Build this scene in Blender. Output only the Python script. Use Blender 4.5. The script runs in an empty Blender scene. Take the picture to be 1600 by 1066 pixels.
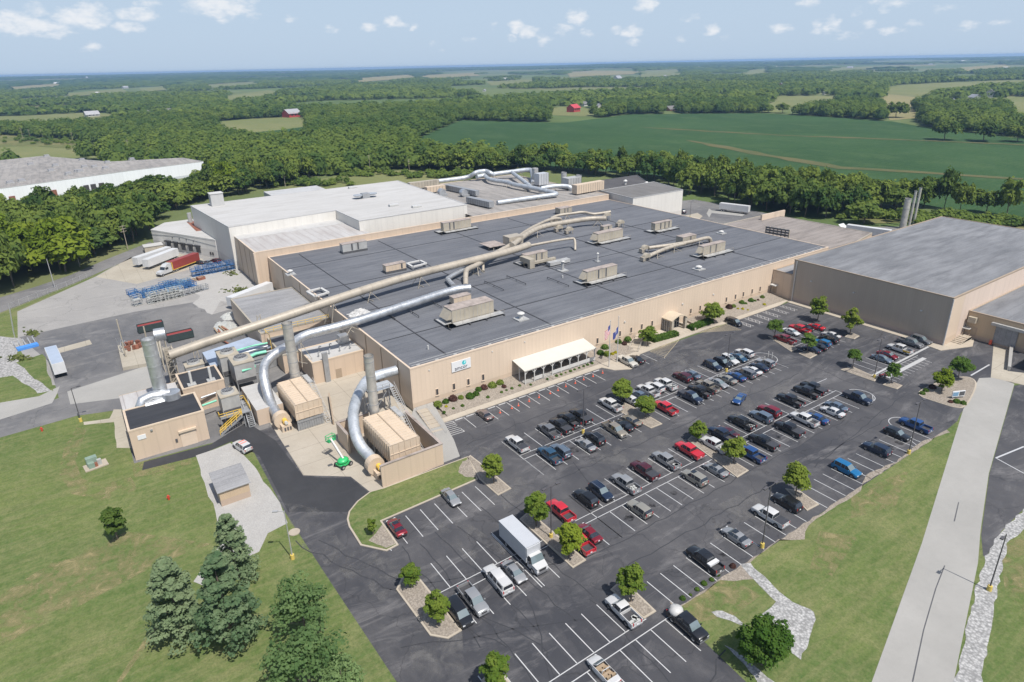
import bpy, bmesh, math, random
import numpy as np
from mathutils import Vector, Matrix, Quaternion
R_ = math.radians
rnd = random.Random(7)
scene = bpy.context.scene
col = scene.collection

# ---------------------------------------------------------------- survey of the site
# World: X runs along the factory's front wall, Y away from the car park into the factory, Z up (metres).
# The camera was solved from the photograph's parking bays (2.7 m wide); at() reads a point of the plan.
CAMR = np.array([[0.82114141, -0.22272951, 0.52546965],
                 [-0.5703857, -0.2885325, 0.76903131],
                 [-0.0196709, -0.93120382, -0.36396771]])
F_, CX_, CY_, H_ = 1014.15, 807.15, 497.29, 69.0
def at(px, py, z=0.0):
    d = CAMR @ np.array([px - CX_, py - CY_, F_])
    t = (z - H_) / d[2]
    return Vector((float(d[0] * t), float(d[1] * t), z))
def at2(px, py, z=0.0):
    v = at(px, py, z); return (v.x, v.y)

# ---------------------------------------------------------------- scene objects
def tag(o, label=None, cat=None, group=None, kind=None):
    if label: o['label'] = label
    if cat: o['category'] = cat
    if group: o['group'] = group
    if kind: o['kind'] = kind
    return o
def empty(name, loc, rz=0.0, label=None, cat=None, group=None):
    o = bpy.data.objects.new(name, None); col.objects.link(o)
    o.location = loc; o.rotation_euler = (0, 0, rz); o.empty_display_size = 0.3
    return tag(o, label, cat, group)
def link(name, me, parent=None, loc=None, rz=None):
    o = bpy.data.objects.new(name, me); col.objects.link(o)
    if parent is not None: o.parent = parent
    if loc is not None: o.location = loc
    if rz is not None: o.rotation_euler = (0, 0, rz)
    return o
def children(o): return [c for c in bpy.data.objects if c.parent == o]
_kids = {}
def copy_tree(o, parent=None):
    c = o.copy(); col.objects.link(c)
    if parent is not None: c.parent = parent
    for ch in _kids.get(o.name, ()): copy_tree(ch, c)
    return c
def index_kids(root):
    def rec(o):
        ks = list(o.children); _kids[o.name] = ks
        for k in ks: rec(k)
    rec(root)

class MB:
    """collects faces, builds ONE mesh; coordinates are local to the thing it belongs to"""
    def __init__(s): s.v = []; s.f = []; s.m = []; s.sm = []
    def add(s, vs, fs, mi=0, smooth=False):
        b = len(s.v); s.v.extend([tuple(p) for p in vs])
        for f in fs:
            s.f.append(tuple(b + i for i in f)); s.m.append(mi); s.sm.append(smooth)
        return s
    def quad(s, a, b, c, d, mi=0): return s.add([a, b, c, d], [(0, 1, 2, 3)], mi)
    def box(s, x0, x1, y0, y1, z0, z1, mi=0, top=None, bottom=True):
        vs = [(x0,y0,z0),(x1,y0,z0),(x1,y1,z0),(x0,y1,z0),(x0,y0,z1),(x1,y0,z1),(x1,y1,z1),(x0,y1,z1)]
        s.add(vs, [(0,1,5,4),(1,2,6,5),(2,3,7,6),(3,0,4,7)], mi)
        s.add(vs, [(4,5,6,7)], mi if top is None else top)
        if bottom: s.add(vs, [(3,2,1,0)], mi)
        return s
    def obox(s, c, size, rz=0, mi=0, z0=None):
        cx, cy, cz = c; lx, ly, lz = size; ca, sa = math.cos(rz), math.sin(rz)
        vs = []
        for dz in (-.5, .5):
            for dx, dy in ((-.5,-.5),(.5,-.5),(.5,.5),(-.5,.5)):
                x, y = dx*lx, dy*ly
                vs.append((cx + x*ca - y*sa, cy + x*sa + y*ca, cz + dz*lz))
        return s.add(vs, [(0,1,5,4),(1,2,6,5),(2,3,7,6),(3,0,4,7),(4,5,6,7),(3,2,1,0)], mi)
    def prism(s, poly, z0, z1, mi=0, top=None, bottom=False, zs=None):
        n = len(poly); a = sum(poly[i][0]*poly[(i+1)%n][1]-poly[(i+1)%n][0]*poly[i][1] for i in range(n))
        if a < 0: poly = poly[::-1]; zs = zs[::-1] if zs else None
        vs = [(p[0],p[1],z0) for p in poly] + [(p[0],p[1],(zs[i] if zs else z1)) for i,p in enumerate(poly)]
        s.add(vs, [(i,(i+1)%n,n+(i+1)%n,n+i) for i in range(n)], mi)
        s.add(vs, [tuple(range(n, 2*n))], mi if top is None else top)
        if bottom: s.add(vs, [tuple(range(n-1,-1,-1))], mi)
        return s
    def sheet(s, poly, z, mi=0):
        n = len(poly); a = sum(poly[i][0]*poly[(i+1)%n][1]-poly[(i+1)%n][0]*poly[i][1] for i in range(n))
        if a < 0: poly = poly[::-1]
        vs = [(p[0],p[1],z) for p in poly]
        if n <= 4: return s.add(vs, [tuple(range(n))], mi)
        from mathutils.geometry import tessellate_polygon
        tr = tessellate_polygon([[Vector((p[0], p[1], 0)) for p in poly]]); fs = []
        for i, j, k in tr:
            cr = (vs[j][0]-vs[i][0])*(vs[k][1]-vs[i][1]) - (vs[j][1]-vs[i][1])*(vs[k][0]-vs[i][0])
            if abs(cr) > 1e-7: fs.append((i, j, k) if cr > 0 else (i, k, j))
        return s.add(vs, fs, mi)
    def ring(s, c, axis, r, n, up=None):
        a = Vector(axis).normalized(); u = Vector(up) if up else (Vector((0,0,1)) if abs(a.z) < .9 else Vector((1,0,0)))
        e1 = a.cross(u).normalized(); e2 = a.cross(e1).normalized()
        return [tuple(Vector(c) + r*(math.cos(2*math.pi*i/n)*e1 + math.sin(2*math.pi*i/n)*e2)) for i in range(n)]
    def tube(s, path, r, n=12, mi=0, cap=True, smooth=True):
        path = [Vector(p) for p in path]; rs = r if isinstance(r, (list, tuple)) else [r]*len(path)
        rings = []; prev = None
        for i, p in enumerate(path):
            d = (path[min(i+1,len(path)-1)] - path[max(i-1,0)])
            if 0 < i < len(path)-1: d = (path[i+1]-p).normalized() + (p-path[i-1]).normalized()
            d = d.normalized() if d.length > 1e-9 else Vector((0,0,1))
            if prev is None:
                u = Vector((0,0,1)) if abs(d.z) < .9 else Vector((1,0,0)); e1 = d.cross(u).normalized()
            else:
                e1 = (prev - d*prev.dot(d)).normalized()
            e2 = d.cross(e1).normalized(); prev = e1
            rings.append([tuple(p + rs[i]*(math.cos(2*math.pi*k/n)*e1 + math.sin(2*math.pi*k/n)*e2)) for k in range(n)])
        vs = [q for rg in rings for q in rg]
        fs = [(i*n+k, (i+1)*n+k, (i+1)*n+(k+1)%n, i*n+(k+1)%n) for i in range(len(rings)-1) for k in range(n)]
        s.add(vs, fs, mi, smooth)
        if cap:
            s.add(rings[0], [tuple(range(n))], mi); s.add(rings[-1], [tuple(range(n-1,-1,-1))], mi)
        return s
    def cyl(s, c, r, h, n=16, mi=0, r2=None, smooth=True, top=None):
        c = Vector(c); r2 = r if r2 is None else r2
        vs = [(c.x+r*math.cos(2*math.pi*k/n), c.y+r*math.sin(2*math.pi*k/n), c.z) for k in range(n)] + \
             [(c.x+r2*math.cos(2*math.pi*k/n), c.y+r2*math.sin(2*math.pi*k/n), c.z+h) for k in range(n)]
        s.add(vs, [(k,(k+1)%n,n+(k+1)%n,n+k) for k in range(n)], mi, smooth)
        s.add(vs, [tuple(range(n,2*n))], mi if top is None else top); s.add(vs, [tuple(range(n-1,-1,-1))], mi)
        return s
    def bar(s, a, b, w=.08, h=None, mi=0):
        a, b = Vector(a), Vector(b); d = (b-a).normalized(); h = h or w
        u = Vector((0,0,1)) if abs(d.z) < .95 else Vector((1,0,0))
        e1 = d.cross(u).normalized()*w/2; e2 = e1.normalized().cross(d).normalized()*h/2
        vs = [a-e1-e2, a+e1-e2, a+e1+e2, a-e1+e2, b-e1-e2, b+e1-e2, b+e1+e2, b-e1+e2]
        return s.add(vs, [(0,1,5,4),(1,2,6,5),(2,3,7,6),(3,0,4,7),(4,5,6,7),(3,2,1,0)], mi)
    def blob(s, c, r, mi=0, seg=10, rings=6, jit=0, seed=0):
        rx, ry, rz = r if isinstance(r, (tuple, list)) else (r, r, r); q = random.Random(seed)
        vs = [(c[0],c[1],c[2]-rz)]
        for i in range(1, rings):
            t = math.pi*i/rings
            for k in range(seg):
                j = 1 + q.uniform(-jit, jit); p = 2*math.pi*k/seg
                vs.append((c[0]+rx*j*math.sin(t)*math.cos(p), c[1]+ry*j*math.sin(t)*math.sin(p), c[2]-rz*j*math.cos(t)))
        vs.append((c[0],c[1],c[2]+rz)); L = len(vs)-1
        fs = [(0, 1+(k+1)%seg, 1+k) for k in range(seg)]
        for i in range(rings-2):
            for k in range(seg):
                a = 1+i*seg+k; b = 1+i*seg+(k+1)%seg; fs.append((a,b,b+seg,a+seg))
        o = 1+(rings-2)*seg
        fs += [(o+k, o+(k+1)%seg, L) for k in range(seg)]
        return s.add(vs, fs, mi, True)
    def mesh(s, name, mats):
        me = bpy.data.meshes.new(name); me.from_pydata(s.v, [], s.f)
        mats = mats if isinstance(mats, (list, tuple)) else [mats]
        for m in mats: me.materials.append(m)
        me.polygons.foreach_set('material_index', s.m); me.polygons.foreach_set('use_smooth', s.sm)
        me.update(); return me
    def build(s, name, mats, parent=None, loc=None, rz=None):
        return link(name, s.mesh(name, mats), parent, loc, rz)
def thing(name, loc, rz, label, cat, group=None): return empty(name, loc, rz, label, cat, group)

# ---------------------------------------------------------------- materials
MAT = {}
class N:
    def __init__(s, name):
        s.m = bpy.data.materials.new(name); s.m.use_nodes = True; s.t = s.m.node_tree; s.t.nodes.clear()
        s.out = s.t.nodes.new('ShaderNodeOutputMaterial'); MAT[name] = s.m
    def n(s, typ, **kw):
        nd = s.t.nodes.new('ShaderNode' + typ)
        for k, v in kw.items():
            if k.startswith('i_'):
                key = k[2:].replace('_', ' '); nd.inputs[key].default_value = v
            else: setattr(nd, k, v)
        return nd
    def l(s, a, b): s.t.links.new(a, b)
    def pos(s): return s.n('NewGeometry').outputs['Position']
    def obj(s): return s.n('TexCoord').outputs['Object']
    def noise(s, vec, scale, detail=3, rough=.55, mapping=None, dist=0.0):
        if mapping:
            mp = s.n('Mapping'); mp.inputs['Scale'].default_value = mapping[0]
            if len(mapping) > 1: mp.inputs['Rotation'].default_value = mapping[1]
            s.l(vec, mp.inputs[0]); vec = mp.outputs[0]
        nd = s.n('TexNoise'); nd.inputs['Scale'].default_value = scale; nd.inputs['Detail'].default_value = detail
        nd.inputs['Roughness'].default_value = rough; nd.inputs['Distortion'].default_value = dist
        s.l(vec, nd.inputs['Vector']); return nd.outputs['Fac']
    def ramp(s, fac, stops):
        r = s.n('ValToRGB'); e = r.color_ramp.elements
        while len(e) < len(stops): e.new(.5)
        for el, (p, c) in zip(e, stops):
            el.position = p; el.color = (c, c, c, 1) if isinstance(c, (int, float)) else (*c, 1)
        s.l(fac, r.inputs[0]); return r.outputs[0]
    def mix(s, fac, a, b, mode='MIX'):
        x = s.n('Mix', data_type='RGBA', blend_type=mode)
        for sock, v in ((x.inputs[0], fac), (x.inputs[6], a), (x.inputs[7], b)):
            if hasattr(v, 'is_output'): s.l(v, sock)
            elif isinstance(v, (int, float)): sock.default_value = v
            else: sock.default_value = (*v, 1)
        return x.outputs[2]
    def math(s, op, a, b=0.0):
        x = s.n('Math', operation=op)
        for sock, v in ((x.inputs[0], a), (x.inputs[1], b)):
            if hasattr(v, 'is_output'): s.l(v, sock)
            else: sock.default_value = v
        return x.outputs[0]
    def pbsdf(s, color, rough=.7, metal=0.0, coat=0.0, bump=None, bstr=.3, bdist=.05, spec=.5):
        p = s.n('BsdfPrincipled')
        if hasattr(color, 'is_output'): s.l(color, p.inputs['Base Color'])
        else: p.inputs['Base Color'].default_value = (*color, 1)
        if hasattr(rough, 'is_output'): s.l(rough, p.inputs['Roughness'])
        else: p.inputs['Roughness'].default_value = rough
        p.inputs['Metallic'].default_value = metal; p.inputs['Coat Weight'].default_value = coat
        p.inputs['Coat Roughness'].default_value = .08; p.inputs['Specular IOR Level'].default_value = spec
        if bump is not None:
            b = s.n('Bump'); b.inputs['Strength'].default_value = bstr; b.inputs['Distance'].default_value = bdist
            s.l(bump, b.inputs['Height']); s.l(b.outputs[0], p.inputs['Normal'])
        s.l(p.outputs[0], s.out.inputs[0]); return s.m
def c3(c, k): return tuple(x*k for x in c)

def plain(name, color, rough=.6, metal=0.0, coat=0.0, var=.12, scale=.8, grime=0.0):
    """solid colour with soft uneven wear"""
    s = N(name); v = s.obj()
    a = s.noise(v, scale, 4)
    c = s.mix(s.ramp(a, [(.3, 0.), (.7, 1.)]), c3(color, 1-var), c3(color, 1+var*.6))
    if grime:
        g = s.noise(v, scale*.35, 5, .65, ((1, 1, .25),))
        c = s.mix(s.ramp(g, [(.52, 0.), (.75, grime)]), c, (.09, .075, .06))
    return s.pbsdf(c, rough, metal, coat)

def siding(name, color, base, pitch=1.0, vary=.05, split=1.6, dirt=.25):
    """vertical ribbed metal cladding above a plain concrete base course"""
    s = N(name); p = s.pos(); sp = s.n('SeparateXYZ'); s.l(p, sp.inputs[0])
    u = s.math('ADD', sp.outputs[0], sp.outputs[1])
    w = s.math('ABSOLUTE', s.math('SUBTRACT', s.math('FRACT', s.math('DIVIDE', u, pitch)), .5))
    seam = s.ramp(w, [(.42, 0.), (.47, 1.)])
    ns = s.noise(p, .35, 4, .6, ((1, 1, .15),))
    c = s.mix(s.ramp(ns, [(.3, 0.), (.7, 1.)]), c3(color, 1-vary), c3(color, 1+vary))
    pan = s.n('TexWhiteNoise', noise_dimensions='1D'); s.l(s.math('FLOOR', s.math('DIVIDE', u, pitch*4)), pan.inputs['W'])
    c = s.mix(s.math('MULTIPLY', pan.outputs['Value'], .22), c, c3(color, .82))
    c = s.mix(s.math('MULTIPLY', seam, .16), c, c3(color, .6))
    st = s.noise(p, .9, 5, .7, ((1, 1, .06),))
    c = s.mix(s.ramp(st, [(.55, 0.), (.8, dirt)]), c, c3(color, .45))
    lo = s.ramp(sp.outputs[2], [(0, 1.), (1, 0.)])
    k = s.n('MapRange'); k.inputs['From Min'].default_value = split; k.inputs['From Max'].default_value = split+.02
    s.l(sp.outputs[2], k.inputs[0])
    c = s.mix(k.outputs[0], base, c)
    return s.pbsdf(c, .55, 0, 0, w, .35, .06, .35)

def membrane(name, color, light, dark, sheet=2.2, along='x', seam=.5):
    s = N(name); p = s.pos(); sp = s.n('SeparateXYZ'); s.l(p, sp.inputs[0])
    big = s.noise(p, .035, 5, .6); mid = s.noise(p, .3, 5, .65, ((.25, 1.3, 1),) if along == 'x' else ((1.3, .25, 1),))
    fine = s.noise(p, 3.5, 3, .6)
    c = s.mix(s.ramp(big, [(.35, 0.), (.68, 1.)]), color, light)
    c = s.mix(s.ramp(mid, [(.40, 0.), (.64, .75)]), c, dark)
    c = s.mix(s.ramp(fine, [(.45, 0.), (.7, .55)]), c, light)
    ax = sp.outputs[1] if along == 'x' else sp.outputs[0]
    w = s.math('ABSOLUTE', s.math('SUBTRACT', s.math('FRACT', s.math('DIVIDE', ax, sheet)), .5))
    rr = s.n('TexWhiteNoise', noise_dimensions='1D'); s.l(s.math('FLOOR', s.math('DIVIDE', ax, sheet)), rr.inputs['W'])
    c = s.mix(s.math('MULTIPLY', rr.outputs['Value'], .3), c, light)
    c = s.mix(s.math('MULTIPLY', s.ramp(w, [(.455, 0.), (.485, 1.)]), seam), c, c3(dark, .75))
    return s.pbsdf(c, .8, 0, 0, fine, .2, .02, .3)

def asphalt(name, base, light, streak=.5, crack=True, patch=.5):
    s = N(name); p = s.pos()
    big = s.noise(p, .028, 5, .62, None, .4); mid = s.noise(p, .22, 6, .68, ((1, .55, 1), (0, 0, .3)))
    wear = s.noise(p, .13, 7, .74, ((.4, 1.5, 1), (0, 0, .15)), 1.2); fine = s.noise(p, 9, 3, .7)
    c = s.mix(s.ramp(big, [(.38, 0.), (.66, patch)]), base, light)
    c = s.mix(s.ramp(mid, [(.48, 0.), (.78, .55)]), c, c3(light, 1.1))
    c = s.mix(s.ramp(wear, [(.52, 0.), (.72, streak)]), c, c3(light, 1.35))
    c = s.mix(s.ramp(fine, [(.35, .35), (.65, 0.)]), c, c3(base, .6))
    if crack:
        vo = s.n('TexVoronoi', feature='DISTANCE_TO_EDGE'); vo.inputs['Scale'].default_value = .085
        ad = s.n('VectorMath', operation='ADD'); nz = s.n('TexNoise'); nz.inputs['Scale'].default_value = .25; nz.inputs['Detail'].default_value = 4
        s.l(p, nz.inputs['Vector']); sc = s.n('VectorMath', operation='SCALE'); sc.inputs['Scale'].default_value = 5
        s.l(nz.outputs['Color'], sc.inputs[0]); s.l(p, ad.inputs[0]); s.l(sc.outputs[0], ad.inputs[1]); s.l(ad.outputs[0], vo.inputs['Vector'])
        c = s.mix(s.ramp(vo.outputs['Distance'], [(.0, .4), (.01, 0.)]), c, c3(base, .25))
    return s.pbsdf(c, .82, 0, 0, fine, .25, .02, .35)

def ground(name, a, b, d, dry=.4, s1=.02, s2=.25, mow=None, bump=.5):
    """grass: tone drifts, dry patches, mower tracks"""
    s = N(name); p = s.pos()
    n1 = s.noise(p, s1, 5, .6); n2 = s.noise(p, s2, 6, .7, ((1, .6, 1), (0, 0, .5)), .6); n3 = s.noise(p, 3.2, 4, .75)
    c = s.mix(s.ramp(n1, [(.42, 0.), (.58, 1.)]), a, b)
    c = s.mix(s.ramp(n2, [(.5, 0.), (.68, dry)]), c, d)
    if mow:
        m = s.noise(p, 1.0, 3, .6, ((.05, .8, 1), (0, 0, mow)), .3)
        c = s.mix(s.ramp(m, [(.48, 0.), (.6, .4)]), c, c3(d, .85))
        c = s.mix(s.ramp(s.noise(p, .6, 4, .7, ((.25, 1, 1), (0, 0, mow+.4))), [(.4, .4), (.55, 0.)]), c, c3(a, .72))
    c = s.mix(s.ramp(n3, [(.32, .6), (.62, 0.)]), c, c3(a, .5))
    c = s.mix(s.ramp(s.noise(p, 1.1, 5, .75), [(.42, 0.), (.66, .35)]), c, c3(d, .95))
    return s.pbsdf(c, .95, 0, 0, n3, bump, .08, .1)

def gravel(name, a, b, size=3.0, contrast=1.0):
    s = N(name); p = s.pos()
    vo = s.n('TexVoronoi'); vo.inputs['Scale'].default_value = size; s.l(p, vo.inputs['Vector'])
    bw = s.n('RGBToBW'); s.l(vo.outputs['Color'], bw.inputs[0])
    c = s.mix(bw.outputs[0], a, b)
    c = s.mix(s.ramp(vo.outputs['Distance'], [(.25, 0.), (.75, .65*contrast)]), c, c3(a, .4))
    n1 = s.noise(p, .3, 5, .65)
    c = s.mix(s.ramp(n1, [(.4, 0.), (.75, .35)]), c, c3(a, .75))
    return s.pbsdf(c, .9, 0, 0, vo.outputs['Distance'], .6, .05, .2)

def concrete(name, a, b, joint=None, stain=.4):
    s = N(name); p = s.pos()
    n1 = s.noise(p, .09, 6, .65); n2 = s.noise(p, 1.1, 5, .7)
    c = s.mix(s.ramp(n1, [(.35, 0.), (.68, 1.)]), a, b)
    c = s.mix(s.ramp(n2, [(.5, 0.), (.8, stain)]), c, c3(a, .7))
    if joint:
        sp = s.n('SeparateXYZ'); s.l(p, sp.inputs[0])
        for ax in (0, 1):
            w = s.math('ABSOLUTE', s.math('SUBTRACT', s.math('FRACT', s.math('DIVIDE', sp.outputs[ax], joint)), .5))
            c = s.mix(s.ramp(w, [(.488, 0.), (.494, .55)]), c, c3(a, .45))
    return s.pbsdf(c, .85, 0, 0, n2, .15, .02, .25)

def foliage(name, a, b, trans=.3):
    """leaves: tone differs per tree (object random) and per clump"""
    s = N(name); oi = s.n('ObjectInfo'); v = s.obj()
    at_ = s.n('Attribute', attribute_name='tone')
    k = s.math('ADD', s.math('MULTIPLY', oi.outputs['Random'], .55), s.math('MULTIPLY', at_.outputs['Fac'], .45))
    n1 = s.noise(v, .9, 3, .6)
    k = s.math('ADD', k, s.math('MULTIPLY', s.math('SUBTRACT', n1, .5), .5))
    c = s.ramp(k, [(.1, a), (.9, b)])
    df = s.n('BsdfDiffuse'); tr = s.n('BsdfTranslucent'); mx = s.n('MixShader'); mx.inputs[0].default_value = trans
    s.l(c, df.inputs[0]); tc = s.mix(.4, c, (.17, .27, .05)); s.l(tc, tr.inputs[0])
    s.l(df.outputs[0], mx.inputs[1]); s.l(tr.outputs[0], mx.inputs[2])
    s.l(mx.outputs[0], s.out.inputs[0]); return s.m

def metal_seamed(name, color, band=1.6, rough=.4, metal=.75):
    """spiral/ banded sheet-metal duct"""
    s = N(name); v = s.obj()
    n1 = s.noise(v, .5, 5, .65); n2 = s.noise(v, 3, 3, .6)
    c = s.mix(s.ramp(n1, [(.3, 0.), (.7, 1.)]), c3(color, .72), c3(color, 1.15))
    r = s.ramp(n2, [(.3, rough-.1), (.7, rough+.15)])
    return s.pbsdf(c, r, metal, 0, n2, .15, .03)

# colours are the materials' own (albedo) values
TAN = (.58, .47, .365); TANB = (.44, .34, .245)
siding('siding_tan', TAN, (.50, .40, .305), 1.05, .03, 1.9, .12)
siding('siding_tan_back', (.53, .42, .32), (.50, .395, .30), 2.5, .05, -5, .2)
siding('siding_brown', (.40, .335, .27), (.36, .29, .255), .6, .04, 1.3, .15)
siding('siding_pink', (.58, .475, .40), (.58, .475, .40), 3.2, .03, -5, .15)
siding('siding_white', (.62, .60, .56), (.52, .50, .47), 2.4, .04, 3.2, .2)
siding('siding_grey', (.42, .41, .39), (.42, .41, .39), .9, .05, -5, .25)
siding('siding_blue_white', (.74, .76, .79), (.5, .52, .56), 3.0, .03, 1.6, .12)
siding('siding_ribbed_tan', (.45, .345, .235), (.4, .31, .24), .55, .05, 1.2, .2)
membrane('roof_dark', (.098, .103, .117), (.150, .156, .170), (.070, .074, .086), 2.4, 'x', .5)
membrane('roof_dark_right', (.14, .145, .155), (.22, .225, .235), (.075, .078, .085), 2.2, 'x', .3)
membrane('roof_new_black', (.03, .032, .038), (.042, .044, .05), (.02, .021, .026), 1.9, 'x', .6)
membrane('roof_white', (.40, .395, .385), (.45, .447, .44), (.33, .32, .305), 3.5, 'x', .15)
membrane('roof_white_ribbed', (.38, .365, .355), (.43, .425, .42), (.27, .24, .225), 2.7, 'y', .6)
membrane('roof_gravel', (.23, .215, .2), (.33, .31, .29), (.13, .125, .12), 4.0, 'y', .25)
membrane('roof_grey', (.22, .22, .225), (.32, .32, .325), (.14, .14, .145), 1.2, 'x', .5)
membrane('roof_brown', (.20, .175, .155), (.30, .27, .25), (.12, .105, .095), 3.0, 'x', .5)
membrane('roof_rear', (.13, .125, .12), (.18, .175, .17), (.09, .085, .08), 1.1, 'y', .3)  # dark grey roofing of the rear block, its own colour
membrane('roof_rear2', (.07, .066, .066), (.10, .095, .095), (.05, .047, .047), 1.1, 'y', .3)  # still darker roofing of the rear annex
asphalt('asphalt_lot', (.042, .043, .050), (.135, .13, .13), .85, True, .5)
asphalt('asphalt_new', (.032, .033, .037), (.06, .06, .063), .2, False, .4)
asphalt('asphalt_old', (.11, .11, .115), (.23, .222, .212), .55, True, .75)
asphalt('asphalt_yard', (.25, .242, .232), (.33, .318, .30), .35, True, .75)
ground('grass', (.088, .136, .04), (.132, .168, .054), (.235, .225, .11), .6, .03, .16, .9)
ground('grass_rough', (.085, .125, .03), (.14, .17, .05), (.21, .2, .08), .3, .015, .2, None)
ground('field_bean', (.024, .066, .022), (.040, .092, .032), (.085, .135, .055), .6, .006, .03, .25, .2)
ground('field_pale', (.14, .175, .06), (.19, .205, .085), (.26, .23, .12), .5, .006, .05, .4, .2)
ground('field_dry', (.24, .215, .11), (.29, .25, .13), (.2, .2, .08), .4, .008, .05, None, .2)
ground('field_balk', (.085, .10, .04), (.12, .115, .05), (.16, .14, .075), .5, .02, .08, None, .2)
ground('verge_scrub', (.10, .13, .04), (.17, .17, .07), (.25, .2, .11), .6, .02, .15, None)
def countryside():
    s = N('countryside'); p = s.pos(); v = s.n('TexVoronoi'); v.inputs['Scale'].default_value = .0028; s.l(p, v.inputs['Vector']); w = s.n('RGBToBW'); s.l(v.outputs['Color'], w.inputs[0])
    c = s.ramp(w.outputs[0], [(.25, (.10, .14, .05)), (.45, (.15, .17, .075)), (.6, (.23, .21, .11)), (.75, (.12, .16, .055))]); n = s.noise(p, .02, 5, .65)
    return s.pbsdf(s.mix(s.ramp(n, [(.4, .5), (.65, 0.)]), c, (.06, .09, .03)), .95, spec=.1)
countryside()
gravel('gravel_bed', (0.245, 0.211, 0.173), (0.354, 0.313, 0.265), 4.0, .7)
gravel('gravel_white', (0.31, 0.304, 0.294), (0.446, 0.44, 0.434), 2.2, 1.0)
gravel('riprap', (.29, .29, .285), (.50, .495, .485), 3.0, 1.0)
gravel('gravel_pale', (0.33, 0.32, 0.304), (0.409, 0.399, 0.383), 6, .25)
concrete('concrete_pad', (0.33, 0.294, 0.241), (0.396, 0.356, 0.297), 6.0, .3)
concrete('concrete_kerb', (0.343, 0.297, 0.238), (0.409, 0.363, 0.297), None, .3)
concrete('concrete_road', (0.275, 0.269, 0.253), (0.32, 0.312, 0.294), None, .2)
concrete('concrete_walk', (0.363, 0.317, 0.254), (0.422, 0.376, 0.31), 1.8, .25)
concrete('concrete_apron', (0.313, 0.282, 0.228), (0.381, 0.347, 0.286), 5.0, .45)
plain('paint_white', (0.446, 0.446, 0.434), .7, 0, 0, .14, 3)
plain('paint_yellow', (0.555, 0.42, 0.0975), .6, 0, 0, .1, 2)
plain('paint_buff', (0.372, 0.312, 0.204), .7, 0, 0, .15, 3)
plain('white_trim', (0.496, 0.49, 0.471), .5, 0, 0, .06, 1)
plain('white_panel', (0.429, 0.426, 0.418), .45, 0, 0, .06, .6, .25)
plain('trailer_white', (.56, .565, .57), .4, 0, .2, .05, .5, .2)
plain('trailer_blue', (0.336, 0.392, 0.48), .45, 0, .1, .08, .5, .2)
plain('box_grey', (0.464, 0.48, 0.504), .4, .1, .1, .05, .5, .15)
plain('tan_metal', TAN, .5, 0, 0, .06, .6, .25)
plain('tan_dark', (.33, .26, .19), .55, 0, 0, .08, .6)
plain('duct_tan', (0.375, 0.334, 0.274), .5, .1, 0, .1, .5, .35)
plain('unit_tan', (0.376, 0.336, 0.268), .55, .05, 0, .1, .7, .35)
plain('unit_top', (.34, .29, .26), .7, 0, 0, .25, .9, .6)
plain('unit_grey', (.42, .42, .41), .5, .2, 0, .12, .8, .35)
plain('oxid_cream', (.53, .43, .325), .55, 0, 0, .06, .8, .12)
metal_seamed('steel_bright', (0.576, 0.592, 0.608))
metal_seamed('steel_blue', (.50, .53, .56), 1.6, .5, .5)
metal_seamed('steel_stack', (.52, .50, .46), 1.6, .5, .5)
plain('steel_grey', (.34, .35, .36), .5, .4, 0, .15, 1)
plain('steel_dark', (.09, .09, .095), .6, .2, 0, .15, 1)
plain('rust', (.23, .09, .055), .8, 0, 0, .35, .8)
plain('rail_yellow', (.70, .46, .07), .5, 0, 0, .08, 1)
plain('pipe_green', (.20, .56, .40), .5, 0, 0, .1, 1)
plain('lift_green', (.03, .42, .13), .4, 0, .3, .06, 1)
plain('wood', (.30, .22, .14), .8, 0, 0, .2, 2)
plain('pole_wood', (.36, .31, .25), .85, 0, 0, .2, 1)
plain('pole_grey', (.42, .42, .42), .5, .3, 0, .08, 1)
plain('pole_dark', (.10, .095, .10), .5, .2, 0, .08, 1)
plain('tyre', (.022, .022, .024), .85, 0, 0, .2, 4)
plain('rim_silver', (.50, .51, .53), .3, .8, 0, .08, 3)
plain('black_plastic', (.03, .03, .033), .6, 0, 0, .2, 2)
plain('bed_liner', (.05, .05, .055), .8, 0, 0, .25, 2)
plain('cover_black', (.04, .042, .05), .6, 0, 0, .15, 2)
plain('canopy_white', (0.51, 0.492, 0.444), .5, 0, 0, .04, .6)
plain('cream_roof', (0.502, 0.422, 0.317), .6, 0, 0, .05, .6)
plain('rack_sky', (.13, .27, .42), .5, 0, 0, .3, .7)
plain('rack_blue', (.05, .14, .32), .5, 0, 0, .25, .7)
plain('rack_pale', (0.403, 0.41, 0.39), .6, 0, 0, .12, 1, .3)
plain('tarp_blue', (.07, .24, .62), .5, 0, 0, .12, 1)
plain('cone_orange', (.78, .13, .06), .5, 0, 0, .06, 3)
plain('bollard_red', (.5, .05, .03), .5, 0, 0, .1, 3)
plain('container_red', (.25, .04, .032), .5, 0, .1, .1, .4, .2)
plain('dumpster_black', (.035, .05, .05), .5, 0, 0, .15, 1)
plain('barn_red', (.40, .05, .05), .6, 0, 0, .1, .4)
plain('roof_tin', (0.372, 0.372, 0.384), .45, .2, 0, .12, .3)
plain('roof_red', (.45, .05, .06), .5, 0, 0, .1, .3)
plain('house_white', (0.481, 0.468, 0.448), .7, 0, 0, .05, .5)
plain('house_brick', (.36, .17, .11), .8, 0, 0, .1, .8)
plain('roof_shingle', (.15, .145, .14), .85, 0, 0, .2, .7)
plain('trunk_bark', (.15, .12, .095), .9, 0, 0, .3, 3)
plain('transformer_green', (.20, .27, .22), .5, 0, 0, .1, 1)
plain('sign_white', (0.64, 0.648, 0.656), .45, 0, 0, .02, 1)
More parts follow.
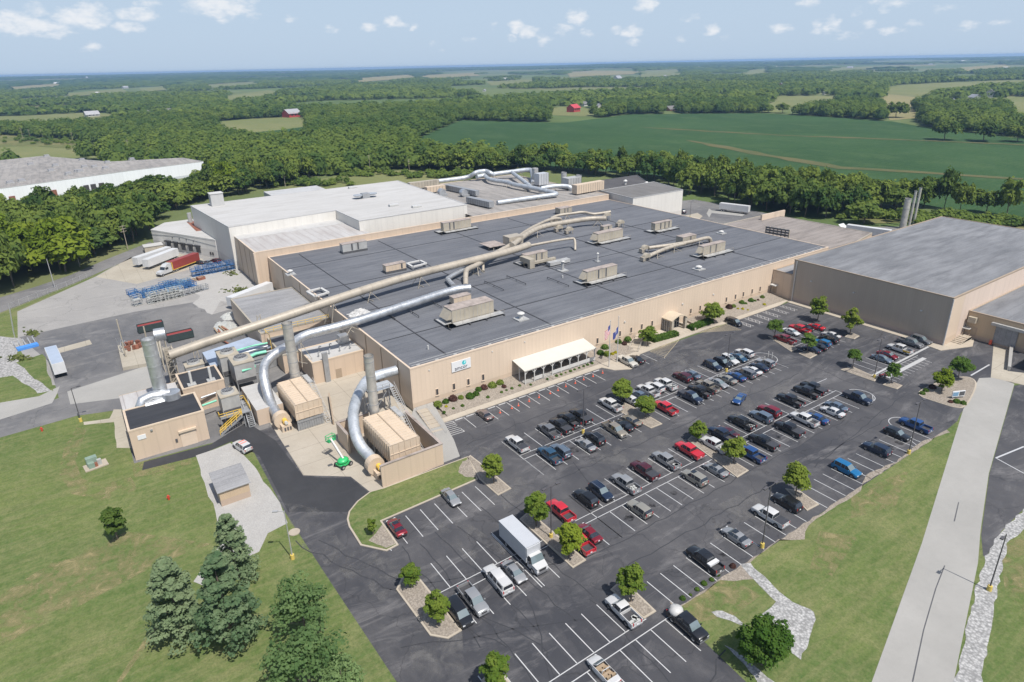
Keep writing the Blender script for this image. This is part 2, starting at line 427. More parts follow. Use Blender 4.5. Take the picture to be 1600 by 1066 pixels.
plain('sign_ink', (.02, .025, .05), .5, 0, 0, .05, 1)
plain('sign_teal', (.02, .42, .47), .4, 0, 0, .1, 2)
plain('sign_teal_light', (.35, .72, .72), .4, 0, 0, .1, 2)
plain('flag_red', (.55, .07, .09), .7, 0, 0, .05, 2)
plain('flag_white', (.78, .75, .74), .7, 0, 0, .05, 2)
plain('flag_blue', (.05, .07, .25), .7, 0, 0, .05, 2)
plain('skylight_white', (0.492, 0.492, 0.48), .4, 0, 0, .05, 1)
plain('door_dark', (.055, .05, .05), .5, 0, 0, .1, 1)
plain('mulch', (.20, .12, .08), .9, 0, 0, .3, 3)
plain('seam_black', (.030, .031, .036), .85, 0, 0, .2, 2)
plain('insulation_blue', (.16, .29, .42), .55, 0, 0, .2, 2)
foliage('leaf_forest', (.040, .085, .028), (.20, .25, .052), .36)
foliage('leaf_dark', (.06, .11, .025), (.14, .19, .05), .4)
foliage('leaf_lime', (.13, .19, .022), (.23, .28, .038), .4)
foliage('leaf_maple', (.10, .165, .028), (.22, .27, .05), .42)
foliage('leaf_pine', (.075, .13, .065), (.19, .245, .135), .3)
foliage('leaf_locust', (.09, .16, .06), (.22, .31, .13), .5)
foliage('leaf_hedge', (.05, .105, .02), (.115, .18, .04), .35)
foliage('leaf_yellow', (.34, .30, .02), (.45, .40, .03), .3)
foliage('leaf_red', (.055, .032, .028), (.12, .06, .05), .15)
foliage('leaf_grassy', (.11, .16, .03), (.2, .24, .06), .3)
foliage('leaf_weed', (.10, .13, .04), (.19, .2, .07), .3)
def patch(name, color, scale, lo, hi):
    """worn or dusty patch whose ragged cover thins out to nothing"""
    s = N(name); p = s.pos(); a = s.ramp(s.noise(p, scale, 6, .72, None, .6), [(lo, 0.), (hi, .8)]); d = s.n('BsdfDiffuse'); d.inputs[0].default_value = (*color, 1)
    tr = s.n('BsdfTransparent'); m = s.n('MixShader'); s.l(a, m.inputs[0]); s.l(tr.outputs[0], m.inputs[1]); s.l(d.outputs[0], m.inputs[2]); s.l(m.outputs[0], s.out.inputs[0])
patch('dry_patch', (.27, .235, .125), .45, .44, .66); patch('dust_patch', (.20, .195, .19), .22, .46, .78); patch('oil_patch', (.022, .022, .024), .5, .5, .7)
def glass(name, color, rough=.06):
    s = N(name); return s.pbsdf(color, rough, 0, .6, spec=.8)
glass('glass_dark', (.018, .022, .028)); glass('glass_front', (.13, .165, .175)); glass('glass_pane', (.035, .045, .05), .1)  # front glass paler than the rest: reflected sky put into its colour
glass('lamp_clear', (.62, .63, .64), .12); glass('lamp_red', (.35, .012, .015), .2)
def paint(name, c, metal=.25): 
    s = N(name); v = s.obj(); n1 = s.noise(v, 1.5, 3)
    return s.pbsdf(s.mix(n1, c3(c, .93), c3(c, 1.05)), .32, metal, .8)
for nm, c in dict(white=(.50,.50,.495), silver=(.30,.305,.31), grey=(.17,.175,.185), slate=(.13,.17,.22), black=(.018,.019,.022), navy=(.018,.03,.06),
                  blue=(.02,.075,.23), bright_blue=(.012,.16,.36), red=(.46,.018,.03), dark_red=(.20,.012,.022), maroon=(.085,.014,.022), tan=(.27,.24,.195),
                  beige=(.30,.285,.245), brown=(.20,.155,.14), teal_blue=(.03,.085,.15), cream=(.44,.42,.37)).items():
    paint('paint_'+nm, c, .05 if nm in ('white','red','cream') else .35)
M = MAT
# ---------------------------------------------------------------- ground
def Zp(x0, y0, s, pts, z=0.0): return [at2(x0 + a/s, y0 + b/s, z) for a, b in pts]
def Pp(pts, z=0.0): return [at2(a, b, z) for a, b in pts]
def struct(name, mb, mats): return tag(mb.build(name, mats), kind='structure')
def inset(poly, d):
    n = len(poly); a = sum(poly[i][0]*poly[(i+1)%n][1]-poly[(i+1)%n][0]*poly[i][1] for i in range(n))
    if a < 0: poly = poly[::-1]
    out = []
    for i in range(n):
        p, q, r = Vector(poly[i-1]), Vector(poly[i]), Vector(poly[(i+1)%n])
        e1, e2 = (q-p).normalized(), (r-q).normalized()
        n1, n2 = Vector((-e1.y, e1.x)), Vector((-e2.y, e2.x)); m = (n1+n2)
        m = m.normalized() if m.length > 1e-6 else n1
        k = d / max(.45, m.dot(n1)); out.append((q.x+m.x*k, q.y+m.y*k))
    return out
def wavy(poly, step=1.5, amp=.35, seed=1):
    q = random.Random(seed); out = []
    for i in range(len(poly)):
        a, b = Vector(poly[i]), Vector(poly[(i+1)%len(poly)]); L = (b-a).length; k = max(1, int(L/step))
        for j in range(k):
            p = a.lerp(b, j/k); out.append((p.x+q.uniform(-amp, amp), p.y+q.uniform(-amp, amp)))
    return out
def smooth_poly(poly, it=2):
    for _ in range(it):
        o = []
        for i in range(len(poly)):
            a, b = Vector(poly[i]), Vector(poly[(i+1)%len(poly)]); o += [tuple(a.lerp(b, .25)), tuple(a.lerp(b, .75))]
        poly = o
    return poly

# one sheet to the horizon, with low far hills
g = MB(); radii = [0, 400, 900, 1600, 2600, 4200, 6500, 9000, 11500, 14000]; SEG = 96
def hill(r, a):
    if r < 4000: return 0.0
    k = min(1, (r-4000)/6000); return k*(30 + 5*math.sin(a*9+1) + 4*math.sin(a*23+2.2))
vs = [(0, 0, 0)]
for r in radii[1:]:
    for k in range(SEG):
        a = 2*math.pi*k/SEG; vs.append((r*math.cos(a), r*math.sin(a), hill(r, a)))
fs = [(0, 1+k, 1+(k+1)%SEG) for k in range(SEG)]
for i in range(len(radii)-2):
    for k in range(SEG):
        a = 1+i*SEG+k; b = 1+i*SEG+(k+1)%SEG; fs.append((a, a+SEG, b+SEG, b))
g.add(vs, fs, 0, True); struct('terrain', g, M['countryside'])

struct('lawn', MB().sheet([(-140, -40), (190, -40), (300, 60), (300, 100), (60, 100), (20, 200), (-40, 260), (-140, 260)], .008), M['grass'])
lot = [(40, -5), (53, -5), (53.2, 29), (54.4, 43.8)] + Pp([(1478, 673), (1496, 658), (1500, 648)]) + [at2(1530, 605), at2(1552, 560), (186, 55), (185.4, 63.4), (174.8, 63.4), (174.8, 106), (50.5, 106), (50.5, 152), (10, 152)] + \
      Pp([(345, 640), (372, 668), (388, 690), (445, 800), (520, 915), (620, 1066)])
struct('parking_lot', MB().sheet(lot, .016), M['asphalt_lot'])
struct('fresh_asphalt_drive', MB().sheet(Pp([(222, 735), (225, 722), (330, 694), (372, 668), (386, 660), (430, 688), (474, 745), (548, 748), (577, 770), (556, 785), (545, 800), (530, 800), (450, 800), (405, 712), (362, 690), (305, 714)]), .020), M['asphalt_new'])
# concrete pad under the oxidisers
struct('concrete_pad', MB().sheet(Pp([(392, 612), (440, 690), (474, 743), (548, 745), (577, 768), (600, 764)]) + [(46, 92.8), (50.4, 106.3), (50.4, 141), (25, 141)], .026), M['concrete_pad'])
# yard on the left
struct('old_yard_concrete', MB().sheet(Pp([(27, 487), (148, 433), (210, 398), (240, 386), (345, 404), (374, 418), (404, 448), (440, 500), (440, 560), (300, 620), (60, 600), (28, 540)]), .012), M['asphalt_yard'])
struct('old_yard_asphalt', MB().sheet(Pp([(30, 527), (207, 488), (305, 472), (330, 492), (372, 480), (420, 540), (300, 622), (190, 640), (120, 650), (0, 684), (-80, 702), (-80, 668), (0, 655), (92, 622), (76, 565)]), .016), M['asphalt_old'])
struct('pale_concrete_road', MB().sheet(Pp([(105, 612), (240, 568), (262, 596), (190, 622), (110, 632)]) , .020), M['concrete_road'])
struct('pale_lane', MB().sheet(wavy(Pp([(-60, 645), (0, 630), (60, 620), (95, 603), (80, 630), (0, 656), (-60, 672)]), 4, .2, 5), .020), M['concrete_road'])
struct('dock_apron', MB().sheet(Pp([(150, 433), (205, 402), (262, 392), (318, 405), (300, 420), (214, 444)]), .020), M['concrete_apron'])
struct('crushed_stone_yard', MB().sheet(wavy(Pp([(300, 430), (372, 420), (402, 450), (412, 470), (396, 490), (344, 470), (330, 492), (302, 474), (312, 462), (286, 452)]), 3, .5, 3), .024), M['gravel_pale'])
struct('yard_edge_asphalt', MB().sheet([(30, 150), (50.4, 150), (50.4, 222), (46.4, 224), (34, 206)], .014), M['asphalt_yard'])
struct('pale_joint_strip', MB().sheet(Pp([(74, 549), (140, 531), (144, 538), (78, 556)]), .022), M['concrete_apron'])
struct('perimeter_road', MB().sheet(Pp([(-60, 485), (0, 465), (60, 447), (110, 430), (160, 408), (235, 378), (246, 386), (180, 415), (120, 441), (60, 465), (0, 489), (-60, 510)]), .020), M['asphalt_old'])
struct('perimeter_grass', MB().sheet(wavy(Pp([(-60, 512), (0, 491), (60, 467), (120, 443), (205, 405), (208, 399), (150, 432), (28, 484), (16, 492), (24, 530), (-60, 560)]), 4, .4, 8), .016), M['grass'])
struct('gravel_heap_ground', MB().sheet(wavy(Pp([(-60, 560), (0, 526), (28, 528), (30, 558), (52, 592), (78, 612), (60, 616), (20, 588), (-60, 600)]), 3, .5, 2), .024), M['gravel_white'])
struct('lawn_strip', MB().sheet(wavy(Pp([(26, 566), (68, 553), (80, 600), (84, 612), (52, 590)]), 3, .3, 4), .028), M['grass'])
struct('shed_gravel', MB().sheet(wavy(Pp([(305, 713), (362, 692), (392, 722), (444, 798), (448, 818), (420, 832), (404, 862), (352, 888), (318, 916), (300, 910), (322, 880), (345, 850), (336, 800)]), 2.5, .25, 6), .024), M['gravel_pale'])
struct('trodden_path', MB().sheet(wavy(Pp([(130, 660), (172, 654), (178, 640), (190, 640), (206, 700), (182, 700), (178, 660), (132, 664)]), 2, .1, 6), .024), M['concrete_apron'])
# lower right: road, riprap, verge
struct('concrete_road', MB().sheet([(8, 5.7), (18, 1.8)] + Pp([(1490, 1066), (1528, 880), (1532, 830), (1545, 740), (1585, 600), (1555, 590), (1530, 591), (1505, 640), (1440, 850), (1362, 1066)]), .024), M['concrete_road'])
struct('road_joint', MB().sheet(Pp([(1424.5, 1066), (1442, 985), (1461, 920), (1475, 884), (1477, 884), (1463, 920), (1444, 985), (1427, 1066)]), .029).sheet(Pp([(1490, 815), (1497, 785), (1498.6, 785), (1492, 815)]), .029), M['steel_dark'])
struct('truck_court', MB().sheet([at2(1536, 868), at2(1533, 835), at2(1546, 740), at2(1585, 603), at2(1600, 600), (215, 40), (170, 15), at2(1660, 700), at2(1640, 760), at2(1600, 795), at2(1565, 830), at2(1540, 872)], .020), M['asphalt_lot'])
struct('riprap_strip', MB().sheet(wavy(Pp([(1488, 1080), (1530, 900), (1540, 870), (1562, 832), (1600, 797), (1660, 770), (1660, 790), (1604, 822), (1575, 850), (1562, 900), (1545, 990), (1534, 1080)]), 1.2, .2, 9), .034), M['riprap'])
struct('dock_ramp', MB().sheet(Pp([(1548, 590), (1553, 533), (1581, 537), (1574, 580), (1600, 583), (1640, 590), (1640, 606), (1600, 602)]), .030), M['concrete_apron'])
struct('gravel_verge', MB().sheet(wavy(Zp(900, 780, 3.7275, [(553, 598), (600, 630), (700, 575), (830, 470), (930, 480), (1040, 465), (1010, 372), (1090, 300), (1180, 232), (1330, 238), (1330, 190), (1380, 130)]) + Pp([(1345, 768), (1352, 742), (1400, 722), (1440, 690), (1484, 676), (1479, 671)]) + [(130, 43.9), (54.6, 43.9)], 1.3, .18, 1), .030), M['gravel_bed'])
struct('riprap_patch', MB().sheet(wavy(Zp(900, 780, 3.7275, [(955, 380), (1010, 370), (1190, 540), (1270, 600), (1395, 660), (1385, 740), (1310, 935), (1230, 880), (1200, 740), (1050, 712), (1090, 670), (1170, 600), (1040, 470)]), .9, .18, 12), .038), M['riprap'])
struct('riprap_tongue', MB().sheet(wavy(Zp(900, 780, 3.7275, [(790, 658), (850, 648), (920, 680), (1000, 745), (900, 712), (820, 690)]), .7, .1, 13), .036), M['riprap'])
struct('riprap_edge', MB().sheet(wavy(Zp(900, 780, 3.7275, [(868, 850), (960, 905), (1075, 1000), (1150, 1066), (1200, 1120), (1090, 1120), (1040, 1030), (950, 940)]), .8, .12, 14), .040), M['riprap'])

for pl in ([(120, 668), (100, 700), (92, 740), (112, 772), (160, 782), (215, 765), (205, 745), (160, 758), (128, 748), (118, 720), (135, 672)], [(205, 722), (300, 706), (308, 722), (250, 742), (210, 745)], [(262, 960), (245, 985), (190, 1066), (182, 1066), (235, 985)], [(0, 930), (80, 880), (200, 830), (330, 850), (250, 880), (100, 960), (0, 1010)]):
    struct('worn_grass', MB().sheet(Pp(pl), .013), M['dry_patch'])
for pl in ([(1330, 770), (1420, 735), (1400, 790), (1330, 810)], [(1060, 930), (1130, 900), (1190, 930), (1150, 960), (1080, 975)], [(1280, 830), (1340, 840), (1300, 900), (1265, 890)], [(1560, 850), (1600, 830), (1600, 960), (1570, 920)]): struct('worn_grass', MB().sheet(Pp(pl), .013), M['dry_patch'])
for pl in ([(640, 1000), (720, 985), (735, 1040), (690, 1066), (650, 1060)], [(560, 850), (640, 880), (655, 905), (600, 930), (520, 880)], [(780, 740), (840, 745), (850, 775), (790, 790)], [(690, 800), (800, 850), (770, 900), (670, 830)], [(930, 660), (1100, 690), (1000, 730), (900, 720)], [(1010, 560), (1120, 540), (1140, 570), (1040, 590)], [(1120, 620), (1250, 590), (1290, 610), (1150, 680)], [(440, 780), (520, 800), (560, 900), (500, 890)], [(690, 690), (780, 700), (770, 740), (700, 730)], [(1100, 790), (1180, 760), (1200, 790), (1120, 850)]): struct('dust_drift', MB().sheet(wavy(Pp(pl), 3, 1.0, 7), .0225), M['dust_patch'])
oil = MB(); q = random.Random(8)
for k in range(70):
    x, y = 60.5+2.715*q.randint(0, 25), q.choice((89.5, 82, 68.5, 61.5, 47)); r = q.uniform(.4, 1.0); oil.sheet([(x+r*math.cos(a_*.785)*q.uniform(.7, 1.2), y+r*1.3*math.sin(a_*.785)*q.uniform(.7, 1.2)) for a_ in range(8)], .0265)
struct('oil_stains', oil, M['oil_patch'])
# kerbed islands
def island(pts, fill='gravel_bed', rounded=1, kerb=.28, h=.14, wav=False):
    poly = smooth_poly(pts, rounded) if rounded else pts
    struct('island_kerb', MB().prism(poly, 0, h), M['concrete_kerb'])
    inn = inset(poly, kerb)
    struct('island_bed', MB().prism(inn, h-.01, h+.05), M[fill])
ISL = [Pp([(748.6, 749), (778, 775), (799, 764), (765, 735), (735, 712), (730, 716)]),
       Pp([(619, 922), (672, 994), (700, 999), (722, 986), (654, 902), (628, 903)]),
       Pp([(811.6, 812), (895, 888.6), (916, 876), (842, 812), (826, 800)]),
       Pp([(1074, 688), (1152, 747), (1170, 736), (1090, 686), (1080, 682)]),
       Pp([(967, 643), (1017, 670), (1035, 663), (985, 634), (975, 630)]),
       Pp([(953.6, 922), (1006, 968), (1025.5, 956), (990, 922), (965, 912)]),
       Pp([(752, 1064), (800, 1115), (826, 1098), (782, 1050), (765, 1052)]),
       Pp([(1226.6, 764), (1261, 799), (1280, 789), (1250, 768)]),
       Pp([(1200, 526), (1236, 550), (1246, 546), (1218, 527)]),
       Pp([(1248, 553), (1265.5, 561), (1277, 555), (1262, 548)]),
       Pp([(1319.6, 527), (1335, 530.5), (1343, 525.7), (1330, 520)]),
       Pp([(1313, 578), (1367, 597), (1371, 591), (1333, 574)]),
       Pp([(1379, 602), (1402, 609), (1410, 603), (1390, 596)])]
for p in ISL: island(p, rounded=0)
island(Pp([(1424, 616), (1468, 596), (1504, 588), (1522, 592), (1528, 603), (1510, 638), (1493, 638), (1472, 632)]), 'gravel_bed', 2)
grs = Pp([(600, 763), (578, 769), (558, 784), (545, 800), (542, 812), (545, 824), (563, 853), (604, 862), (623, 852), (597, 815), (747, 749.5), (731, 714), (693, 728)])
struct('island_kerb', MB().prism(grs, 0, .14), M['concrete_kerb'])
struct('island_bed', MB().prism(inset(grs, .3), .13, .19), M['grass'])
struct('island_bed', MB().sheet(wavy(Pp([(576, 846), (603, 858), (619, 851), (597, 821), (588, 834)]), .8, .06, 4), .205), M['gravel_bed'])
struct('bare_patch', MB().sheet(wavy(Pp([(716, 738), (722, 722), (733, 719), (738, 735), (745, 747), (728, 748)]), .6, .2, 4), .205), M['gravel_bed'])

# planted bank along the front wall, pavement and kerb
def bank(x0, x1, y0=107.6, y1=114.0, z0=.17, z1=.95):
    b = MB(); n = max(2, int((x1-x0)/2)); q = random.Random(int(x0))
    rows = [0, .25, .5, .75, 1]
    vs = [(x0+(x1-x0)*i/n, y0+(y1-y0)*t, z0+(z1-z0)*t + (q.uniform(-.05, .05) if 0 < t < 1 else 0)) for t in rows for i in range(n+1)]
    fs = [(r*(n+1)+i, r*(n+1)+i+1, (r+1)*(n+1)+i+1, (r+1)*(n+1)+i) for r in range(4) for i in range(n)]
    b.add(vs, fs, 0, True); b.quad((x0,y0,0),(x1,y0,0),(x1,y0,z0),(x0,y0,z0)); b.quad((x0,y1,0),(x0,y0,0),(x0,y0,z0),(x0,y1,z1)); b.quad((x1,y0,0),(x1,y1,0),(x1,y1,z1),(x1,y0,z0))
    struct('planting_bed', b, M['gravel_bed'])
bank(55.4, 110.6); bank(135.5, 173.6); struct('bed_base', MB().sheet([(50.7, 106.5), (174.6, 106.5), (174.6, 113.9), (50.7, 113.9)], .05), M['gravel_bed'])
struct('works_yard', MB().sheet([(-1, 128), (22, 126), (34, 126), (50.4, 139), (50.4, 163), (33, 163), (33, 200), (8, 200), (8, 152), (-1, 152)], .019), M['asphalt_old']); struct('dock_court', MB().sheet([(158, 50), (166, 44), (215, 40), (215, 63), (174, 63), (168, 58)], .013), M['asphalt_lot'])  # works yard surfaced dark: shadow among the plant put into its colour
struct('facade_pavement', MB().prism([(52, 105.9), (97, 105.9), (98.5, 103), (102, 101), (105.5, 101.6), (107, 104), (110, 105.9), (137, 107.0), (146, 105.9), (168, 105.9), (173.5, 106.8), (173.5, 108.4), (168, 107.6), (52, 107.6)], 0, .15), M['concrete_walk'])
struct('entrance_pavement', MB().prism([(110.6, 107.6), (135.5, 107.6), (135.5, 114), (110.6, 114)], 0, .18), M['concrete_walk'])
struct('pavement', MB().prism([(172.4, 66), (174.7, 66), (174.7, 106.3), (172.4, 106.3)], 0, .14), M['concrete_walk'])
struct('pavement', MB().prism([(171, 62.2), (171.6, 66), (174.7, 66), (174.7, 63.2), (185.4, 63.2), (185.4, 60.4), (180, 58.6)], 0, .15), M['concrete_walk'])
struct('concrete_ramp', MB().add([(46.2, 93.2, .03), (50, 93.2, .03), (52, 99, .03), (55.2, 113.9, .9), (50.7, 113.9, .9), (46.4, 108, .6)], [(0, 1, 2, 3, 4, 5)]), M['concrete_road'])

# painted markings: every bay line of the car park on one layer of paint
mk = MB(); my = MB(); W = .13; ZM = .030
def line(a, b, w=W, mb=None):
    mb = mb or mk; a, b = Vector(a[:2]), Vector(b[:2]); d = (b-a).normalized(); e = Vector((-d.y, d.x))*w/2
    mb.add([(a.x-e.x,a.y-e.y,ZM),(b.x-e.x,b.y-e.y,ZM),(b.x+e.x,b.y+e.y,ZM),(a.x+e.x,a.y+e.y,ZM)], [(0,1,2,3)])
def bays(xs, y0, y1):
    for x in xs: line((x, y0), (x, y1))
S = 2.715
bays([55.3+S*k for k in range(15)], 100.4, 105.5)
bays([107.8+S*k for k in range(3)], 100.5, 105.6)
bays([59.25+S*k for k in range(28)], 86.65, 92.8); bays([59.25+S*k for k in range(28)], 79.0, 85.2)
line((59.2, 79), (59.2, 92.8)); line((59.2, 86.65), (132.6, 86.65)); line((59.2, 85.2), (132.6, 85.2))
bays([59.05+S*k for k in range(27)] , 65.9, 71.7); bays([53.6]+[59.05+S*k for k in range(-1, 27)], 58.5, 64.4)
line((54.8, 65.9), (130.6, 65.9)); line((54.8, 64.4), (130.6, 64.4)); line((59.05, 58.5), (59.05, 71.7))
bays([32.2, 34.85, 37.6, 40.2, 43.0], 65.3, 71.15); bays([31.9+S*k for k in range(5)], 57.6, 63.7)
line((29.8, 65.2), (49.5, 65.3)); line((29.8, 63.65), (49.5, 63.9)); line((43.2, 57.6), (43.2, 71.5)); line((45.9, 57.6), (45.9, 63.8))
bays([28.6+S*k*.99 for k in range(8)], 77.1, 83.4)
bays([33.3+S*k for k in range(-3, 7)], 45.0, 50.7); bays([36.2+S*k for k in range(-3, 7)], 37.4, 43.35)
line((20, 44.95), (50.6, 45.0)); line((20, 43.35), (53.3, 43.45))
bays([55.5+S*k for k in range(12)], 44.0, 49.7); bays([91.2+S*k for k in range(14)], 44.0, 49.8)
bays([144.4+S*k for k in range(9)], 65.3, 71.2); bays([144.0+S*k for k in range(6)], 86.7, 92.2); bays([144.0+S*k for k in range(6)], 79.2, 84.6)
line((143, 85.6), (160, 85.6))
for k in range(11): line((145.7+1.65*k, 60.2), (145.7+1.65*k, 61.9)); line((145.7+1.65*k, 63.1), (145.7+1.65*k, 64.4))
line((144.6, 64.4), (163.8, 64.2)); 
wide = MB(); line((144, 65.0), (172.4, 65.2), .55, mk); mk.sheet([(146, 62.0), (163.6, 62.0), (163.6, 63.0), (146, 63.0)], ZM)
def arc(cx, cy, r, a0, a1, n=14):
    for i in range(n):
        t0, t1 = R_(a0+(a1-a0)*i/n), R_(a0+(a1-a0)*(i+1)/n); line((cx+r*math.cos(t0), cy+r*math.sin(t0)), (cx+r*math.cos(t1), cy+r*math.sin(t1)), .15)
line((132.6, 79.2), (132.6, 92)); arc(132.6, 85.9, 3.2, -90, 90)
line((128, 82.7), (132.6, 82.7)); line((128, 89.1), (132.6, 89.1))
line((130.5, 70.5), (134.5, 70.4)); arc(131, 68.3, 2.3, 90, 230); line((130.6, 64.4), (130.6, 66)); line((132.5, 58.5), (135, 60)); arc(132.5, 61.5, 3, -90, 90)
arc(128, 50, 2.6, 20, 160); line((125.6, 50.9), (122, 44.5))
# hatched corners
def hatch(poly, n, mb, ang=0):
    P4 = [Vector(p) for p in poly]
    for i in range(len(P4)): line(P4[i], P4[(i+1)%len(P4)], .13, mb)
    for k in range(1, n):
        t = k/n; line(P4[0].lerp(P4[1], t), P4[3].lerp(P4[2], t), .13, mb)
hatch([(55.2, 100.5), (55.4, 105.4), (51.6, 106.0), (49.6, 100.9)], 7, mk)
hatch([(113.2, 100.8), (125.0, 106.4), (118, 106.2), (113.2, 105.6)], 12, my)
hatch([(143.4, 100.8), (143.4, 106.2), (138, 106.3), (132.6, 106.6)], 9, my)
for k in range(6):                                   # access bays with cross-hatching
    x = 147.0 + 4.1*k
    line((x, 100.4), (x, 105.6)); line((x+1.5, 100.4), (x+1.5, 105.6))
    for j in range(4): line((x, 100.5+1.25*j), (x+1.5, 101.7+1.25*j), .12); line((x+1.5, 100.5+1.25*j), (x, 101.7+1.25*j), .12)
line((171.4, 100.4), (171.4, 105.6))
line(at2(1517, 587), at2(1546, 570), .35); line(at2(1556, 716), at2(1600, 698), .3); line(at2(1556, 716), at2(1600, 740), .2)
struct('parking_markings', mk, M['paint_white']); struct('buff_hatching', my, M['paint_buff'])
# dark crack-sealing bands wandering over the asphalt
cs = MB(); q = random.Random(5)
def seal(a, b, seed, amp=.35, w=.16):
    r = random.Random(seed); a, b = Vector(a), Vector(b); n = max(3, int((b-a).length/2.0)); e = Vector((-(b-a).y, (b-a).x)).normalized()
    pts = [a.lerp(b, i/n) + e*r.uniform(-amp, amp) for i in range(n+1)]
    for i in range(n):
        p0, p1 = pts[i], pts[i+1]; d = (p1-p0).normalized(); f = Vector((-d.y, d.x))*w/2
        cs.add([(p0.x-f.x,p0.y-f.y,.024),(p1.x-f.x,p1.y-f.y,.024),(p1.x+f.x,p1.y+f.y,.024),(p0.x+f.x,p0.y+f.y,.024)], [(0,1,2,3)])
for i, (a, b) in enumerate([((54, 58), (120, 57.6)), ((54, 53.5), (128, 53)), ((30, 77), (30.5, 54)), ((33, 76), (33, 40)), ((36.2, 77), (38, 52)), ((39.5, 76), (43, 50)), ((45, 78), (47.5, 52)),
                            ((50, 98), (50, 70)), ((53, 96), (120, 97.5)), ((60, 76.5), (132, 75.6)), ((48, 74), (58, 76)), ((25, 70), (48, 60)), ((22, 60), (52, 46)), ((40, 57), (34, 43)), ((47, 52), (46, 36)),
                            ((55, 36), (42, 30)), ((64, 72), (66, 79)), ((72, 94), (90, 95)), ((100, 52), (140, 56)), ((136, 58), (140, 98)), ((142, 75), (170, 76)), ((139, 97), (170, 97)), ((17, 88), (33, 52)), ((20, 86), (37, 50))]):
    seal(a, b, i)
struct('crack_sealant', cs, M['seam_black'])

# ---------------------------------------------------------------- buildings
def on_y(px, py, Y):
    d = CAMR @ np.array([px-CX_, py-CY_, F_]); t = Y/d[1]; return Vector((float(d[0]*t), Y, float(H_+d[2]*t)))
def on_x(px, py, X):
    d = CAMR @ np.array([px-CX_, py-CY_, F_]); t = X/d[0]; return Vector((X, float(d[1]*t), float(H_+d[2]*t)))
def walls(poly, z0, z1, parent, mat, name='wall'):
    """outer walls of a plan, one mesh (no top)"""
    b = MB(); n = len(poly)
    for i in range(n):
        a, c = poly[i], poly[(i+1) % n]; b.quad((a[0],a[1],z0), (c[0],c[1],z0), (c[0],c[1],z1), (a[0],a[1],z1))
    return b.build(name, mat, parent)
def coping(poly, z, parent, mat, w=.35, h=.25, name='roof_edge'):
    b = MB(); n = len(poly); inn = inset(poly, w); out = inset(poly, -.06)
    a = sum(poly[i][0]*poly[(i+1)%n][1]-poly[(i+1)%n][0]*poly[i][1] for i in range(n))
    for i in range(n):
        j = (i+1) % n
        o0, o1, i0, i1 = out[i], out[j], inn[i], inn[j]
        b.quad((*o0, z-h), (*o1, z-h), (*o1, z+.06), (*o0, z+.06)); b.quad((*o0, z+.06), (*o1, z+.06), (*i1, z+.06), (*i0, z+.06)); b.quad((*i0, z+.06), (*i1, z+.06), (*i1, z-.1), (*i0, z-.1))
    return b.build(name, mat, parent)
def rect(x0, x1, y0, y1): return [(x0, y0), (x1, y0), (x1, y1), (x0, y1)]
def bld(name, label, poly, z1, wall_m, roof_m, z0=-.2, cop='tan_metal', cat='building', roof_zs=None, parapet=True, group=None):
    c = (sum(p[0] for p in poly)/len(poly), sum(p[1] for p in poly)/len(poly))
    t = thing(name, (0, 0, 0), 0, label, cat, group)
    walls(poly, z0, z1, t, M[wall_m])
    b = MB(); a = sum(poly[i][0]*poly[(i+1)%len(poly)][1]-poly[(i+1)%len(poly)][0]*poly[i][1] for i in range(len(poly)))
    P = poly if a > 0 else poly[::-1]
    b.add([(p[0], p[1], z1-.08) for p in P], [tuple(range(len(P)))]); b.build('roof', M[roof_m], t)
    if parapet: coping(poly, z1, t, M[cop])
    return t
HALL = rect(50.6, 204.6, 114.0, 221.8)
hall = bld('factory_hall', 'long tan metal factory hall with a flat dark grey roof behind the car park', HALL, 10.2, 'siding_tan', 'roof_dark', cat='factory')
for x in (56.5, 60.7, 64.4, 68.3, 102.7, 110.5, 114.5, 118.4, 122.3, 137.7, 141.65, 153.2, 157.4, 161.1, 165.3, 169.2):
    b = MB(); b.box(x-.36, x+.36, 113.9, 114.02, 2.15, 3.75).box(x-.45, x+.45, 113.8, 114.0, 2.0, 2.15)
    f = b.build('window_frame', M['tan_metal'], hall)
    MB().quad((x-.27, 113.885, 2.25), (x+.27, 113.885, 2.25), (x+.27, 113.885, 3.65), (x-.27, 113.885, 3.65)).build('pane', M['door_dark'], f)
b = MB()   # roof seams: black expansion joints
for x in (60.3, 89.2, 117.5, 146.4, 175.2): b.box(x-.16, x+.16, 116, 219, 10.12, 10.19)
for y in (131.2, 152.5, 177, 204): b.box(52, 203.5, y-.16, y+.16, 10.12, 10.185)
b.build('expansion_joint', M['seam_black'], hall)
b = MB()   # pale safety lines and lightning cable along the eaves
for y in (115.2, 116.3): b.box(51.5, 203.5, y-.05, y+.05, 10.13, 10.2)
for k in range(34): b.box(52.5+4.5*k, 53.3+4.5*k, 114.6, 115.0, 10.13, 10.22)
b.build('lightning_cable', M['unit_grey'], hall)
for x in (55, 62, 71, 80): MB().obox((x, 113.93, 8.6), (.3, .14, .25)).build('wall_lamp', M['white_trim'], hall)
for x in (112, 134, 147): MB().obox((x, 113.9, 5.9), (.45, .22, .35)).build('wall_lamp', M['white_trim'], hall)
for y in (120, 129, 138, 152, 171, 188, 205): MB().box(50.46, 50.6, y-.09, y+.09, 0, 9.9).build('downpipe', M['tan_dark'], hall)
MB().box(50.5, 50.62, 200, 203.6, 0, 4.2).build('door', M['door_dark'], hall)
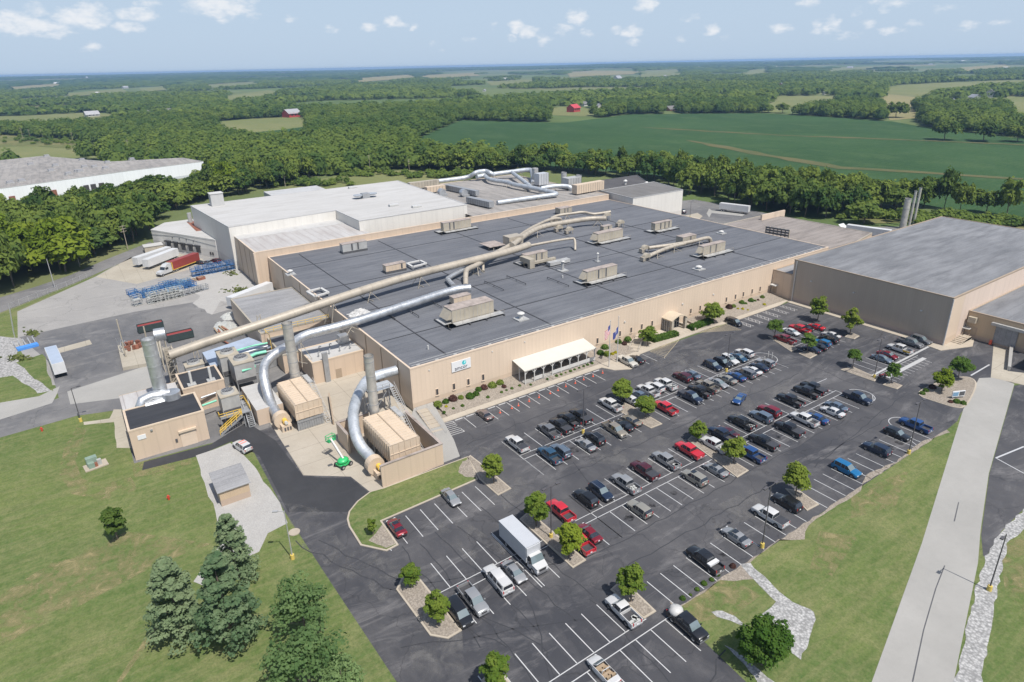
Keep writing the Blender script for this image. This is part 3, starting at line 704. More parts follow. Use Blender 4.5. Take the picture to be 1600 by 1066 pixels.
# sign
t = thing('wall_sign', (62.78, 113.86, 7.65), 0, 'white company sign with a teal globe on the tan front wall', 'sign')
MB().box(-2.42, 2.42, -.06, .1, -1.17, 1.17).build('panel', M['sign_white'], t)
def text(body, size, loc, parent, mat, name='lettering', rx=90, rz=0, squash=1.0, align='CENTER'):
    cu = bpy.data.curves.new(name, 'FONT'); cu.body = body; cu.size = size; cu.extrude = .012; cu.align_x = align; cu.align_y = 'CENTER'
    o = bpy.data.objects.new(name, cu); col.objects.link(o); dg = bpy.context.evaluated_depsgraph_get()
    me = bpy.data.meshes.new_from_object(o.evaluated_get(dg)); bpy.data.objects.remove(o)
    me.materials.clear(); me.materials.append(mat); l = link(name, me, parent, loc); l.rotation_euler = (R_(rx), 0, R_(rz)); l.scale = (squash, 1, 1); return l
text('amcor', 1.25, (-.1, -.09, -.52), t, M['sign_ink'], squash=1.0)
b = MB()
for i in range(28):
    a0, a1 = 2*math.pi*i/28, 2*math.pi*(i+1)/28
    b.add([(.72, -.08, .45), (.72+.52*math.cos(a0), -.08, .45+.52*math.sin(a0)), (.72+.52*math.cos(a1), -.08, .45+.52*math.sin(a1))], [(0, 2, 1)])
gl = b.build('globe', M['sign_teal'], t)
MB().add([(.55, -.095, .18), (.80, -.095, .95), (1.16, -.095, .68), (1.0, -.095, .28)], [(0, 1, 2, 3)]).build('globe_highlight', M['sign_teal_light'], gl)

# north wing behind a tan wall strip
nw = thing('north_wing', (0, 0, 0), 0, 'tan walled wing behind the dark roof, ribbed white roof at its left', 'factory')
NWp = rect(46.6, 204.6, 222.0, 300)
walls(NWp, -.2, 12.5, nw, M['siding_tan_back'])
MB().sheet(rect(46.6, 88, 222, 244), 12.42).build('ribbed_roof', M['roof_white_ribbed'], nw)
MB().box(46.6, 88, 244, 253, 12.0, 12.6).build('white_gutter_roof', M['white_panel'], nw)
MB().sheet(rect(132, 204.6, 222, 300), 12.42).build('gravel_roof', M['roof_gravel'], nw)
coping(NWp, 12.5, nw, M['tan_metal'], .4, .3)
for y in (229, 236, 244): MB().box(46.48, 46.6, y-.06, y+.06, 0, 12.4).build('wall_seam', M['tan_dark'], nw)
MB().box(46.2, 46.9, 221.5, 222.4, 0, 12.3).build('corner_downpipe', M['tan_metal'], nw)
# upper white warehouse
uw = bld('white_warehouse', 'high white metal warehouse with a broad pale roof behind the factory hall', [(45.2, 250), (86.5, 253), (86.5, 228.8), (133, 228.8), (137, 303), (41.5, 303)], 16.2, 'siding_white', 'roof_white', cop='white_panel', cat='warehouse')
MB().box(75, 100, 303, 316, 0, 16.3).build('rear_bay', M['white_panel'], uw)
t = thing('stair_tower', (0, 0, 0), 0, 'white box tower rising from the roof corner of the white warehouse', 'roof tower')
b = MB(); p = at(342, 322, 16.1); b.box(p.x-2.6, p.x+2.4, p.y, p.y+4.5, 16.0, 21.2); b.build('wall', M['white_panel'], t); MB().box(p.x-2.8, p.x+2.6, p.y-.2, p.y+4.7, 21.2, 21.4).build('cap', M['white_trim'], t)
t = thing('roof_fan', (0, 0, 0), 0, 'grey twin exhaust fan with open hood on the white warehouse roof', 'roof fan')
p = at(571, 309, 16.2); MB().box(p.x-1.6, p.x+1.6, p.y-1.5, p.y+1.5, 16.1, 18.2).build('housing', M['steel_grey'], t)
for s in (-1, 1): MB().cyl((p.x+s*3.2, p.y, 17.3), 1.9, .5, 14, 0, 2.3).build('hood', M['steel_blue'], t)
for (px, py, lab) in ((651, 324, 'long white skylight box near the right edge of the white warehouse roof'), (615, 322, 'small white roof hatch left of the long skylight box on the white warehouse roof'), (551, 294, 'small white skylight box at the back edge of the white warehouse roof')):
    p = at(px, py, 16.2); t = thing('skylight', (p.x, p.y, 16.1), 0, lab, 'skylight'); MB().box(-2, 2, -.9, .9, 0, .5).build('curb', M['unit_grey'], t); MB().box(-1.9, 1.9, -.8, .8, .5, .9).build('dome', M['skylight_white'], t)
# mechanical block on the left of the warehouse
t = thing('exhaust_plant', (0, 0, 0), 0, 'rust red framed exhaust plant with two short stacks beside the white warehouse', 'exhaust plant')
p = at(307, 352, 7.2)
MB().box(p.x-2.5, p.x+3, p.y-14, p.y+8, 7.0, 7.6).build('platform', M['rust'], t)
for dx, dy in ((-1.2, 6), (1.6, -3)): MB().cyl((p.x+dx, p.y+dy, 7.5), .9, 4.2, 12).build('stack', M['unit_grey'], t)
MB().box(p.x+.5, p.x+5, p.y-20, p.y-6, 7.4, 9.2).build('duct_housing', M['white_panel'], t)
# dock building
DK = [(25.3, 306), (46.2, 270.5), (46.2, 318), (38, 318)]
dk = thing('dock_building', (0, 0, 0), 0, 'white loading dock building with black dock shelters left of the high warehouse', 'dock building')
DKP = [(25.3, 307.0), (43.2, 271.0), (47.2, 269.6), (47.2, 318), (32, 318)]
walls(DKP, -.2, 7.6, dk, M['siding_white']); MB().sheet(DKP, 7.55).build('roof', M['roof_white'], dk); coping(DKP, 7.6, dk, M['white_trim'], .3, .5)
dA, dB = Vector((25.3, 307.0, 0)), Vector((43.2, 271.0, 0)); dd = (dB-dA).normalized(); nn = Vector((dd.y, -dd.x, 0)) * (1 if Vector((dd.y, -dd.x, 0)).x < 0 else -1)
for k in range(5):
    c = dA.lerp(dB, .26+.115*k) + nn*.5; rz = math.atan2(dd.y, dd.x)
    MB().obox((c.x, c.y, 3.9), (3.4, 1.0, .5), rz).build('dock_shelter', M['black_plastic'], dk)
    c2 = c-nn*.45; MB().obox((c2.x, c2.y, 2.4), (2.7, .2, 2.6), rz).build('dock_door', M['steel_dark'], dk)
for k in range(4):
    c = dA.lerp(dB, .34+.11*k)+nn*.1; MB().obox((c.x, c.y, 5.7), (.4, .25, .4), math.atan2(dd.y, dd.x)).build('wall_lamp', M['steel_dark'], dk)
for k in range(2):
    c = dA.lerp(dB, .9+.035*k)+nn*.05; MB().obox((c.x, c.y, 1.6), (.8, .2, 1.2), math.atan2(dd.y, dd.x)).build('window', M['door_dark'], dk)
b = MB()
for (s0, s1, z0_, z1_) in ((0, .45, 5.6, 6.6), (.45, 1, 6.6, 5.0)):
    a_, b_ = dA.lerp(dB, s0)+nn*.05, dA.lerp(dB, s1)+nn*.05; b.bar((a_.x, a_.y, z0_), (b_.x, b_.y, z1_), .1, .16)
b.build('trim_line', M['steel_grey'], dk)
t = thing('block_hut', (0, 0, 0), 0, 'low cream block hut beside the white trailers at the dock', 'hut')
p = at(241, 393); MB().box(p.x-3.4, p.x+3.4, p.y-2, p.y+3, 0, 2.6).build('wall', M['concrete_apron'], t); MB().box(p.x-3.6, p.x+3.6, p.y-2.2, p.y+3.2, 2.6, 2.8).build('roof', M['roof_white'], t)
# right rear block
b3 = bld('rear_block', 'tall cream block with a grey sloping roof behind the right end of the factory hall', [(204.8, 206.5), (237, 206.5), (243, 231), (207, 231)], 12.9, 'siding_white', 'roof_rear', cop='unit_grey', cat='building')
bld('rear_annex', 'low annex with dark brown flat roof behind the cream block', [(205, 231.2), (243, 231.2), (262, 262), (215, 262)], 10.6, 'siding_grey', 'roof_rear2', cop='steel_dark')
for px, py, lab in ((977, 288, 'left white vent cap on the brown roof behind the cream block'), (1010, 291, 'right white vent cap on the brown roof behind the cream block')):
    p = at(px, py, 10.7); t = thing('roof_vent', (p.x, p.y, 10.5), 0, lab, 'roof vent'); MB().cyl((0, 0, 0), .6, 1.8, 10).build('pipe', M['white_trim'], t); MB().cyl((0, 0, 1.8), 1.1, .7, 10, 0, .5).build('cap', M['white_trim'], t)
# low gravel-roofed plant east of the hall
lp = bld('low_plant', 'low plant building with brown gravel roof between the dark hall and the trailers', [(205, 114.2), (250, 123), (249, 168), (205, 168)], 6.2, 'siding_tan_back', 'roof_brown', cop='unit_tan')
MB().box(236.5, 252.5, 162.5, 163.2, 5.5, 8.3).build('parapet_wall', M['tan_metal'], lp)
t = thing('pipe_rack', (0, 0, 0), 0, 'dark pipe rack with pale posts beside the right edge of the dark roof', 'pipe rack')
b = MB(); pA, pB = at(1196, 366, 6.2), at(1232, 372, 6.2)
for k in range(7):
    q_ = pA.lerp(pB, k/6); b.bar((q_.x, q_.y, 6.1), (q_.x, q_.y, 9.4), .35)
b.build('post', M['unit_tan'], t)
b = MB()
for z in (7, 8, 9): b.bar((pA.x, pA.y, z), (pB.x, pB.y, z), .9, .5)
b.build('beam', M['steel_dark'], t)
# right-hand building
RB = rect(174.8, 267, 63.3, 107.2)
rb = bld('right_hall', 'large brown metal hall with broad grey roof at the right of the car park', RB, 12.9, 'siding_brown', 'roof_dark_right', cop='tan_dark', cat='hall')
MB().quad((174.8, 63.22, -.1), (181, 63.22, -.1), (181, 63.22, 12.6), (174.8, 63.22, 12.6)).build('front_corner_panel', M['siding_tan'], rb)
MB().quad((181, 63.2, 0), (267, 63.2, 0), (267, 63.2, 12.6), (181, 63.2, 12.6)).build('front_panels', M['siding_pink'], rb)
for y in (63.25, 106.3): MB().box(174.55, 174.75, y-.12, y+.12, 0, 12.6).build('downpipe', M['white_trim'], rb)
for y in (70, 88, 101): MB().obox((174.65, y, 7.6), (.3, .5, .3)).build('wall_lamp', M['white_trim'], rb)
cn = bld('link_building', 'small tan link between the factory hall and the brown hall', [(174.9, 107.3), (204, 107.3), (204, 113.9), (174.9, 113.9)], 8.1, 'siding_tan_back', 'roof_grey', cop='tan_dark')
MB().box(173.4, 174.8, 111.6, 113.6, 3.4, 3.7).build('door_canopy', M['white_trim'], cn); MB().box(174.75, 174.88, 112, 113.2, .9, 3.1).build('door', M['tan_dark'], cn)
lw = bld('dock_wing', 'low ribbed tan wing with pale roof and loading door in front of the brown hall', [(185.5, 22), (300, 22), (300, 63.1), (185.5, 63.1)], 7.2, 'siding_ribbed_tan', 'roof_dark_right', cop='tan_dark')
b = MB(); b.box(184.6, 185.5, 47, 57.4, 5.2, 5.9).build('dock_canopy', M['unit_grey'], lw)
MB().box(185.3, 185.52, 51.5, 56.4, .6, 5.1).build('dock_door', M['roof_grey'], lw)
p = on_x(1521, 499, 185.5); MB().obox((185.0, p.y, p.z), (1.2, 1.8, 1.5)).build('wall_unit', M['unit_tan'], lw)
p = on_x(1511, 511, 185.5); MB().obox((184.7, p.y, p.z), (1.6, 2.2, .2)).build('door_canopy', M['white_trim'], lw)
MB().box(185.38, 185.52, 60.4, 61.7, 1.0, 3.2).build('door', M['tan_dark'], lw)
t = thing('entrance_steps', (0, 0, 0), 0, 'wide concrete steps with railings at the corner of the brown hall', 'steps')
p = at(1497, 532, .15); b = MB()
for k in range(5): b.box(p.x-2.4+.9*k, p.x+3.4, p.y-1.6, p.y+1.8, .1, .3+.16*k)
b.build('step', M['concrete_kerb'], t)
b = MB()
for s in (-1.5, 0, 1.7): b.bar((p.x-2.4, p.y+s, 1.1), (p.x+2, p.y+s, 1.9), .05); b.bar((p.x-2.4, p.y+s, .2), (p.x-2.4, p.y+s, 1.1), .05); b.bar((p.x+2, p.y+s, .8), (p.x+2, p.y+s, 1.9), .05)
b.build('handrail', M['tan_dark'], t)
t = thing('ramp_wall', (0, 0, 0), 0, 'grey concrete side wall of the loading ramp at the right', 'wall')
MB().prism(Pp([(1577, 536), (1583, 537), (1578, 580), (1573, 579)]), 0, 1.1).build('wall', M['concrete_road'], t)

# facade canopy
t = thing('break_canopy', (0, 0, 0), 0, 'long white canopy shelter with Y-shaped posts against the tan front wall', 'canopy')
x0, x1, yf = 76.4, 98.0, 109.3
b = MB(); vs = [(x0, yf-.25, 3.95), (x1, yf-.25, 3.95), (x1, 113.95, 4.9), (x0, 113.95, 4.9)]
b.add(vs + [(v[0], v[1], v[2]-.22) for v in vs], [(0,1,2,3), (7,6,5,4), (0,4,5,1), (1,5,6,2), (3,7,4,0)]); b.build('roof', M['canopy_white'], t)
for k in range(9):
    x = x0+.3+(x1-x0-.6)*k/8
    b = MB(); b.bar((x, yf, .2), (x, yf, 3.8), .2)
    for s in (-1, 1):
        if 0 <= k+s <= 8: b.bar((x, yf, 2.75), (x+s*.85, yf, 3.75), .12)
    b.build('post', M['white_trim'], t)
b = MB(); b.bar((x0+.3, 111.6, .3), (x0+.3, 111.6, 4.2), .2); b.bar((x0+.3, 111.6, 3), (x0+.3, 110.8, 4), .12); b.build('post', M['white_trim'], t)
MB().box(x0+.2, x1-.2, yf+.1, 113.9, .1, .6).build('deck', M['concrete_road'], t)
b = MB()
for a_, e_ in ((x0+3, x0+5.2), (x0+8.0, x1-.3)):
    b.box(a_, e_, yf-.06, yf+.04, .75, 1.65)
b.build('railing', M['white_trim'], t)
b = MB()
for k in range(3):
    x = x0+4.4+5.2*k; b.box(x, x+1.8, 111.3, 112.1, 1.28, 1.34); b.box(x+.8, x+1, 111.6, 111.8, .6, 1.3); b.box(x, x+1.8, 110.8, 111.05, 1.0, 1.05); b.box(x, x+1.8, 112.3, 112.55, 1.0, 1.05)
b.build('picnic_table', M['steel_grey'], t)
b = MB()
for s in (0, 1.5): b.bar((x0+5.4+s, yf, 1.5), (x0+5.9+s, 107.7, 1.0), .07); b.bar((x0+5.9+s, 107.7, .1), (x0+5.9+s, 107.7, 1.0), .07)
b.build('stair_railing', M['white_trim'], t)
# entrance porch with arched roof
t = thing('entrance_porch', (0, 0, 0), 0, 'cream entrance porch with arched roof and glass doors on the front wall', 'porch')
b = MB(); n = 10; x0, x1 = 126.0, 132.2; rows = []
for k in range(n+1):
    u = k/n; x = x0+(x1-x0)*u; rows.append((x, 3.75+1.15*math.sin(math.pi*u)))
for k in range(n):
    (xa, za), (xb, zb) = rows[k], rows[k+1]
    b.add([(xa, 110.2, za), (xb, 110.2, zb), (xb, 114, zb), (xa, 114, za)], [(0, 1, 2, 3)], 0, True)
    b.add([(xa, 110.2, za-.3), (xb, 110.2, zb-.3), (xb, 114, zb-.3), (xa, 114, za-.3)], [(3, 2, 1, 0)], 0, True)
    b.quad((xa, 110.2, za-.3), (xb, 110.2, zb-.3), (xb, 110.2, zb), (xa, 110.2, za))
b.quad((x0, 110.2, 3.45), (x0, 110.2, 3.75), (x0, 114, 3.75), (x0, 114, 3.45)); b.quad((x1, 110.2, 3.45), (x1, 114, 3.45), (x1, 114, 3.75), (x1, 110.2, 3.75))
b.build('roof', M['cream_roof'], t)
for x in (126.6, 131.9): MB().box(x-.4, x+.4, 110.4, 111.2, .1, 3.6).build('pillar', M['concrete_kerb'], t)
MB().box(126.3, 132, 113.0, 113.3, .2, 3.5).build('door_glazing', M['glass_pane'], t)
MB().box(126.2, 126.4, 111.3, 113.9, .2, 3.4).build('side_glazing', M['glass_pane'], t)
b = MB()
for k in range(7): b.box(126.25+.93*k, 126.35+.93*k, 112.92, 113.02, .2, 3.5)
for k in range(4): b.box(126.12, 126.2, 111.3+.8*k, 111.4+.8*k, .2, 3.4)
b.build('door_frame', M['white_trim'], t)
MB().prism([(132.5, 107.7), (133.1, 107.7), (133.1, 113.8), (132.5, 113.8)], 0, .9).build('side_wall', M['concrete_kerb'], t)
b = MB()
for k in range(3): b.box(127.2, 131.6, 107.8+.4*k, 110.2, .16, .22+.14*k)
b.build('step', M['concrete_walk'], t)
# steps at the building corner and at the flagpoles
for nm, pa, pb, lab in (('garden_steps', (689, 681), (659, 641), 'flight of concrete steps climbing to the left corner of the front wall'), ('garden_steps', (990, 549), (1003, 520), 'short concrete steps with railing between the flagpoles and the hedge')):
    a_, b_ = at(*pa, .15), at(*pb, .9); t = thing(nm, (a_.x, a_.y, .1), 0, lab, 'steps'); dv = b_-a_; rz = math.atan2(dv.y, dv.x); b = MB(); L = Vector((dv.x, dv.y)).length
    for k in range(7):
        c = Vector((math.cos(rz), math.sin(rz)))*(L*(k+.5)/7); b.obox((c.x, c.y, .1+.06*(k+1)), (L/7+.02, 2.4, .14*(k+1)), rz)
    b.build('step', M['concrete_kerb'], t)
    b = MB(); e = Vector((-math.sin(rz), math.cos(rz)))*1.2
    for s in (-1, 1):
        p0_, p1_ = e*s, Vector((dv.x, dv.y))+e*s; b.bar((p0_.x, p0_.y, 1.0), (p1_.x, p1_.y, 1.9), .05); b.bar((p0_.x, p0_.y, 0), (p0_.x, p0_.y, 1.0), .05); b.bar((p1_.x, p1_.y, .7), (p1_.x, p1_.y, 1.9), .05)
    b.build('handrail', M['pole_grey'], t)
# flagpoles
for (x, y, lab, kind) in ((98.6, 105.0, 'white flagpole flying a red and white striped flag', 'us'), (102.1, 105.9, 'white flagpole flying a dark blue flag', 'blue')):
    t = thing('flagpole', (x, y, .1), 0, lab, 'flagpole'); b = MB(); b.tube([(0, 0, 0), (0, 0, 12)], [.13, .07], 8); b.blob((0, 0, 12.1), .14); b.build('pole', M['white_trim'], t)
    f = MB(); n = 8; zt = 11.2 if kind == 'us' else 9.6; h = 2.3 if kind == 'us' else 1.8
    def fp(u, v): return (-1.9*u - .1, -.5*u+.28*math.sin(u*7)*u, zt - h*v - 1.2*u)
    nv = 13 if kind == 'us' else 2
    for i in range(n):
        for j in range(nv):
            if kind == 'us': mi = 2 if (i < 3 and j < 7) else (0 if j % 2 == 0 else 1)
            else: mi = 2 if not (i in (3, 4) and j == 0) else 1
            f.quad(fp(i/n, j/nv), fp((i+1)/n, j/nv), fp((i+1)/n, (j+1)/nv), fp(i/n, (j+1)/nv), mi)
    f.build('flag', [M['flag_red'], M['flag_white'], M['flag_blue']], t)
# far left warehouse
fw = bld('distant_warehouse', 'huge white distribution warehouse with brown gravel roof in the trees at far left', [(-160, 425), (-30, 470), (35, 497), (84, 512), (76, 545), (30, 560), (-10, 640), (-160, 590)], 9.5, 'siding_blue_white', 'roof_gravel', cop='white_panel', cat='warehouse')
for u in (.05, .3, .36, .62, .68, .75):
    a_, b_ = Vector((-30, 470)), Vector((35, 497)); c = a_.lerp(b_, u); MB().obox((c.x+.2, c.y-.6, 2.8), (3.0, .5, 3.4), .4).build('dock_door', M['rust' if u < .4 else 'door_dark'], fw)
for i, (px, py) in enumerate(((48, 258), (87, 260), (107, 273), (132, 262), (148, 262), (168, 255), (128, 251), (73, 245), (165, 264), (80, 268), (34, 284), (16, 287), (206, 250), (125, 269), (121, 269))):
    p = at(px, py, 9.5); t = thing('rooftop_unit', (p.x, p.y, 9.4), .4, 'small pale vent unit on the brown roof of the far warehouse', 'roof vent', 'vent units on the far warehouse roof')
    MB().box(-2, 2, -1.2, 1.2, 0, .6).build('curb', M['unit_grey'], t); MB().box(-1.6, 1.6, -1, 1, .6, 1.7).build('housing', M['roof_tin'], t)
# ---------------------------------------------------------------- rooftop plant and works yard
def smooth_path(p, it=2):
    p = [Vector(v) for v in p]
    for _ in range(it):
        o = [p[0]]
        for i in range(len(p)-1):
            a, b = p[i], p[i+1]; o += [a.lerp(b, .25), a.lerp(b, .75)]
        p = o + [p[-1]]
    return p
def A(px, py, z): return at(px, py, z)
def duct(name, label, pts, r, mat, group=None, ribs=2.2, supports=None, world=False, it=2, cat='duct'):
    """round duct with standing flanges, on its trestles"""
    path = smooth_path([Vector(p) if world else A(*p) for p in pts], it); o = path[0].copy(); t = thing(name, o, 0, label, cat, group)
    P = [p-o for p in path]; MB().tube(P, r, 16).build('pipe', M[mat], t)
    f = MB(); acc = 0
    for i in range(len(P)-1):
        d = P[i+1]-P[i]; L = d.length
        if L < 1e-6: continue
        while acc < L:
            c = P[i]+d*(acc/L); dn = d.normalized(); f.tube([c-dn*.05, c+dn*.05], r+.05, 16); acc += ribs
        acc -= L
    f.build('flange', M[mat], t); t_kids = t
    for (u, zb) in (supports or []):
        k = u*(len(P)-1); i = min(int(k), len(P)-2); c = P[i].lerp(P[i+1], k-i); d = (P[i+1]-P[i]).normalized(); e = Vector((-d.y, d.x, 0)).normalized()
        b = MB(); zz = zb-o.z
        for s in (-1, 1):
            for q_ in (-1.2, 1.2): b.bar(c+e*s*r*.7-Vector((0, 0, r*.7)), (c+e*s*1.9+d*q_*1.6).to_2d().to_3d()+Vector((0, 0, zz)), .11)
        b.bar((c+e*1.7).to_2d().to_3d()+Vector((0, 0, zz+.1)), (c-e*1.7).to_2d().to_3d()+Vector((0, 0, zz+.1)), .14)
        b.build('trestle', M['unit_tan'], t)
    return t
def ac_unit(label, x, y, L, D, z0, z1, deck=True, mat='unit_tan', hood=True, gaps=(.35, .6), skids=True):
    """packaged roof unit: panelled cabinet, intake hood, service deck on beams"""
    t = thing('rooftop_unit', (x, y, z0), 0, label, 'rooftop unit', 'air handling units on the dark roof'); h = z1-z0
    MB().box(0, L, 0, D, .7, h).build('cabinet', M[mat], t)
    MB().box(-.08, L+.08, -.08, D+.08, h, h+.1).build('lid', M['unit_top'], t)
    b = MB(); n = max(3, int(L/1.1))
    for k in range(n+1): b.box(L*k/n-.03, L*k/n+.03, -.04, .01, .75, h-.02)
    b.build('panel_seam', M['unit_grey'], t)
    for g_ in gaps: MB().box(L*g_, L*g_+.55, -.03, .02, .85, h-.1).build('louvre', M['steel_dark'], t)
    if hood:
        MB().add([(0, .1, h-.1), (0, D-.1, h-.1), (0, .1, 1.5), (0, D-.1, 1.5), (-1.5, .1, 1.5), (-1.5, D-.1, 1.5)], [(0, 1, 5, 4), (0, 4, 2), (1, 3, 5), (2, 4, 5, 3)]).build('intake_hood', M[mat], t)
    if deck:
        MB().box(-2.2, L+1.8, -2.0, -.1, .45, .6).box(-2.2, -.1, -2.0, D+.5, .45, .6).build('deck', M['unit_grey'], t)
        b = MB()
        for x_ in (-2.0, L*.3, L*.7, L+1.6): b.box(x_-.15, x_+.15, -2.6, D+1.6, .0, .4)
        b.build('beam', M['steel_dark'], t)
        b = MB()
        for k in range(5):
            x_ = -2.2+(L+4)*k/4; b.bar((x_, -2.0, .6), (x_, -2.0, 1.5), .05)
        b.bar((-2.2, -2, 1.5), (L+1.8, -2, 1.5), .05); b.build('railing', M['unit_tan'], t)
    else: MB().box(-.1, L+.1, -.1, D+.1, 0, .7).build('curb', M['steel_dark'], t)
    return t
Z = 10.15
ac_unit('largest beige roof unit with long panelled side near the front left roof edge', 69.9, 130.0, 12, 4, Z, 13.9, True, 'unit_tan', True, ())
ac_unit('small cream roof unit standing just behind the largest beige unit', 76.6, 141.0, 5.3, 2.3, Z, 12.5, False, 'oxid_cream', False, ())
ac_unit('long beige roof unit on a railed deck above the flagpoles', 116.2, 134.0, 11.5, 2.2, Z, 13.7)
ac_unit('beige roof unit with big square duct leg in the roof middle', 113.5, 160.2, 8.5, 2.4, Z, 13.2, True, 'unit_tan', False, (.45, .7))
ac_unit('long beige panelled roof unit right of the twisting ducts', 147.8, 165.2, 11.8, 2.8, Z, 13.7, True, 'unit_tan', True, ())
ac_unit('beige roof unit with open grey frame at its left end, far right', 175.2, 164.6, 8.8, 2, Z, 13.4, True, 'unit_tan', False, (.3, .55, .8))
ac_unit('beige decked roof unit at the right end of the roof beside a curved duct', 162.9, 131.8, 10.8, 2, Z, 13.6, True, 'unit_tan', True, (.3, .55))
ac_unit('boxy brown-topped roof unit behind the forked beige duct', 168.6, 145.4, 6.8, 3, Z, 13.0, False, 'unit_tan', False, (.55,))
ac_unit('long beige roof unit by the tan wall strip at the back of the roof', 113.5, 213.6, 12, 2.2, Z, 13.9, True, 'unit_tan', False, (.2, .35))
ac_unit('lone pale roof unit near the back left corner of the dark roof', 72.3, 209.2, 8.7, 2.6, Z, 13.4, False, 'unit_grey', False, (.35, .6))
ac_unit('beige roof unit with rusty panel near the wall strip behind the ducts', 166.2, 209.5, 6.3, 3.4, Z, 12.9, False, 'unit_tan', False, (.35, .6))
ac_unit('cream roof box hugging the long beige duct', 74.5, 179.0, 6.7, 2.4, Z, 12.65, False, 'oxid_cream', False, (.75,))
ac_unit('small brown roof unit between the duct fans and the long panelled unit', 160.4, 176.3, 4.3, 2, Z, 12.3, False, 'unit_tan', False, (.5,))
t = thing('square_duct', (113, 157.2, Z), 0, 'big square beige duct leg bending down in the middle of the roof', 'duct')
MB().box(-1.2, .6, -1.5, 4, 1.4, 3.0).box(-1.2, .6, -1.5, -.2, .1, 1.4).box(.6, 9, -1.2, -.2, 1.2, 1.9).build('casing', M['unit_tan'], t); MB().box(5, 13, -3.6, -1.6, .3, 1.3).build('side_box', M['unit_grey'], t)
# ducts on the dark roof
duct('long_duct', 'very long straight beige duct crossing from the yard onto the dark roof', [(266, 555, 9.0), (330, 532, 10.6), (420, 503, 11.8), (500, 476, 12.8), (560, 456, 13.4), (640, 431, 13.9), (735, 408, 14.0), (800, 392, 14.0), (826, 383, 14.0)], 1.12, 'duct_tan', None, 3.2,
     [(.42, 6.5), (.52, 10.2), (.63, 10.2), (.74, 10.2)], it=2)
duct('forked_duct', 'thick beige duct climbing right from the junction of the long duct', [(800, 384, 12.6), (822, 366, 12.8), (846, 354, 13), (883, 347.6, 13), (921, 341.5, 13), (947, 341.5, 13)], .95, 'duct_tan', None, 2.6, [(.35, Z), (.6, Z), (.85, Z)])
duct('forked_duct', 'second beige duct beside the thick one, ending in a silver bend', [(798, 380, 12.4), (822, 360.5, 12.6), (847, 348, 12.8), (860, 342.6, 12.8), (873, 341, 12.8), (876.5, 343, 12), (876.5, 347, 10.4)], .55, 'duct_tan', None, 2.4, [(.5, Z)])
duct('arched_duct', 'beige duct bending over the small units at the back of the roof', [(860, 342, 12.4), (871, 336.5, 12.8), (893, 334, 13), (912, 331, 13.4), (925, 335, 12.6), (936, 334, 12.6), (954, 331, 13)], .55, 'duct_tan', None, 2.4, [(.3, Z), (.7, Z)])
duct('slim_duct', 'slim beige duct bent down at both ends over the roof centre', [(755, 424, 10.3), (755, 402, 13.2), (758, 400, 13.4), (818, 385.5, 13.6), (893, 372, 13.6), (898.6, 374, 13.2), (898.6, 391, 10.3)], .42, 'duct_tan', None, 3, None, it=2)
duct('elbow_duct', 'beige duct elbow dropping to the roof beside the silver duct end', [(727.6, 446, 10.3), (727.6, 424, 13), (731, 420, 13.2), (746, 414, 12.8), (770, 398, 12.4), (796, 384, 12.2)], .75, 'duct_tan', None, 2.5, [(.55, Z)])
duct('crooked_duct', 'silver crooked duct beside the beige elbow', [(733, 417, 12), (700, 434.5, 11.4), (699.5, 437, 11.2), (709, 447, 11.4)], .68, 'steel_bright', None, 1.6, None, it=1)
duct('branching_duct', 'forked beige duct lying low on the right part of the roof, upper branch', [(1013.8, 387.5, 11.6), (1046, 383.5, 11.8), (1078, 378.5, 12), (1105.6, 371, 12.2), (1110, 373.5, 11.6), (1110, 377, 10.6)], .6, 'duct_tan', None, 2.4, [(.2, Z), (.5, Z), (.75, Z)])
duct('branching_duct', 'forked beige duct lying low on the right part of the roof, lower branch', [(1011, 402, 11.2), (1021, 396.5, 11.6), (1047, 386, 11.8), (1070, 380.5, 12)], .62, 'duct_tan', None, 2.4, [(.4, Z), (.7, Z)])
for px, py, z, lab in ((1008, 389, 11.3, 'beige fan hood on the upper end of the forked duct'), (1010, 402, 11.3, 'beige fan hood on the lower end of the forked duct'), (874, 357, 11.4, 'left beige fan volute of the pair below the thick duct'), (890, 360, 11.4, 'right beige fan volute of the pair below the thick duct'),
                       (949, 337, 12, 'beige fan hood on top of thin posts at the duct end'), (970, 349, 11.6, 'upright beige gooseneck fan on the far side of the long panelled unit'), (867, 352 if False else 346, 11.2, 'low beige fan housing between the two back ducts')):
    p = A(px, py, z); t = thing('duct_fan', (p.x, p.y, Z), 0, lab, 'fan'); h = z-Z
    b = MB()
    for i in range(9):
        a0, a1 = math.pi*(i-1)/8, math.pi*i/8
        if i: b.add([(1.4*math.cos(a0), -.7, h+1.3*math.sin(a0)), (1.4*math.cos(a1), -.7, h+1.3*math.sin(a1)), (1.4*math.cos(a1), .7, h+1.3*math.sin(a1)), (1.4*math.cos(a0), .7, h+1.3*math.sin(a0))], [(0, 1, 2, 3)], 0, True)
    b.add([(1.4*math.cos(math.pi*i/8), -.7, h+1.3*math.sin(math.pi*i/8)) for i in range(9)], [tuple(range(8, -1, -1))]); b.add([(1.4*math.cos(math.pi*i/8), .7, h+1.3*math.sin(math.pi*i/8)) for i in range(9)], [tuple(range(9))])
    b.quad((-1.4, -.7, h), (1.4, -.7, h), (1.4, .7, h), (-1.4, .7, h)); b.build('volute', M['unit_tan'], t)
    MB().box(-2.1, -1.3, -.75, .75, h-.9, h+.3).build('outlet', M['duct_tan'], t)
    b = MB()
    for sx in (-1, 1):
        for sy in (-.6, .6): b.bar((sx, sy, 0), (sx*.8, sy, h), .14)
    b.build('stand', M['unit_tan'], t)
t = thing('duct_junction', A(800, 386, Z), 0, 'beige junction box and grating platform where the roof ducts meet', 'junction box')
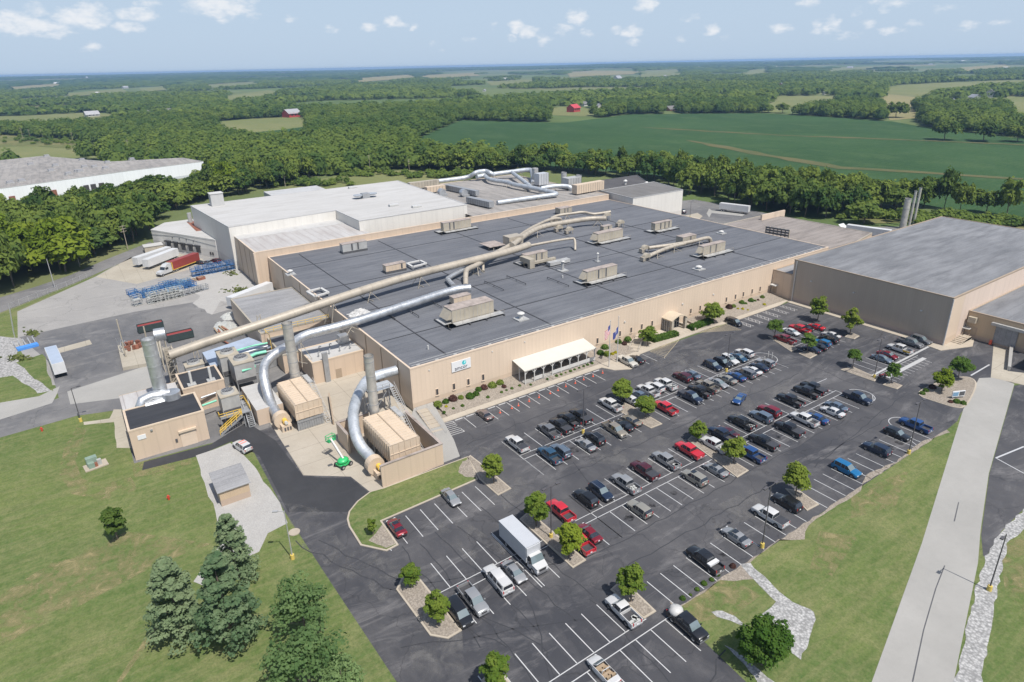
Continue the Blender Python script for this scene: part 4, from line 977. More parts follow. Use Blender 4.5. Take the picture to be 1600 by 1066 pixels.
MB().box(-2.4, 3.4, -2, 2, 1.2, 4.0).build('plenum', M['duct_tan'], t); MB().box(-9, -2.6, 0, 7, 1.2, 1.35).build('platform', M['unit_top'], t)
b = MB()
for dx in (-8.5, -5, 2.5):
    for dy in (-1.5, 1.5): b.bar((dx, dy, 0), (dx, dy, 1.3), .2)
b.build('leg', M['unit_tan'], t)
def post_vent(px, py, h, r, lab, mat='white_trim', cap=True, z=Z, cat='roof vent', plinth=True):
    p = A(px, py, z); t = thing('roof_vent', (p.x, p.y, z), 0, lab, cat)
    if plinth: MB().box(-r*3, r*3, -r*3, r*3, 0, .25).build('plinth', M['unit_grey'], t)
    MB().cyl((0, 0, 0), r, h, 10).build('pipe', M[mat], t)
    if cap: MB().cyl((0, 0, h), r*2, .15, 10, 0, r*1.7).cyl((0, 0, h+.15), r*1.7, .25, 10, 0, r*.4).build('cap', M[mat], t)
post_vent(933.7, 409, 2.6, .22, 'tall thin white vent on a square plinth in the middle of the roof')
post_vent(879, 423, 3.0, .45, 'short thick grey-white vent stack below the square duct', 'unit_grey')
post_vent(814, 499, 1.6, .5, 'white mushroom vent near the front eaves beside the largest unit')
post_vent(1091.6, 421, .9, .5, 'small white mushroom vent near the right front eaves', 'white_trim')
post_vent(454, 429, 1.2, .45, 'white dome vent near the back left edge of the dark roof')
post_vent(1127, 365, .8, .45, 'small white dome vent near the right edge of the dark roof')
post_vent(734, 352, 0.9, .25, 'little white pipe vent beside the long unit at the back of the roof', plinth=False)
post_vent(879, 434, .7, .2, 'short white pipe vent in front of the square duct', cap=False, plinth=False)
post_vent(917, 445, .7, .2, 'short white pipe vent left of the railed roof unit', cap=False, plinth=False)
post_vent(669, 546, 1.0, .18, 'short white pipe near the left front corner of the dark roof', cap=False, plinth=False)
for i, (a_, b_, lab) in enumerate((((791.7, 433), (822, 446), 'dark roof rail nearest the square duct'), ((757, 441.5), (787, 455), 'dark roof rail nearest the beige elbow duct'), ((855, 435.5), (889, 449), 'dark roof rail left of the railed roof unit'),
                                   ((635, 484), (655, 497), 'dark roof rail halfway along the silver duct'), ((670, 471), (690, 482), 'dark roof rail close to the largest roof unit'), ((604, 491), (618, 501), 'dark roof rail nearest the white tarpaulin'))):
    p0_, p1_ = A(*a_, Z), A(*b_, Z); c = (p0_+p1_)/2; t = thing('roof_rail', (c.x, c.y, Z), 0, lab, 'roof rail', 'dark rails on the roof')
    MB().bar(p0_-c+Vector((0, 0, .5)), p1_-c+Vector((0, 0, .5)), .16).build('bar', M['steel_dark'], t)
    b = MB()
    for u in (0.02, .5, .98):
        q_ = p0_.lerp(p1_, u)-c; b.bar((q_.x, q_.y, 0), (q_.x, q_.y, .5), .12)
    b.build('foot', M['steel_dark'], t)
for pts, lab in (([(635.7, 411.5), (656, 407), (665.7, 411.5), (645, 417)], 'white square roof frame behind the right end of the cream box'), ([(480, 455.5), (501, 450), (513, 457), (492, 463)], 'white square roof frame by the left edge of the dark roof')):
    P = Pp(pts, 11.2); c = (sum(p[0] for p in P)/4, sum(p[1] for p in P)/4); t = thing('roof_frame', (c[0], c[1], Z), 0, lab, 'roof frame'); b = MB()
    for i in range(4):
        a_, b_ = P[i], P[(i+1) % 4]; b.bar((a_[0]-c[0], a_[1]-c[1], 1.0), (b_[0]-c[0], b_[1]-c[1], 1.0), .7, .35)
    b.build('rim', M['white_trim'], t); b = MB()
    for p in P: b.bar((p[0]-c[0], p[1]-c[1], 0), (p[0]-c[0], p[1]-c[1], .9), .15)
    b.build('leg', M['unit_grey'], t)
def heap(name, label, cat, c, rx, ry, h, mat, seed, n=16):
    q = random.Random(seed); b = MB(); vs = []; 
    for j in range(n):
        for i in range(n):
            u, v = i/(n-1)*2-1, j/(n-1)*2-1; r = math.hypot(u, v); k = max(0, 1-r**2)
            vs.append((u*rx*(1+q.uniform(-.12, .12)), v*ry*(1+q.uniform(-.12, .12)), h*k*(.55+q.random()*.6)))
    b.add(vs, [(j*n+i, j*n+i+1, (j+1)*n+i+1, (j+1)*n+i) for j in range(n-1) for i in range(n-1)]); o = b.build(name, M[mat], None, c); return tag(o, label, cat)
heap('tarpaulin', 'crumpled white tarpaulin lying on the roof edge above the silver duct', 'tarpaulin', A(561, 490, 10.25), 2.8, 1.6, 1.3, 'white_panel', 3)
# west annexes
bld('yard_annex', 'narrow low annex with grey roof beside the parked trailer in the yard', Pp([(359.7, 468.4), (421.6, 453.8), (434.5, 465), (367.6, 479)], 5.4), 5.4, 'siding_tan_back', 'roof_grey', cop='unit_grey', parapet=False)
bld('boiler_annex', 'low annex with ribbed grey roof under the long beige duct', rect(32.4, 50.5, 163, 196), 6.5, 'siding_tan_back', 'roof_grey', cop='unit_tan')
bld('sunken_annex', 'lower annex with dark roof between the yellow rail and the cream roof', rect(33.8, 50.5, 149.6, 162.9), 5.0, 'siding_tan_back', 'roof_dark', cop='unit_tan')
an = bld('cream_annex', 'small cream annex with white roof and pipe vents beside the silver stack', rect(37.7, 50.5, 139.6, 149.5), 5.5, 'siding_tan_back', 'roof_white', cop='oxid_cream')
for k in range(7):
    x, y = 40.2+1.3*k, 142.2+(k % 2)*3.2; b = MB(); b.tube([(x, y, 5.45), (x, y, 6.5), (x+.25, y, 6.75), (x+.5, y, 6.5)], .13, 6); b.build('gooseneck_vent', M['steel_grey'], an)
MB().box(47, 49.3, 146, 148, 5.5, 7.6).build('dust_box', M['steel_bright'], an)
MB().box(40.2, 41.4, 138.9, 139.6, 0, 7.5).build('ladder_tower', M['steel_grey'], an)
MB().box(43, 44.4, 139.5, 139.65, 0, 2.4).build('door', M['tan_dark'], an)
t = thing('safety_rail', (0, 0, 0), 0, 'yellow safety railing along the edge of the ribbed annex roof', 'railing')
b = MB()
for z in (7.0, 7.6): b.bar((33.6, 162.8, z), (50.2, 162.8, z), .1)
for k in range(9): b.bar((33.6+2.07*k, 162.8, 6.4), (33.6+2.07*k, 162.8, 7.6), .08)
b.bar((33.4, 162.8, 7.5), (33.4, 158, 7.5), .1); b.bar((33.4, 158, 2), (33.4, 158, 7.6), .12); b.build('rail', M['rail_yellow'], t)
# metal canopy and green pipework
t = thing('pipe_gallery', (0, 0, 0), 0, 'long bright sheet-metal gallery roof behind the cooling towers', 'gallery')
gp = Pp([(316, 551), (388, 527), (425, 541), (330, 574)], 4.0); MB().prism(gp, 3.7, 4.0).build('roof', M['trailer_blue'], t)
for p in gp: MB().box(p[0]-.12, p[0]+.12, p[1]-.12, p[1]+.12, 0, 3.7).build('post', M['steel_grey'], t)
MB().prism(Pp([(330, 574), (425, 541), (440, 556), (350, 590)], 2.2), .1, 2.2).build('pump_house', M['steel_grey'], t)
for i, (pts, r, mat, lab) in enumerate((([(368, 548.5, 6), (392, 541, 6), (418, 536, 6)], .22, 'pipe_green', 'upper pale green pipe behind the cooling towers'),
                              ([(385, 560, 5.4), (400, 553, 5.4), (416, 549.5, 5.4)], .4, 'pipe_green', 'fat pale green pipe with stub ends right of the cooling towers'),
                              ([(386, 558, 5.8), (397, 571, 5.8), (398, 574, 5.6), (378, 580, 5.6)], .26, 'pipe_green', 'bent pale green pipe over the nearer cooling tower'),
                              ([(316, 634, 3.2), (338, 626, 3.2)], .22, 'pipe_green', 'short pale green pipe between the black roof and the cooling tower'),
                              ([(366, 556, 4.6), (418, 541, 4.6)], .3, 'steel_bright', 'silver pipe running below the upper green pipe'),
                              ([(370, 562, 4.2), (432, 546, 4.2)], .22, 'steel_grey', 'grey pipe running into the sunken annex'),
                              ([(314, 622, 3.4), (337, 614, 3.4)], .24, 'steel_bright', 'silver pipe between the black roofs and the cooling tower'))):
    duct('process_pipe', lab, pts, r, mat, None, 3.0, None, it=0, cat='pipe')
def cooling_tower(label, x0, x1, y0, y1, zb, zt, mat='unit_grey'):
    t = thing('cooling_tower', ((x0+x1)/2, (y0+y1)/2, 0), 0, label, 'cooling tower'); w, d = (x1-x0)/2, (y1-y0)/2
    MB().box(-w, w, -d, d, zb, zt-.5).build('casing', M[mat], t); MB().box(-w-.1, w+.1, -d-.1, d+.1, zt-.5, zt-.3).build('rim', M['unit_tan'], t)
    b = MB(); r = min(w, d)*.75
    b.cyl((0, 0, zt-.3), r, .55, 20, 0, r*.92); b.build('fan_ring', M['unit_grey'], t)
    b = MB(); b.cyl((0, 0, zt+.25), r*.85, .02, 16); b.build('fan_opening', M['steel_dark'], t)
    b = MB()
    for k in range(4):
        a = math.pi/4*k; b.bar((-r*.9*math.cos(a), -r*.9*math.sin(a), zt+.3), (r*.9*math.cos(a), r*.9*math.sin(a), zt+.3), .09)
    b.build('fan_guard', M['steel_grey'], t)
    MB().box(-w+.1, w-.1, -d-.06, -d, zb+.15, zb+1.0).build('louvre', M['steel_dark'], t)
    for sx in (-1, 1):
        for sy in (-1, 1): MB().bar((sx*(w-.15), sy*(d-.15), 0), (sx*(w-.15), sy*(d-.15), zb), .22).build('leg', M['steel_grey'], t)
    return t
cooling_tower('grey cooling tower standing over the yellow stair platform', 16.4, 20.0, 132, 136, 2.6, 6.9)
cooling_tower('nearer grey cooling tower of the pair right of the black roofs', 22, 26.4, 145, 150.8, 2.6, 7.8)
cooling_tower('cream-rimmed cooling tower behind the other cooling towers', 20.4, 24.6, 151.6, 156.6, 2.6, 7.6)
cooling_tower('low grey cooling tower behind the smaller black roof', 13.3, 17.2, 153.6, 157.4, 2.0, 6.4)
# yellow stair platform
t = thing('stair_platform', (0, 0, 0), 0, 'yellow railed steel platform and stair below the cooling tower', 'platform')
MB().box(15.4, 21.4, 130.6, 132, 2.45, 2.6).box(20.0, 21.4, 132, 136.5, 2.45, 2.6).build('deck', M['steel_grey'], t)
b = MB()
def rail(pts, h=1.1):
    for i in range(len(pts)-1):
        a_, b_ = Vector(pts[i]), Vector(pts[i+1])
        for z in (h*.5, h): b.bar(a_+Vector((0, 0, z)), b_+Vector((0, 0, z)), .09)
        n = max(1, int((b_-a_).length/1.2))
        for k in range(n+1): q_ = a_.lerp(b_, k/n); b.bar(q_, q_+Vector((0, 0, h)), .09)
rail([(15.4, 132, 2.6), (15.4, 130.6, 2.6), (19.4, 130.6, 2.6)]); rail([(21.4, 130.6, 2.6), (21.4, 136.5, 2.6), (20, 136.5, 2.6)]); rail([(19.4, 129.6, 2.6), (14.6, 128.6, .1)]); rail([(19.6, 130.6, 2.6), (14.9, 129.6, .1)])
b.build('railing', M['rail_yellow'], t)
b = MB(); b.bar((19.5, 129.6, 2.4), (14.6, 128.6, 0), .12, .3); b.bar((19.7, 130.6, 2.4), (14.9, 129.6, 0), .12, .3)
for k in range(9): u = k/9+.05; b.bar(Vector((19.5, 129.6, 2.4)).lerp(Vector((14.6, 128.6, 0)), u), Vector((19.7, 130.6, 2.4)).lerp(Vector((14.9, 129.6, 0)), u), .28, .05)
b.build('stair', M['steel_grey'], t)
for x, y in ((15.5, 130.7), (21.2, 130.7), (21.2, 136.3), (19.7, 129.3)): MB().bar((x, y, 0), (x, y, 2.5), .16).build('leg', M['steel_grey'], t)
t = thing('yellow_ladder', (0, 0, 0), 0, 'yellow caged ladder between the two grey cooling towers', 'ladder')
b = MB(); p = A(369, 640, 2); 
for s in (0, .7): b.bar((p.x+s, p.y, 2.4), (p.x+s-.6, p.y+2.4, 6.4), .1)
for k in range(10): u = k/9; b.bar((p.x-.6*u, p.y+2.4*u, 2.4+4*u), (p.x+.7-.6*u, p.y+2.4*u, 2.4+4*u), .07)
b.build('rungs', M['rail_yellow'], t)
# black-roofed blockhouses
b1 = bld('blockhouse', 'tan blockhouse with newly laid black roof and a roller door facing the lawn', rect(-.6, 12.6, 128.9, 138.7), 6.4, 'siding_ribbed_tan', 'roof_new_black', cop='oxid_cream')
MB().quad((-.6, 128.85, -.1), (12.6, 128.85, -.1), (12.6, 128.85, 6.1), (-.6, 128.85, 6.1)).build('front_cladding', M['siding_tan_back'], b1)
MB().box(7.6, 10.4, 128.7, 128.9, 0, 3.2).build('roller_door', M['tan_metal'], b1); MB().box(7.4, 10.6, 128.4, 128.9, 3.2, 3.6).build('door_hood', M['oxid_cream'], b1)
MB().box(.6, 2.0, 128.75, 128.9, 4.1, 5.0).build('notice', M['sign_white'], b1); MB().box(2.9, 3.3, 128.6, 128.9, 5.3, 5.6).build('wall_lamp', M['steel_grey'], b1); MB().box(6.6, 7.0, 128.65, 128.9, 1.5, 2.1).build('switch_box', M['steel_dark'], b1)
bld('ribbed_annex', 'low annex with pale tan ribbed roof under the silver stack', rect(-.6, 10.3, 138.8, 150.3), 4.8, 'siding_ribbed_tan', 'roof_white_ribbed', cop='oxid_cream', parapet=False)
b2 = bld('blockhouse', 'smaller tan blockhouse with black roof and two white vent pipes', rect(10.8, 19.1, 142.3, 151.4), 6.0, 'siding_tan_back', 'roof_new_black', cop='oxid_cream')
for px, py, lab in ((300, 601.5, 'left white vent pipe on the smaller black roof'), (330, 594.5, 'right white vent pipe on the smaller black roof')):
    post_vent(px, py, 3.2, .28, lab, 'white_trim', False, 5.95)
# stacks
def stack(label, x, y, z0, z1, r, mat='steel_stack', bands=5, open_top=True):
    t = thing('exhaust_stack', (x, y, z0), 0, label, 'chimney'); h = z1-z0
    b = MB(); b.tube([(0, 0, 0), (0, 0, h)], r, 20, cap=False); b.tube([(0, 0, h), (0, 0, .5)], r*.93, 20, cap=False); b.build('shell', M[mat], t)
    b = MB()
    for k in range(bands): b.tube([(0, 0, h*(k+.6)/bands-.06), (0, 0, h*(k+.6)/bands+.06)], r+.05, 20)
    b.tube([(0, 0, h-.25), (0, 0, h)], r+.06, 20, cap=False); b.build('band', M['steel_grey' if mat != 'steel_bright' else mat], t)
    return t
stack('bright silver stack on the ribbed annex at the left of the works', 6.75, 141.2, 4.7, 19.2, 1.3, 'steel_bright', 6)
stack('weathered grey stack behind the left cream oxidiser', 32.3, 134.3, 0, 18.6, 1.05, 'steel_stack', 7)
stack('grey stack behind the right cream oxidiser in the walled yard', 40.0, 108.6, 0, 18.2, .9, 'steel_stack', 6)
for i, (px, py, r, z1, lab) in enumerate(((1410, 357, 1.3, 13.0, 'thick grey stack behind the back edge of the brown hall roof'), (1420, 354, .55, 15.5, 'left slim grey stack behind the brown hall roof'), (1427, 351, .55, 16.2, 'right slim grey stack behind the brown hall roof'))):
    p = A(px, py, 0); stack(lab, p.x, p.y, 0, z1, r, 'steel_stack', 4)
t = thing('scrubber_duct', (0, 0, 0), 0, 'white and silver looping ducts at the foot of the bright stack', 'duct')
b = MB(); b.cyl((8.4, 138.9, 4.7), 1.7, 3.0, 18); b.tube([(8.3, 139.6, 7.0), (5, 140.4, 7.2), (3.2, 139.8, 7.0), (2.6, 139.4, 6), (2.6, 139.4, 4.8)], 1.05, 14); b.tube([(7.5, 138.9, 5.9), (3.4, 138.9, 5.9)], .95, 14); b.build('pipe', M['steel_bright'], t)
MB().box(4.2, 6.6, 138.8, 139.6, 4.8, 5.6).build('frame', M['steel_dark'], t)
t = thing('pressure_tank', (0, 0, 0), 0, 'horizontal silver drum on a trestle at the head of the long beige duct', 'tank')
pA, pB = A(241, 524, 9.6), A(258, 521, 9.6); MB().tube([pA, pB], 1.55, 18).build('drum', M['steel_bright'], t)
b = MB()
for p in (pA.lerp(pB, .2), pA.lerp(pB, .8)):
    for s in (-1.2, 1.2): b.bar((p.x, p.y+s, 0), (p.x, p.y+s*.6, 8.4), .2)
b.build('leg', M['unit_tan'], t)
t = thing('duct_tower', (0, 0, 0), 0, 'tan lattice tower carrying the left end of the long beige duct', 'tower')
p = A(268, 570, 6); b = MB(); q0 = (p.x-1.2, p.y-1.4)
for sx in (-.9, .9):
    for sy in (-1.1, 1.1): b.bar((p.x+sx, p.y+sy, 0), (p.x+sx, p.y+sy, 10.4), .24)
for z in range(0, 10, 2):
    for sy in (-1.1, 1.1): b.bar((p.x-.9, p.y+sy, z), (p.x+.9, p.y+sy, z+2), .12); b.bar((p.x-.9, p.y+sy, z+2), (p.x+.9, p.y+sy, z+2), .12)
    for sx in (-.9, .9): b.bar((p.x+sx, p.y-1.1, z), (p.x+sx, p.y+1.1, z+2), .12)
b.build('lattice', M['duct_tan'], t)
MB().tube([(p.x-.2, p.y+2.6, 9.4), (p.x-.2, p.y+2.2, 6), (p.x, p.y+1.8, 1)], .8, 14).build('downcomer', M['duct_tan'], t)
for px, py, h, lab in ((314, 561, 9.5, 'thin dark trestle leg under the left part of the long duct'), (408, 515, 4.5, 'short trestle on the annex roof under the long duct')):
    p = A(px, py+ (28 if h > 8 else 3), 0 if h > 8 else 6.5); t = thing('duct_trestle', (p.x, p.y, p.z), 0, lab, 'trestle'); b = MB()
    for s in (-.7, .7): b.bar((s, 0, 0), (s*.5, 0, h), .18)
    for k in range(4): b.bar((-.6, 0, h*k/4), (.6, 0, h*(k+1)/4), .09)
    b.build('frame', M['unit_tan'], t)
# oxidisers
def oxidiser(label, x0, x1, y0, y1, zb, zt):
    t = thing('oxidiser', ((x0+x1)/2, (y0+y1)/2, 0), 0, label, 'oxidiser'); w, d = (x1-x0)/2, (y1-y0)/2
    c = .7; b = MB()
    prof = [(-w, zb), (-w, zt-.3), (-w+.3, zt), (w-.3, zt), (w, zt-.3), (w, zb)]
    vs = [(x, -d, z) for x, z in prof]+[(x, d, z) for x, z in prof]; n = len(prof)
    b.add(vs, [(i, i+1, n+i+1, n+i) for i in range(n-1)]+[(n-1, 0, n, 2*n-1)]); b.add(vs, [tuple(range(n-1, -1, -1)), tuple(range(n, 2*n))]); b.build('chamber', M['oxid_cream'], t)
    r = MB(); m = 13
    for k in range(m+1):
        y = -d+2*d*k/m
        r.box(-w-.12, -w, y-.09, y+.09, zb, zt-.25); r.box(w, w+.12, y-.09, y+.09, zb, zt-.25); r.box(-w+.1, w-.1, y-.06, y+.06, zt, zt+.07)
    for k in range(5): x = -w+2*w*(k+.5)/5; r.box(x-.06, x+.06, -d-.09, -d, zb, zt-.1)
    r.box(-w, w, -d-.1, -d, (zb+zt)/2-.07, (zb+zt)/2+.07); r.build('rib', M['oxid_cream'], t)
    MB().box(-.1, .1, -d-.02, d, zt+.02, zt+.12).build('ridge_joint', M['tan_dark'], t)
    for sx in (-1, 1):
        for k in range(4): MB().bar((sx*(w-.2), -d+.2+(2*d-.4)*k/3, 0), (sx*(w-.2), -d+.2+(2*d-.4)*k/3, zb), .3).build('leg', M['steel_grey'], t)
    f = MB()
    for k in range(12): x = -w+2*w*k/11; f.bar((x, -d-.15, .05), (x, -d-.15, zb-.4), .06)
    f.bar((-w, -d-.15, zb-.4), (w, -d-.15, zb-.4), .07); f.box(-w+.3, w-.3, -d+.1, -d+.2, .1, zb-.2); f.build('mesh_fence', M['steel_grey'], t)
    MB().box(-w+.5, w-.5, -d+1, d-1, .2, zb-.1).build('plenum', M['steel_dark'], t)
    s = MB()   # access stair on its right side
    for q_ in (0, .9): s.bar((w+.5+q_, -d-.2, .1), (w+.5+q_, d*.5, zt-.4), .09); s.bar((w+.5+q_, -d-.2, 1.1), (w+.5+q_, d*.5, zt+.6), .06)
    for k in range(16): u = k/16; y = -d-.2+(1.5*d+.2)*u; s.bar((w+.5, y, .1+(zt-.5)*u), (w+1.4, y, .1+(zt-.5)*u), .2, .05)
    s.bar((w+.5, d*.5, zt-.4), (w+.5, d+1.5, zt-.4), .1); s.box(w+.4, w+1.5, d*.5, d+1.5, zt-.5, zt-.4); s.build('access_stair', M['unit_grey'], t)
    return t
oxidiser('left cream ribbed oxidiser box on grey legs', 28.0, 33.4, 120.8, 133, 2.5, 6.0)
oxidiser('right cream ribbed oxidiser box inside the walled yard', 37.0, 42.8, 95.0, 107.2, 2.4, 6.3)
def fan(label, x, y, rz=0):
    t = thing('process_fan', (x, y, 0), rz, label, 'fan'); b = MB(); n = 22
    rr = [1.55+.35*i/n for i in range(n)]
    vs = [(rr[i]*math.cos(2*math.pi*i/n), s*.75, 2.0+rr[i]*math.sin(2*math.pi*i/n)) for s in (-1, 1) for i in range(n)]
    b.add(vs, [(i, n+i, n+(i+1) % n, (i+1) % n) for i in range(n)], 0, False); b.add(vs, [tuple(range(n)), tuple(range(2*n-1, n-1, -1))]); b.build('volute', M['oxid_cream'], t)
    b = MB(); b.tube([(.3, -1.9, 2.0), (.3, -.8, 2.0)], .5, 12); b.build('motor', M['rail_yellow'], t)
    MB().tube([(.3, -2.4, 2.0), (.3, -1.9, 2.0)], .35, 12).build('motor_end', M['white_trim'], t)
    MB().box(-.7, 1.3, -2.3, -.5, 0, 1.4).box(-1.2, 1.2, -.6, .6, 0, .5).build('pedestal', M['oxid_cream'], t)
    for k in range(3): MB().box(-.3+.55*k, .05+.55*k, -2.33, -2.29, .2, 1.0).build('grille', M['steel_dark'], t)
    return t
fan('cream fan with yellow motor at the foot of the left silver duct', 25.9, 124.4)
fan('cream fan with yellow motor beside the walled yard corner', 34.9, 97.6)
duct('silver_duct', 'long bright silver duct from the dark roof curving down to the left fan', [(735.5, 450, 12.4), (711, 451.5, 12.4), (633, 477.5, 12.4), (545, 506, 12.2), (500, 517.5, 11.6), (474, 524, 11.2), (452, 540, 10.6), (430, 552, 10.2), (415, 566, 9.2), (411, 584, 8), (417, 611, 5.2), (422, 628, 3.6), (431, 645, 2.4), (437, 651, 2.2)], 1.05, 'steel_bright', None, 1.5, [(.25, Z), (.42, 5)], it=2)
duct('silver_duct', 'bluish silver duct leaving the tan west wall and curving down to the right fan', [(50.3, 120.6, 7.4), (46.5, 120.8, 7.4), (43.6, 120.4, 7.4), (41.5, 118, 7.3), (39.4, 115.4, 7.1), (36.6, 111.0, 6.6), (35.3, 108, 5.9), (34.4, 105, 4.8), (34.3, 102.6, 3.4), (34.9, 100.4, 2.4), (35, 98.5, 2.1)], 1.05, 'steel_blue', None, 1.5, None, world=True, it=2)
t = thing('duct_gantry', (0, 0, 0), 0, 'grey steel gantry with stair holding the duct by the west wall', 'gantry')
b = MB()
for x in (42, 46.5):
    for y in (116.5, 119.5): b.bar((x, y, 0), (x, y, 6.2), .25)
for y in (116.5, 119.5): b.bar((42, y, 6.1), (46.5, y, 6.1), .2); b.bar((42, y, 0.2), (46.5, y, 6), .12)
for x in (42, 46.5): b.bar((x, 116.5, 6.1), (x, 119.5, 6.1), .2); b.bar((x, 116.5, .2), (x, 119.5, 6), .12)
b.build('frame', M['steel_grey'], t)
MB().box(42, 47.6, 116, 119.5, 6.2, 6.35).build('deck', M['steel_blue'], t)
b = MB()
for q_ in (0, 1.0): b.bar((46.6+q_, 116, 6.3), (45.8+q_, 107, .1+2), .1); b.bar((46.6+q_, 116, 7.3), (45.8+q_, 107, 3.1), .07)
for k in range(18): u = k/17; b.bar((46.6-.8*u, 116-9*u, 6.3-4.2*u), (47.6-.8*u, 116-9*u, 6.3-4.2*u), .24, .05)
rail([(42, 119.5, 6.3), (42, 116, 6.3), (46.6, 116, 6.3)]); b.build('stair', M['unit_grey'], t)
# walled yard
t = thing('yard_wall', (0, 0, 0), 0, 'tan screen wall around the right oxidiser yard', 'wall')
b = MB(); b.box(34.1, 46.3, 92.75, 93.1, -.1, 4.4).box(45.95, 46.3, 93.1, 108, -.1, 4.4).box(33.3, 33.65, 106.6, 112.4, -.1, 4.2).box(33.65, 40.0, 112.05, 112.4, -.1, 4.2); b.build('wall', M['siding_tan_back'], t)
b = MB(); b.box(34.0, 46.4, 92.65, 93.2, 4.4, 4.5).box(45.85, 46.4, 93.2, 108, 4.4, 4.5).box(33.2, 33.75, 106.6, 112.5, 4.2, 4.3).box(33.75, 40, 111.95, 112.5, 4.2, 4.3); b.build('coping', M['unit_top'], t)
t = thing('dark_screen', (0, 0, 0), 0, 'low dark screen wall between the two oxidisers', 'wall'); MB().add([(34.6, 119, 0), (38, 131, 0), (38.3, 131, 0), (34.9, 119, 0), (34.6, 119, 1.3), (38, 131, 1.3), (38.3, 131, 1.3), (34.9, 119, 1.3)], [(0, 1, 5, 4), (1, 2, 6, 5), (2, 3, 7, 6), (3, 0, 4, 7), (4, 5, 6, 7)]).build('screen', M['tan_dark'], t)
t = thing('block_shed', (0, 0, 0), 0, 'tan block building left of the left oxidiser beside the black drive', 'building')
sp_ = rect(22.0, 27.4, 128, 141); walls(sp_, 0, 3.6, t, M['siding_tan_back']); MB().sheet(sp_, 3.58).build('roof', M['roof_white'], t)
t = thing('steel_stairs', (0, 0, 0), 0, 'grey steel stair against the tan block building', 'stairs'); b = MB()
for q_ in (0, 1.2): b.bar((20.2+q_, 128.5, .1), (20.6+q_, 134.5, 3.2), .1, .25); b.bar((20.2+q_, 128.5, 1.1), (20.6+q_, 134.5, 4.2), .07)
for k in range(14): u = k/14; b.bar((20.2+.4*u, 128.5+6*u, .1+3.1*u), (21.4+.4*u, 128.5+6*u, .1+3.1*u), .3, .06)
b.build('flight', M['steel_grey'], t)
# shed on gravel
sh = thing('metal_shed', (0, 0, 0), 0, 'small tan shed with grey ribbed roof on the gravel', 'shed'); sp_ = rect(9.7, 14.5, 104.1, 110.2)
walls(sp_, 0, 3.0, sh, M['siding_ribbed_tan']); MB().add([(9.4, 103.8, 3.0), (14.8, 103.8, 3.0), (14.8, 110.5, 3.35), (9.4, 110.5, 3.35), (9.4, 103.8, 2.88), (14.8, 103.8, 2.88), (14.8, 110.5, 3.2), (9.4, 110.5, 3.2)], [(0, 1, 2, 3), (4, 5, 1, 0), (5, 6, 2, 1), (7, 4, 0, 3)]).build('roof', M['roof_grey'], sh)
MB().box(14.5, 14.6, 104.8, 106, 0, 2.1).build('door', M['tan_dark'], sh)
# transformer on a pad in the lawn
t = thing('transformer', A(150, 728, 0), R_(8), 'green transformer cabinets on a concrete pad in the lawn', 'transformer')
MB().box(-1.9, 1.9, -1.3, 1.3, 0, .2).build('pad', M['concrete_kerb'], t); MB().box(-1.3, .5, -.1, 1.0, .2, 1.9).build('cabinet', M['transformer_green'], t); MB().box(-1.2, -.2, -.9, -.1, .2, 1.2).build('radiator', M['transformer_green'], t); MB().box(.3, 1.0, -.6, .1, .2, 1.3).build('meter_box', M['unit_grey'], t); MB().box(-.25, .3, -.8, -.2, .2, .9).build('junction_box', M['rust'], t)
# substation
t = thing('substation', (0, 0, 0), 0, 'walled pale concrete pad with rusty switchgear and poles in the yard', 'substation')
sp_ = [(1.6, 176.2), (10.6, 174.6), (12, 192), (2.0, 193)]; MB().prism(sp_, 0, .9).build('pad', M['concrete_apron'], t)
b = MB(); q = random.Random(4)
for k in range(14): x, y = q.uniform(2.5, 9.5), q.uniform(186, 191.5); b.obox((x, y, 1.3+q.random()*.4), (q.uniform(.5, 1.4), q.uniform(.4, .9), q.uniform(.5, 1.3)), q.random()*3)
b.build('switchgear', M['rust'], t)
for (x, y, h) in ((3.2, 190, 9), (8.6, 186, 7), (3.0, 183, 5)): MB().tube([(x, y, .8), (x, y, h)], .18, 8).build('pole', M['unit_tan'], t)
b = MB()
for k in range(8): x, y = q.uniform(2.3, 4.2), q.uniform(186, 192); b.bar((x, y, q.uniform(1, 3)), (x+q.uniform(-.8, .8), y+q.uniform(-1, 1), q.uniform(2, 5.5)), .12)
b.build('busbar', M['steel_grey'], t)
heap('scrap_pile', 'heap of dark branches and scrap at the foot of the duct tower', 'scrap heap', A(270, 628, 0), 3.2, 4.5, 2.2, 'tan_dark', 6)
# ---------------------------------------------------------------- vehicles
def wheel_mesh(r, w):
    b = MB(); n = 16
    for (r0, r1, x0, x1) in ((r*.62, r, -w/2, -w/2+.02), (r, r, -w/2+.02, w/2-.02), (r, r*.62, w/2-.02, w/2)):
        vs = [(x0*1.0, r0*math.cos(2*math.pi*k/n), r0*math.sin(2*math.pi*k/n)) for k in range(n)]+[(x1, r1*math.cos(2*math.pi*k/n), r1*math.sin(2*math.pi*k/n)) for k in range(n)]
        b.add([(p[1], p[0], p[2]) for p in vs], [(k, (k+1) % n, n+(k+1) % n, n+k) for k in range(n)], 0, True)
    rim = MB()
    for s in (-1, 1):
        y = s*(w/2-.03); rim.add([(0, y*.8, 0)]+[(r*.62*math.cos(2*math.pi*k/n), y, r*.62*math.sin(2*math.pi*k/n)) for k in range(n)], [(0, 1+k, 1+(k+1) % n) for k in range(n)])
    return b.mesh('tyre', M['tyre']), rim.mesh('rim', M['rim_silver'])
